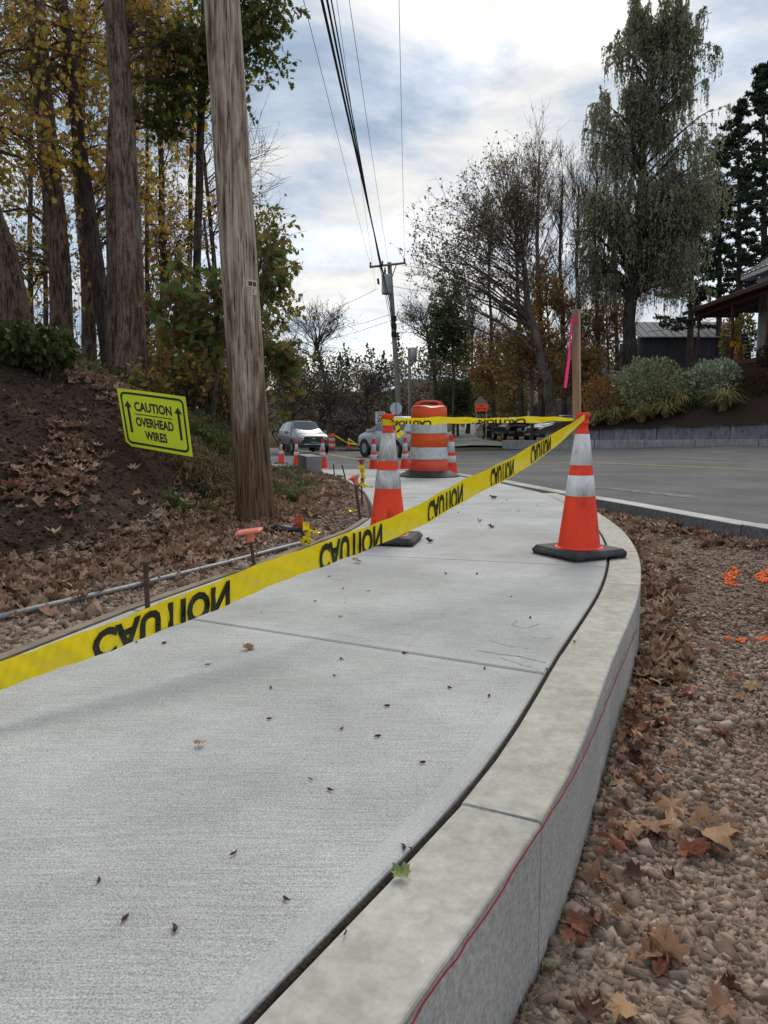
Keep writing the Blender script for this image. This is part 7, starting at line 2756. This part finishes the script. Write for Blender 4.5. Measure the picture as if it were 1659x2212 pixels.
def cap_on(t, b_, ax, mat, w=.062, square=True, h=.045):
    ax = Vector(ax)
    q = Vector((0, 0, 1)).rotation_difference(ax).to_matrix().to_4x4()
    T = Matrix.Translation(Vector(b_)) @ q
    m_ = MB()
    m_.lathe([(.0165, -h), (.019, -h + .004), (.0205, -.018), (.024, -.010), (.024, 0)], 14)
    cup = MB()
    if square:
        cup.bbox((0, 0, .006), (w * 2, w * 2, .012), .006)
    else:
        cup.lathe([(.022, -.014), (.042, .012), (.046, .018), (.040, .018), (.02, .002), (0, .0)], 14)
    V = [tuple((T @ Vector(v)) - Vector(t.location)) for v in m_.v]
    c = mk('cap_collar', V, m_.f, M[mat], t, smooth=False)
    V = [tuple((T @ Vector(v)) - Vector(t.location)) for v in cup.v]
    mk('cap_top', V, cup.f, M[mat], t)


stake('bare steel pin with a mushroomed head, nearest along the form', (319, 1316), (314, 1212), 2.66, .0095, head=True)
t, a, b_, ax = stake('steel pin with a square faded orange safety cap', (552, 1236), (538, 1150), 3.5, .0085)
cap_on(t, b_, ax, 'cap_pink', .058)
t, a, b_, ax = stake('short pin with a tilted round orange cap beside the black plastic', (662, 1175), (645, 1128), 4.15, .008)
cap_on(t, b_, ax + np.array((-.55, -.35, 0)), 'cap_orange', .045, False, .06)
t, a, b_, ax = stake('leaning steel pin with a faded orange cup cap before the leaves', (779, 1128), (766, 1034), 5.45, .0095)
cap_on(t, b_, ax + np.array((-.2, -.1, 0)), 'cap_pink', .04, False, .05)
t, a, b_, ax = stake('pin wrapped in yellow tape with a rusty cup cap', (784, 1050), (781, 996), 8.3, .012)
cap_on(t, b_, ax, 'cap_orange', .04, False, .04)
stake('thin bare pin beside the sawn granite post', (722, 1022), (720, 1003), 9.6, .008)
stake('thin bare pin leaning near the small dark stones', (745, 1030), (739, 1004), 9.2, .008)
stake('thin bare pin showing just beside the dirty cone', (782, 1075), (781, 1050), 6.6, .007)

# crumpled yellow tape on the pins and ground
def crumple(label, pts_px, d, w, seed, name='tape_scrap'):
    r = np.random.default_rng(seed)
    P = np.array([at_d(x, y, d) for x, y in pts_px])
    P = cr(P, 22)
    V = []
    for i, p in enumerate(P):
        tw = r.normal() * .9
        wv = np.array((math.cos(tw), math.sin(tw) * .7, math.sin(tw * 1.7) * .6)) * w * r.uniform(.5, 1)
        j = r.normal(size=3) * w * .16
        V += [p + j - wv * .5, p + j, p + j + wv * .5 + np.array((0, -w * .3, 0))]
    F = []
    for i in range(len(P) - 1):
        F += [(3 * i, 3 * i + 3, 3 * i + 4, 3 * i + 1), (3 * i + 1, 3 * i + 4, 3 * i + 5, 3 * i + 2)]
    o = mk(name, np.array(V) - P[0], F, M['tape'])
    o.location = tuple(P[0])
    tag(o, label, 'caution tape')
    V2 = []
    F2 = []
    for k in range(3):
        i = 3 + 6 * k
        q = [np.array(V[3 * i]), np.array(V[3 * i + 1]), np.array(V[3 * i + 7]), np.array(V[3 * i + 6])]
        q = [x + np.array((0, -.003, 0)) - P[0] for x in q]
        mk('print_mark', q, [(0, 1, 2, 3)], M['tape_ink'], o)
    return o


crumple('yellow tape tassel hanging from the tilted orange cap', [(662, 1136), (664, 1152), (656, 1172), (654, 1192)], 4.12, .05, 3)
crumple('short yellow tape tail sticking out beside the tilted cap', [(660, 1142), (675, 1146), (690, 1152)], 4.13, .035, 4)
crumple('second strand of yellow tape under the tilted cap', [(664, 1140), (668, 1165), (664, 1190)], 4.16, .03, 5)
crumple('yellow tape wound down the rusty-capped pin', [(781, 1008), (782, 1020), (784, 1034), (780, 1046)], 8.25, .075, 6)
crumple('yellow tape heap at the foot of the rusty-capped pin', [(772, 1052), (782, 1045), (795, 1054), (806, 1052)], 8.0, .07, 7)
crumple('yellow tape scrap lying in the leaves before the dirty cone', [(740, 1108), (752, 1106), (762, 1103), (774, 1100)], 5.6, .03, 8)

# grey conduit on the ground
A, B = on_bank(-30, 1356, 1.8), on_bank(648, 1183, 2.5)
P = [A + (B - A) * t + np.array((0, 0, .014 + .004 * math.sin(6 * t))) for t in np.linspace(0, 1, 10)]
for q in P:
    q[2] = max(q[2], float(bank_h(q[0], q[1])) + .028)
o = MB().tube([tuple(q - A) for q in P], .0115, 10).obj('steel_conduit', M['steel'], smooth=True)
o.location = tuple(A)
tag(o, 'long grey steel rod lying on the stones along the form', 'rod')

# black plastic by the pole foot
c = on_bank(622, 1152)
bm = bmesh.new()
bmesh.ops.create_icosphere(bm, subdivisions=3, radius=1)
V = np.array([v.co[:] for v in bm.verts])
F = np.array([[v.index for v in f.verts] for f in bm.faces])
bm.free()
V = V * (1 + .13 * np.sin(V[:, 0:1] * 6 + V[:, 1:2] * 4) + .09 * np.sin(V[:, 2:3] * 11 + V[:, 0:1] * 9))
V = V * np.array((.115, .07, .036))
o = mk('plastic_bag', V, F, M['plastic_black'], smooth=True)
o.location = (c[0], c[1], c[2] + .03)
tag(o, 'crumpled black plastic lying at the foot of the pole', 'plastic')

# sawn granite post
c = at_d(676, 1028, 10.6)
gp_ = thing('granite_post', 'squared grey granite post lying beside the leaves with a cone behind', 'stone post', (c[0], c[1], c[2] - .05), None, math.radians(14))
m_ = MB()
m_.box((0, .35, .16), (.215, .9, .33))
o = m_.obj('sawn_stone', M['block'], gp_)
bevel(o, .008, 2)

# red string along the curb face
S_px = [(1386, 1318), (1372, 1362), (1350, 1415), (1322, 1480), (1296, 1545), (1265, 1615), (1232, 1680), (1196, 1740), (1150, 1810), (1098, 1890), (1045, 1975), (985, 2060), (930, 2135), (880, 2212),
        (850, 2260)]
P = []
for px_, py_ in S_px:
    best = None
    # march to the outer face of the curb
    for d in np.linspace(.6, 4.2, 1800):
        q = at_d(px_, py_, d)
        xo = np.interp(q[1], OC[:, 1], OC[:, 0])
        if q[0] <= xo + .004 and q[2] < .002:
            best = q
            break
    if best is not None:
        P.append(best + np.array((.003, -.002, 0)))
P = cr(P, 70)
P += rng.normal(size=P.shape) * .0007
o = MB().tube([tuple(q - P[0]) for q in P], .0013, 5).obj('red_string', pm('red_mason_string', (.26, .014, .02), (.16, .01, .014), scale=200, rough=.9))
o.location = tuple(P[0])
tag(o, 'thin red string clinging along the grey face of the curved curb', 'string')

# ------------------------------------------------------------------ plants on the bank
M['lf_hedge'] = island('drooping_green_leaves', [(.06, .085, .022), (.085, .11, .03), (.04, .06, .016), (.11, .125, .035), (.05, .075, .02)], transl=.3, rough=.45)
M['lf_weed'] = island('green_weeds', [(.075, .12, .03), (.11, .15, .045), (.05, .085, .022), (.15, .17, .06), (.09, .13, .04)], transl=.3, rough=.6)
M['straw'] = island('dry_straw', [(.20, .15, .085), (.28, .22, .13), (.13, .095, .055), (.24, .17, .09), (.10, .08, .05)], transl=.2, rough=.8)
M['grass_green'] = island('tufted_grass', [(.075, .105, .028), (.11, .13, .04), (.055, .08, .022), (.15, .14, .06)], transl=.3, rough=.6)
HS = DIAMOND * np.array((1.15, 1))
for px_, py_, d_, rx, ry, lab, n_ in ((28, 745, 6.4, 75, 52, 'leafy drooping hedge clump at the picture edge above bare soil', 900), (108, 752, 6.5, 52, 46, 'leafy drooping hedge clump next to the furrowed trunk', 700)):
    c = at_d(px_, py_, d_)
    k = d_ / FPX
    shrub(lab, c, (rx * k, .32, ry * k), M['lf_hedge'], n_, .075, HS, name='hedge_plant', stems=26, droop=1.1, base_z=float(bank_h(c[0], c[1])) - .02)


def weed(label, px, py, rx, ry, n, size, mat='lf_weed', d=None, group='green weeds on the bank'):
    p = on_bank(px, py) if d is None else at_d(px, py, d)
    k = p[1] / FPX
    t = thing('weed_plant', label, 'weed', p, group)
    C = np.c_[p[0] + rng.normal(size=n) * rx * k * .5, p[1] + rng.normal(size=n) * rx * k * .45, np.zeros(n)]
    C[:, 2] = bank_h(C[:, 0], C[:, 1]) + rng.random(n) * ry * k
    root = np.c_[C[:, :2] * .6 + p[None, :2] * .4, bank_h(C[:, 0], C[:, 1]) - .01]
    P = bez(root, root * .4 + C * .6 + np.array((0, 0, .01)), C, 4)
    V, F = tubes(P, np.full((n, 4), .0022), 3)
    mk('stems', V, F, M['lf_weed'], t, world=True)
    V, F = leaf_mesh(C, size * rng.uniform(.6, 1.3, n), DIAMOND * 1.25, None, .9)
    mk('foliage', V, F, M[mat], t, world=True)
    return t


for px_, py_, rx, ry, n_, sz, lab in ((200, 815, 40, 26, 110, .06, 'green weeds just under the hedge corner'), (255, 820, 40, 22, 90, .055, 'green weeds before the tall grey-barked tree'),
                                      (300, 845, 36, 22, 90, .05, 'low green weeds above the sign top'), (345, 842, 30, 22, 70, .05, 'green weeds right above the sign corner'),
                                      (385, 1105, 32, 34, 90, .05, 'leafy green weed in the litter near the pole'), (440, 1070, 26, 22, 50, .045, 'small weeds by the straw clump'),
                                      (468, 1118, 26, 30, 60, .045, 'weeds against the pole foot'), (455, 960, 40, 30, 80, .05, 'weeds beside the sign edge'),
                                      (650, 1062, 18, 20, 60, .05, 'dry green weed tuft road side of the pole'), (630, 1090, 18, 26, 60, .045, 'weed tuft at the pole foot, road side'),
                                      (440, 905, 40, 40, 120, .06, 'bushy weeds between sign and pole')):
    weed(lab, px_, py_, rx, ry, n_, sz)


def tuft_field(name, label, spots, n, L, mat, lay=.5, wd=.0035, cat='grass', kind='stuff'):
    C = np.array(spots)[rng.integers(0, len(spots), n)]
    C = C + np.c_[rng.normal(size=(n, 2)) * .10, np.zeros(n)]
    C[:, 2] = bank_h(C[:, 0], C[:, 1]) - .01
    an = rng.random(n) * 6.283
    l = L * rng.uniform(.5, 1.3, n)
    out = np.c_[np.cos(an), np.sin(an) - .4, np.zeros(n)] * (l * lay)[:, None]
    P = bez(C, C + out * .3 + np.array((0, 0, 1)) * (l * .8)[:, None], C + out + np.array((0, 0, 1)) * (l * rng.uniform(.1, .8, n))[:, None], 5)
    side = unit(np.cross(out, np.array((0, 0, 1.0))))
    w = wd * np.array((1, 1, .9, .6, .1))
    V = np.stack([P - side[:, None] * w[None, :, None], P + side[:, None] * w[None, :, None]], 2).reshape(-1, 3)
    i = np.arange(n * 10).reshape(n, 5, 2)
    F = np.stack([i[:, :-1, 0], i[:, :-1, 1], i[:, 1:, 1], i[:, 1:, 0]], -1).reshape(-1, 4)
    o = mk(name, V, F, mat)
    return tag(o, label, cat, kind=kind)


tuft_field('dry_grass', 'matted dry straw grass against the foot of the pole', [on_bank(x, y) for x, y in ((440, 1030), (465, 1020), (490, 1025), (450, 1055), (480, 1050), (500, 1045), (430, 1045))], 1500, .18, M['straw'],
           lay=.9)
tuft_field('rough_grass', 'rough grass growing on the slope past the pole', [on_bank(x, y) for x, y in ((605, 985), (620, 1000), (635, 1010), (610, 1030), (630, 1045), (645, 1030), (600, 1060), (625, 1075), (655, 1050))],
           2200, .17, M['grass_green'], lay=.6)
tuft_field('rough_grass', 'rough grass and seed heads on the slope behind the sign', [on_bank(x, y) for x, y in ((430, 880), (455, 900), (470, 930), (440, 940), (425, 860), (380, 845), (350, 835), (480, 960), (490, 985))],
           2200, .20, M['grass_green'], lay=.6)
# small white asters by the thicket
ast = solid('white_petals', (.75, .75, .72), .6)
for k, (px_, py_) in enumerate(((432, 858), (447, 870), (470, 905), (455, 925), (495, 880), (410, 845), (480, 895), (425, 900))):
    p = on_bank(px_, py_) + np.array((0, 0, .10))
    t = thing('white_aster', 'tiny white aster flower beside the sign', 'flower', p - np.array((0, 0, .12)), 'white asters beside the sign')
    MB().tube([(0, 0, 0), (.01, 0, .12)], .0015, 4).obj('stem', M['lf_weed'], t)
    V = [(.01, 0, .12)]
    for q in range(12):
        r_ = .014 if q % 2 else .007
        V.append((.01 + r_ * math.cos(q * math.pi / 6), -.004, .12 + r_ * math.sin(q * math.pi / 6)))
    mk('petals', V, [(0, q + 1, (q + 1) % 12 + 1) for q in range(12)], ast, t)

# twigs in the stones
for k, (px_, py_, L_, lab) in enumerate(((1330, 2120, .12, 'thin bent twig on the gravel near the picture bottom'), (1500, 1960, .09, 'short twig on the bare gravel'), (1600, 1700, .10, 'twig beyond the leaf pile'),
                                         (1480, 1560, .11, 'twig lying across stones by the curb bend'), (1240, 1930, .07, 'twig stub at the curb foot'))):
    p = at_z(px_, py_, -.25)
    an = k * 1.3 + .4
    P = [(L_ * t * math.cos(an) + .006 * math.sin(9 * t), L_ * t * math.sin(an) + .006 * math.cos(7 * t), .014 + .004 * math.sin(5 * t)) for t in np.linspace(-.5, .5, 8)]
    o = MB().tube(P, [.0016, .0018, .0019, .0018, .0016, .0015, .0012, .0008], 5).obj('twig', M['leaf_dark'])
    o.location = (p[0], p[1], float(gravel_h(p[0], p[1])))
    tag(o, lab, 'twig')
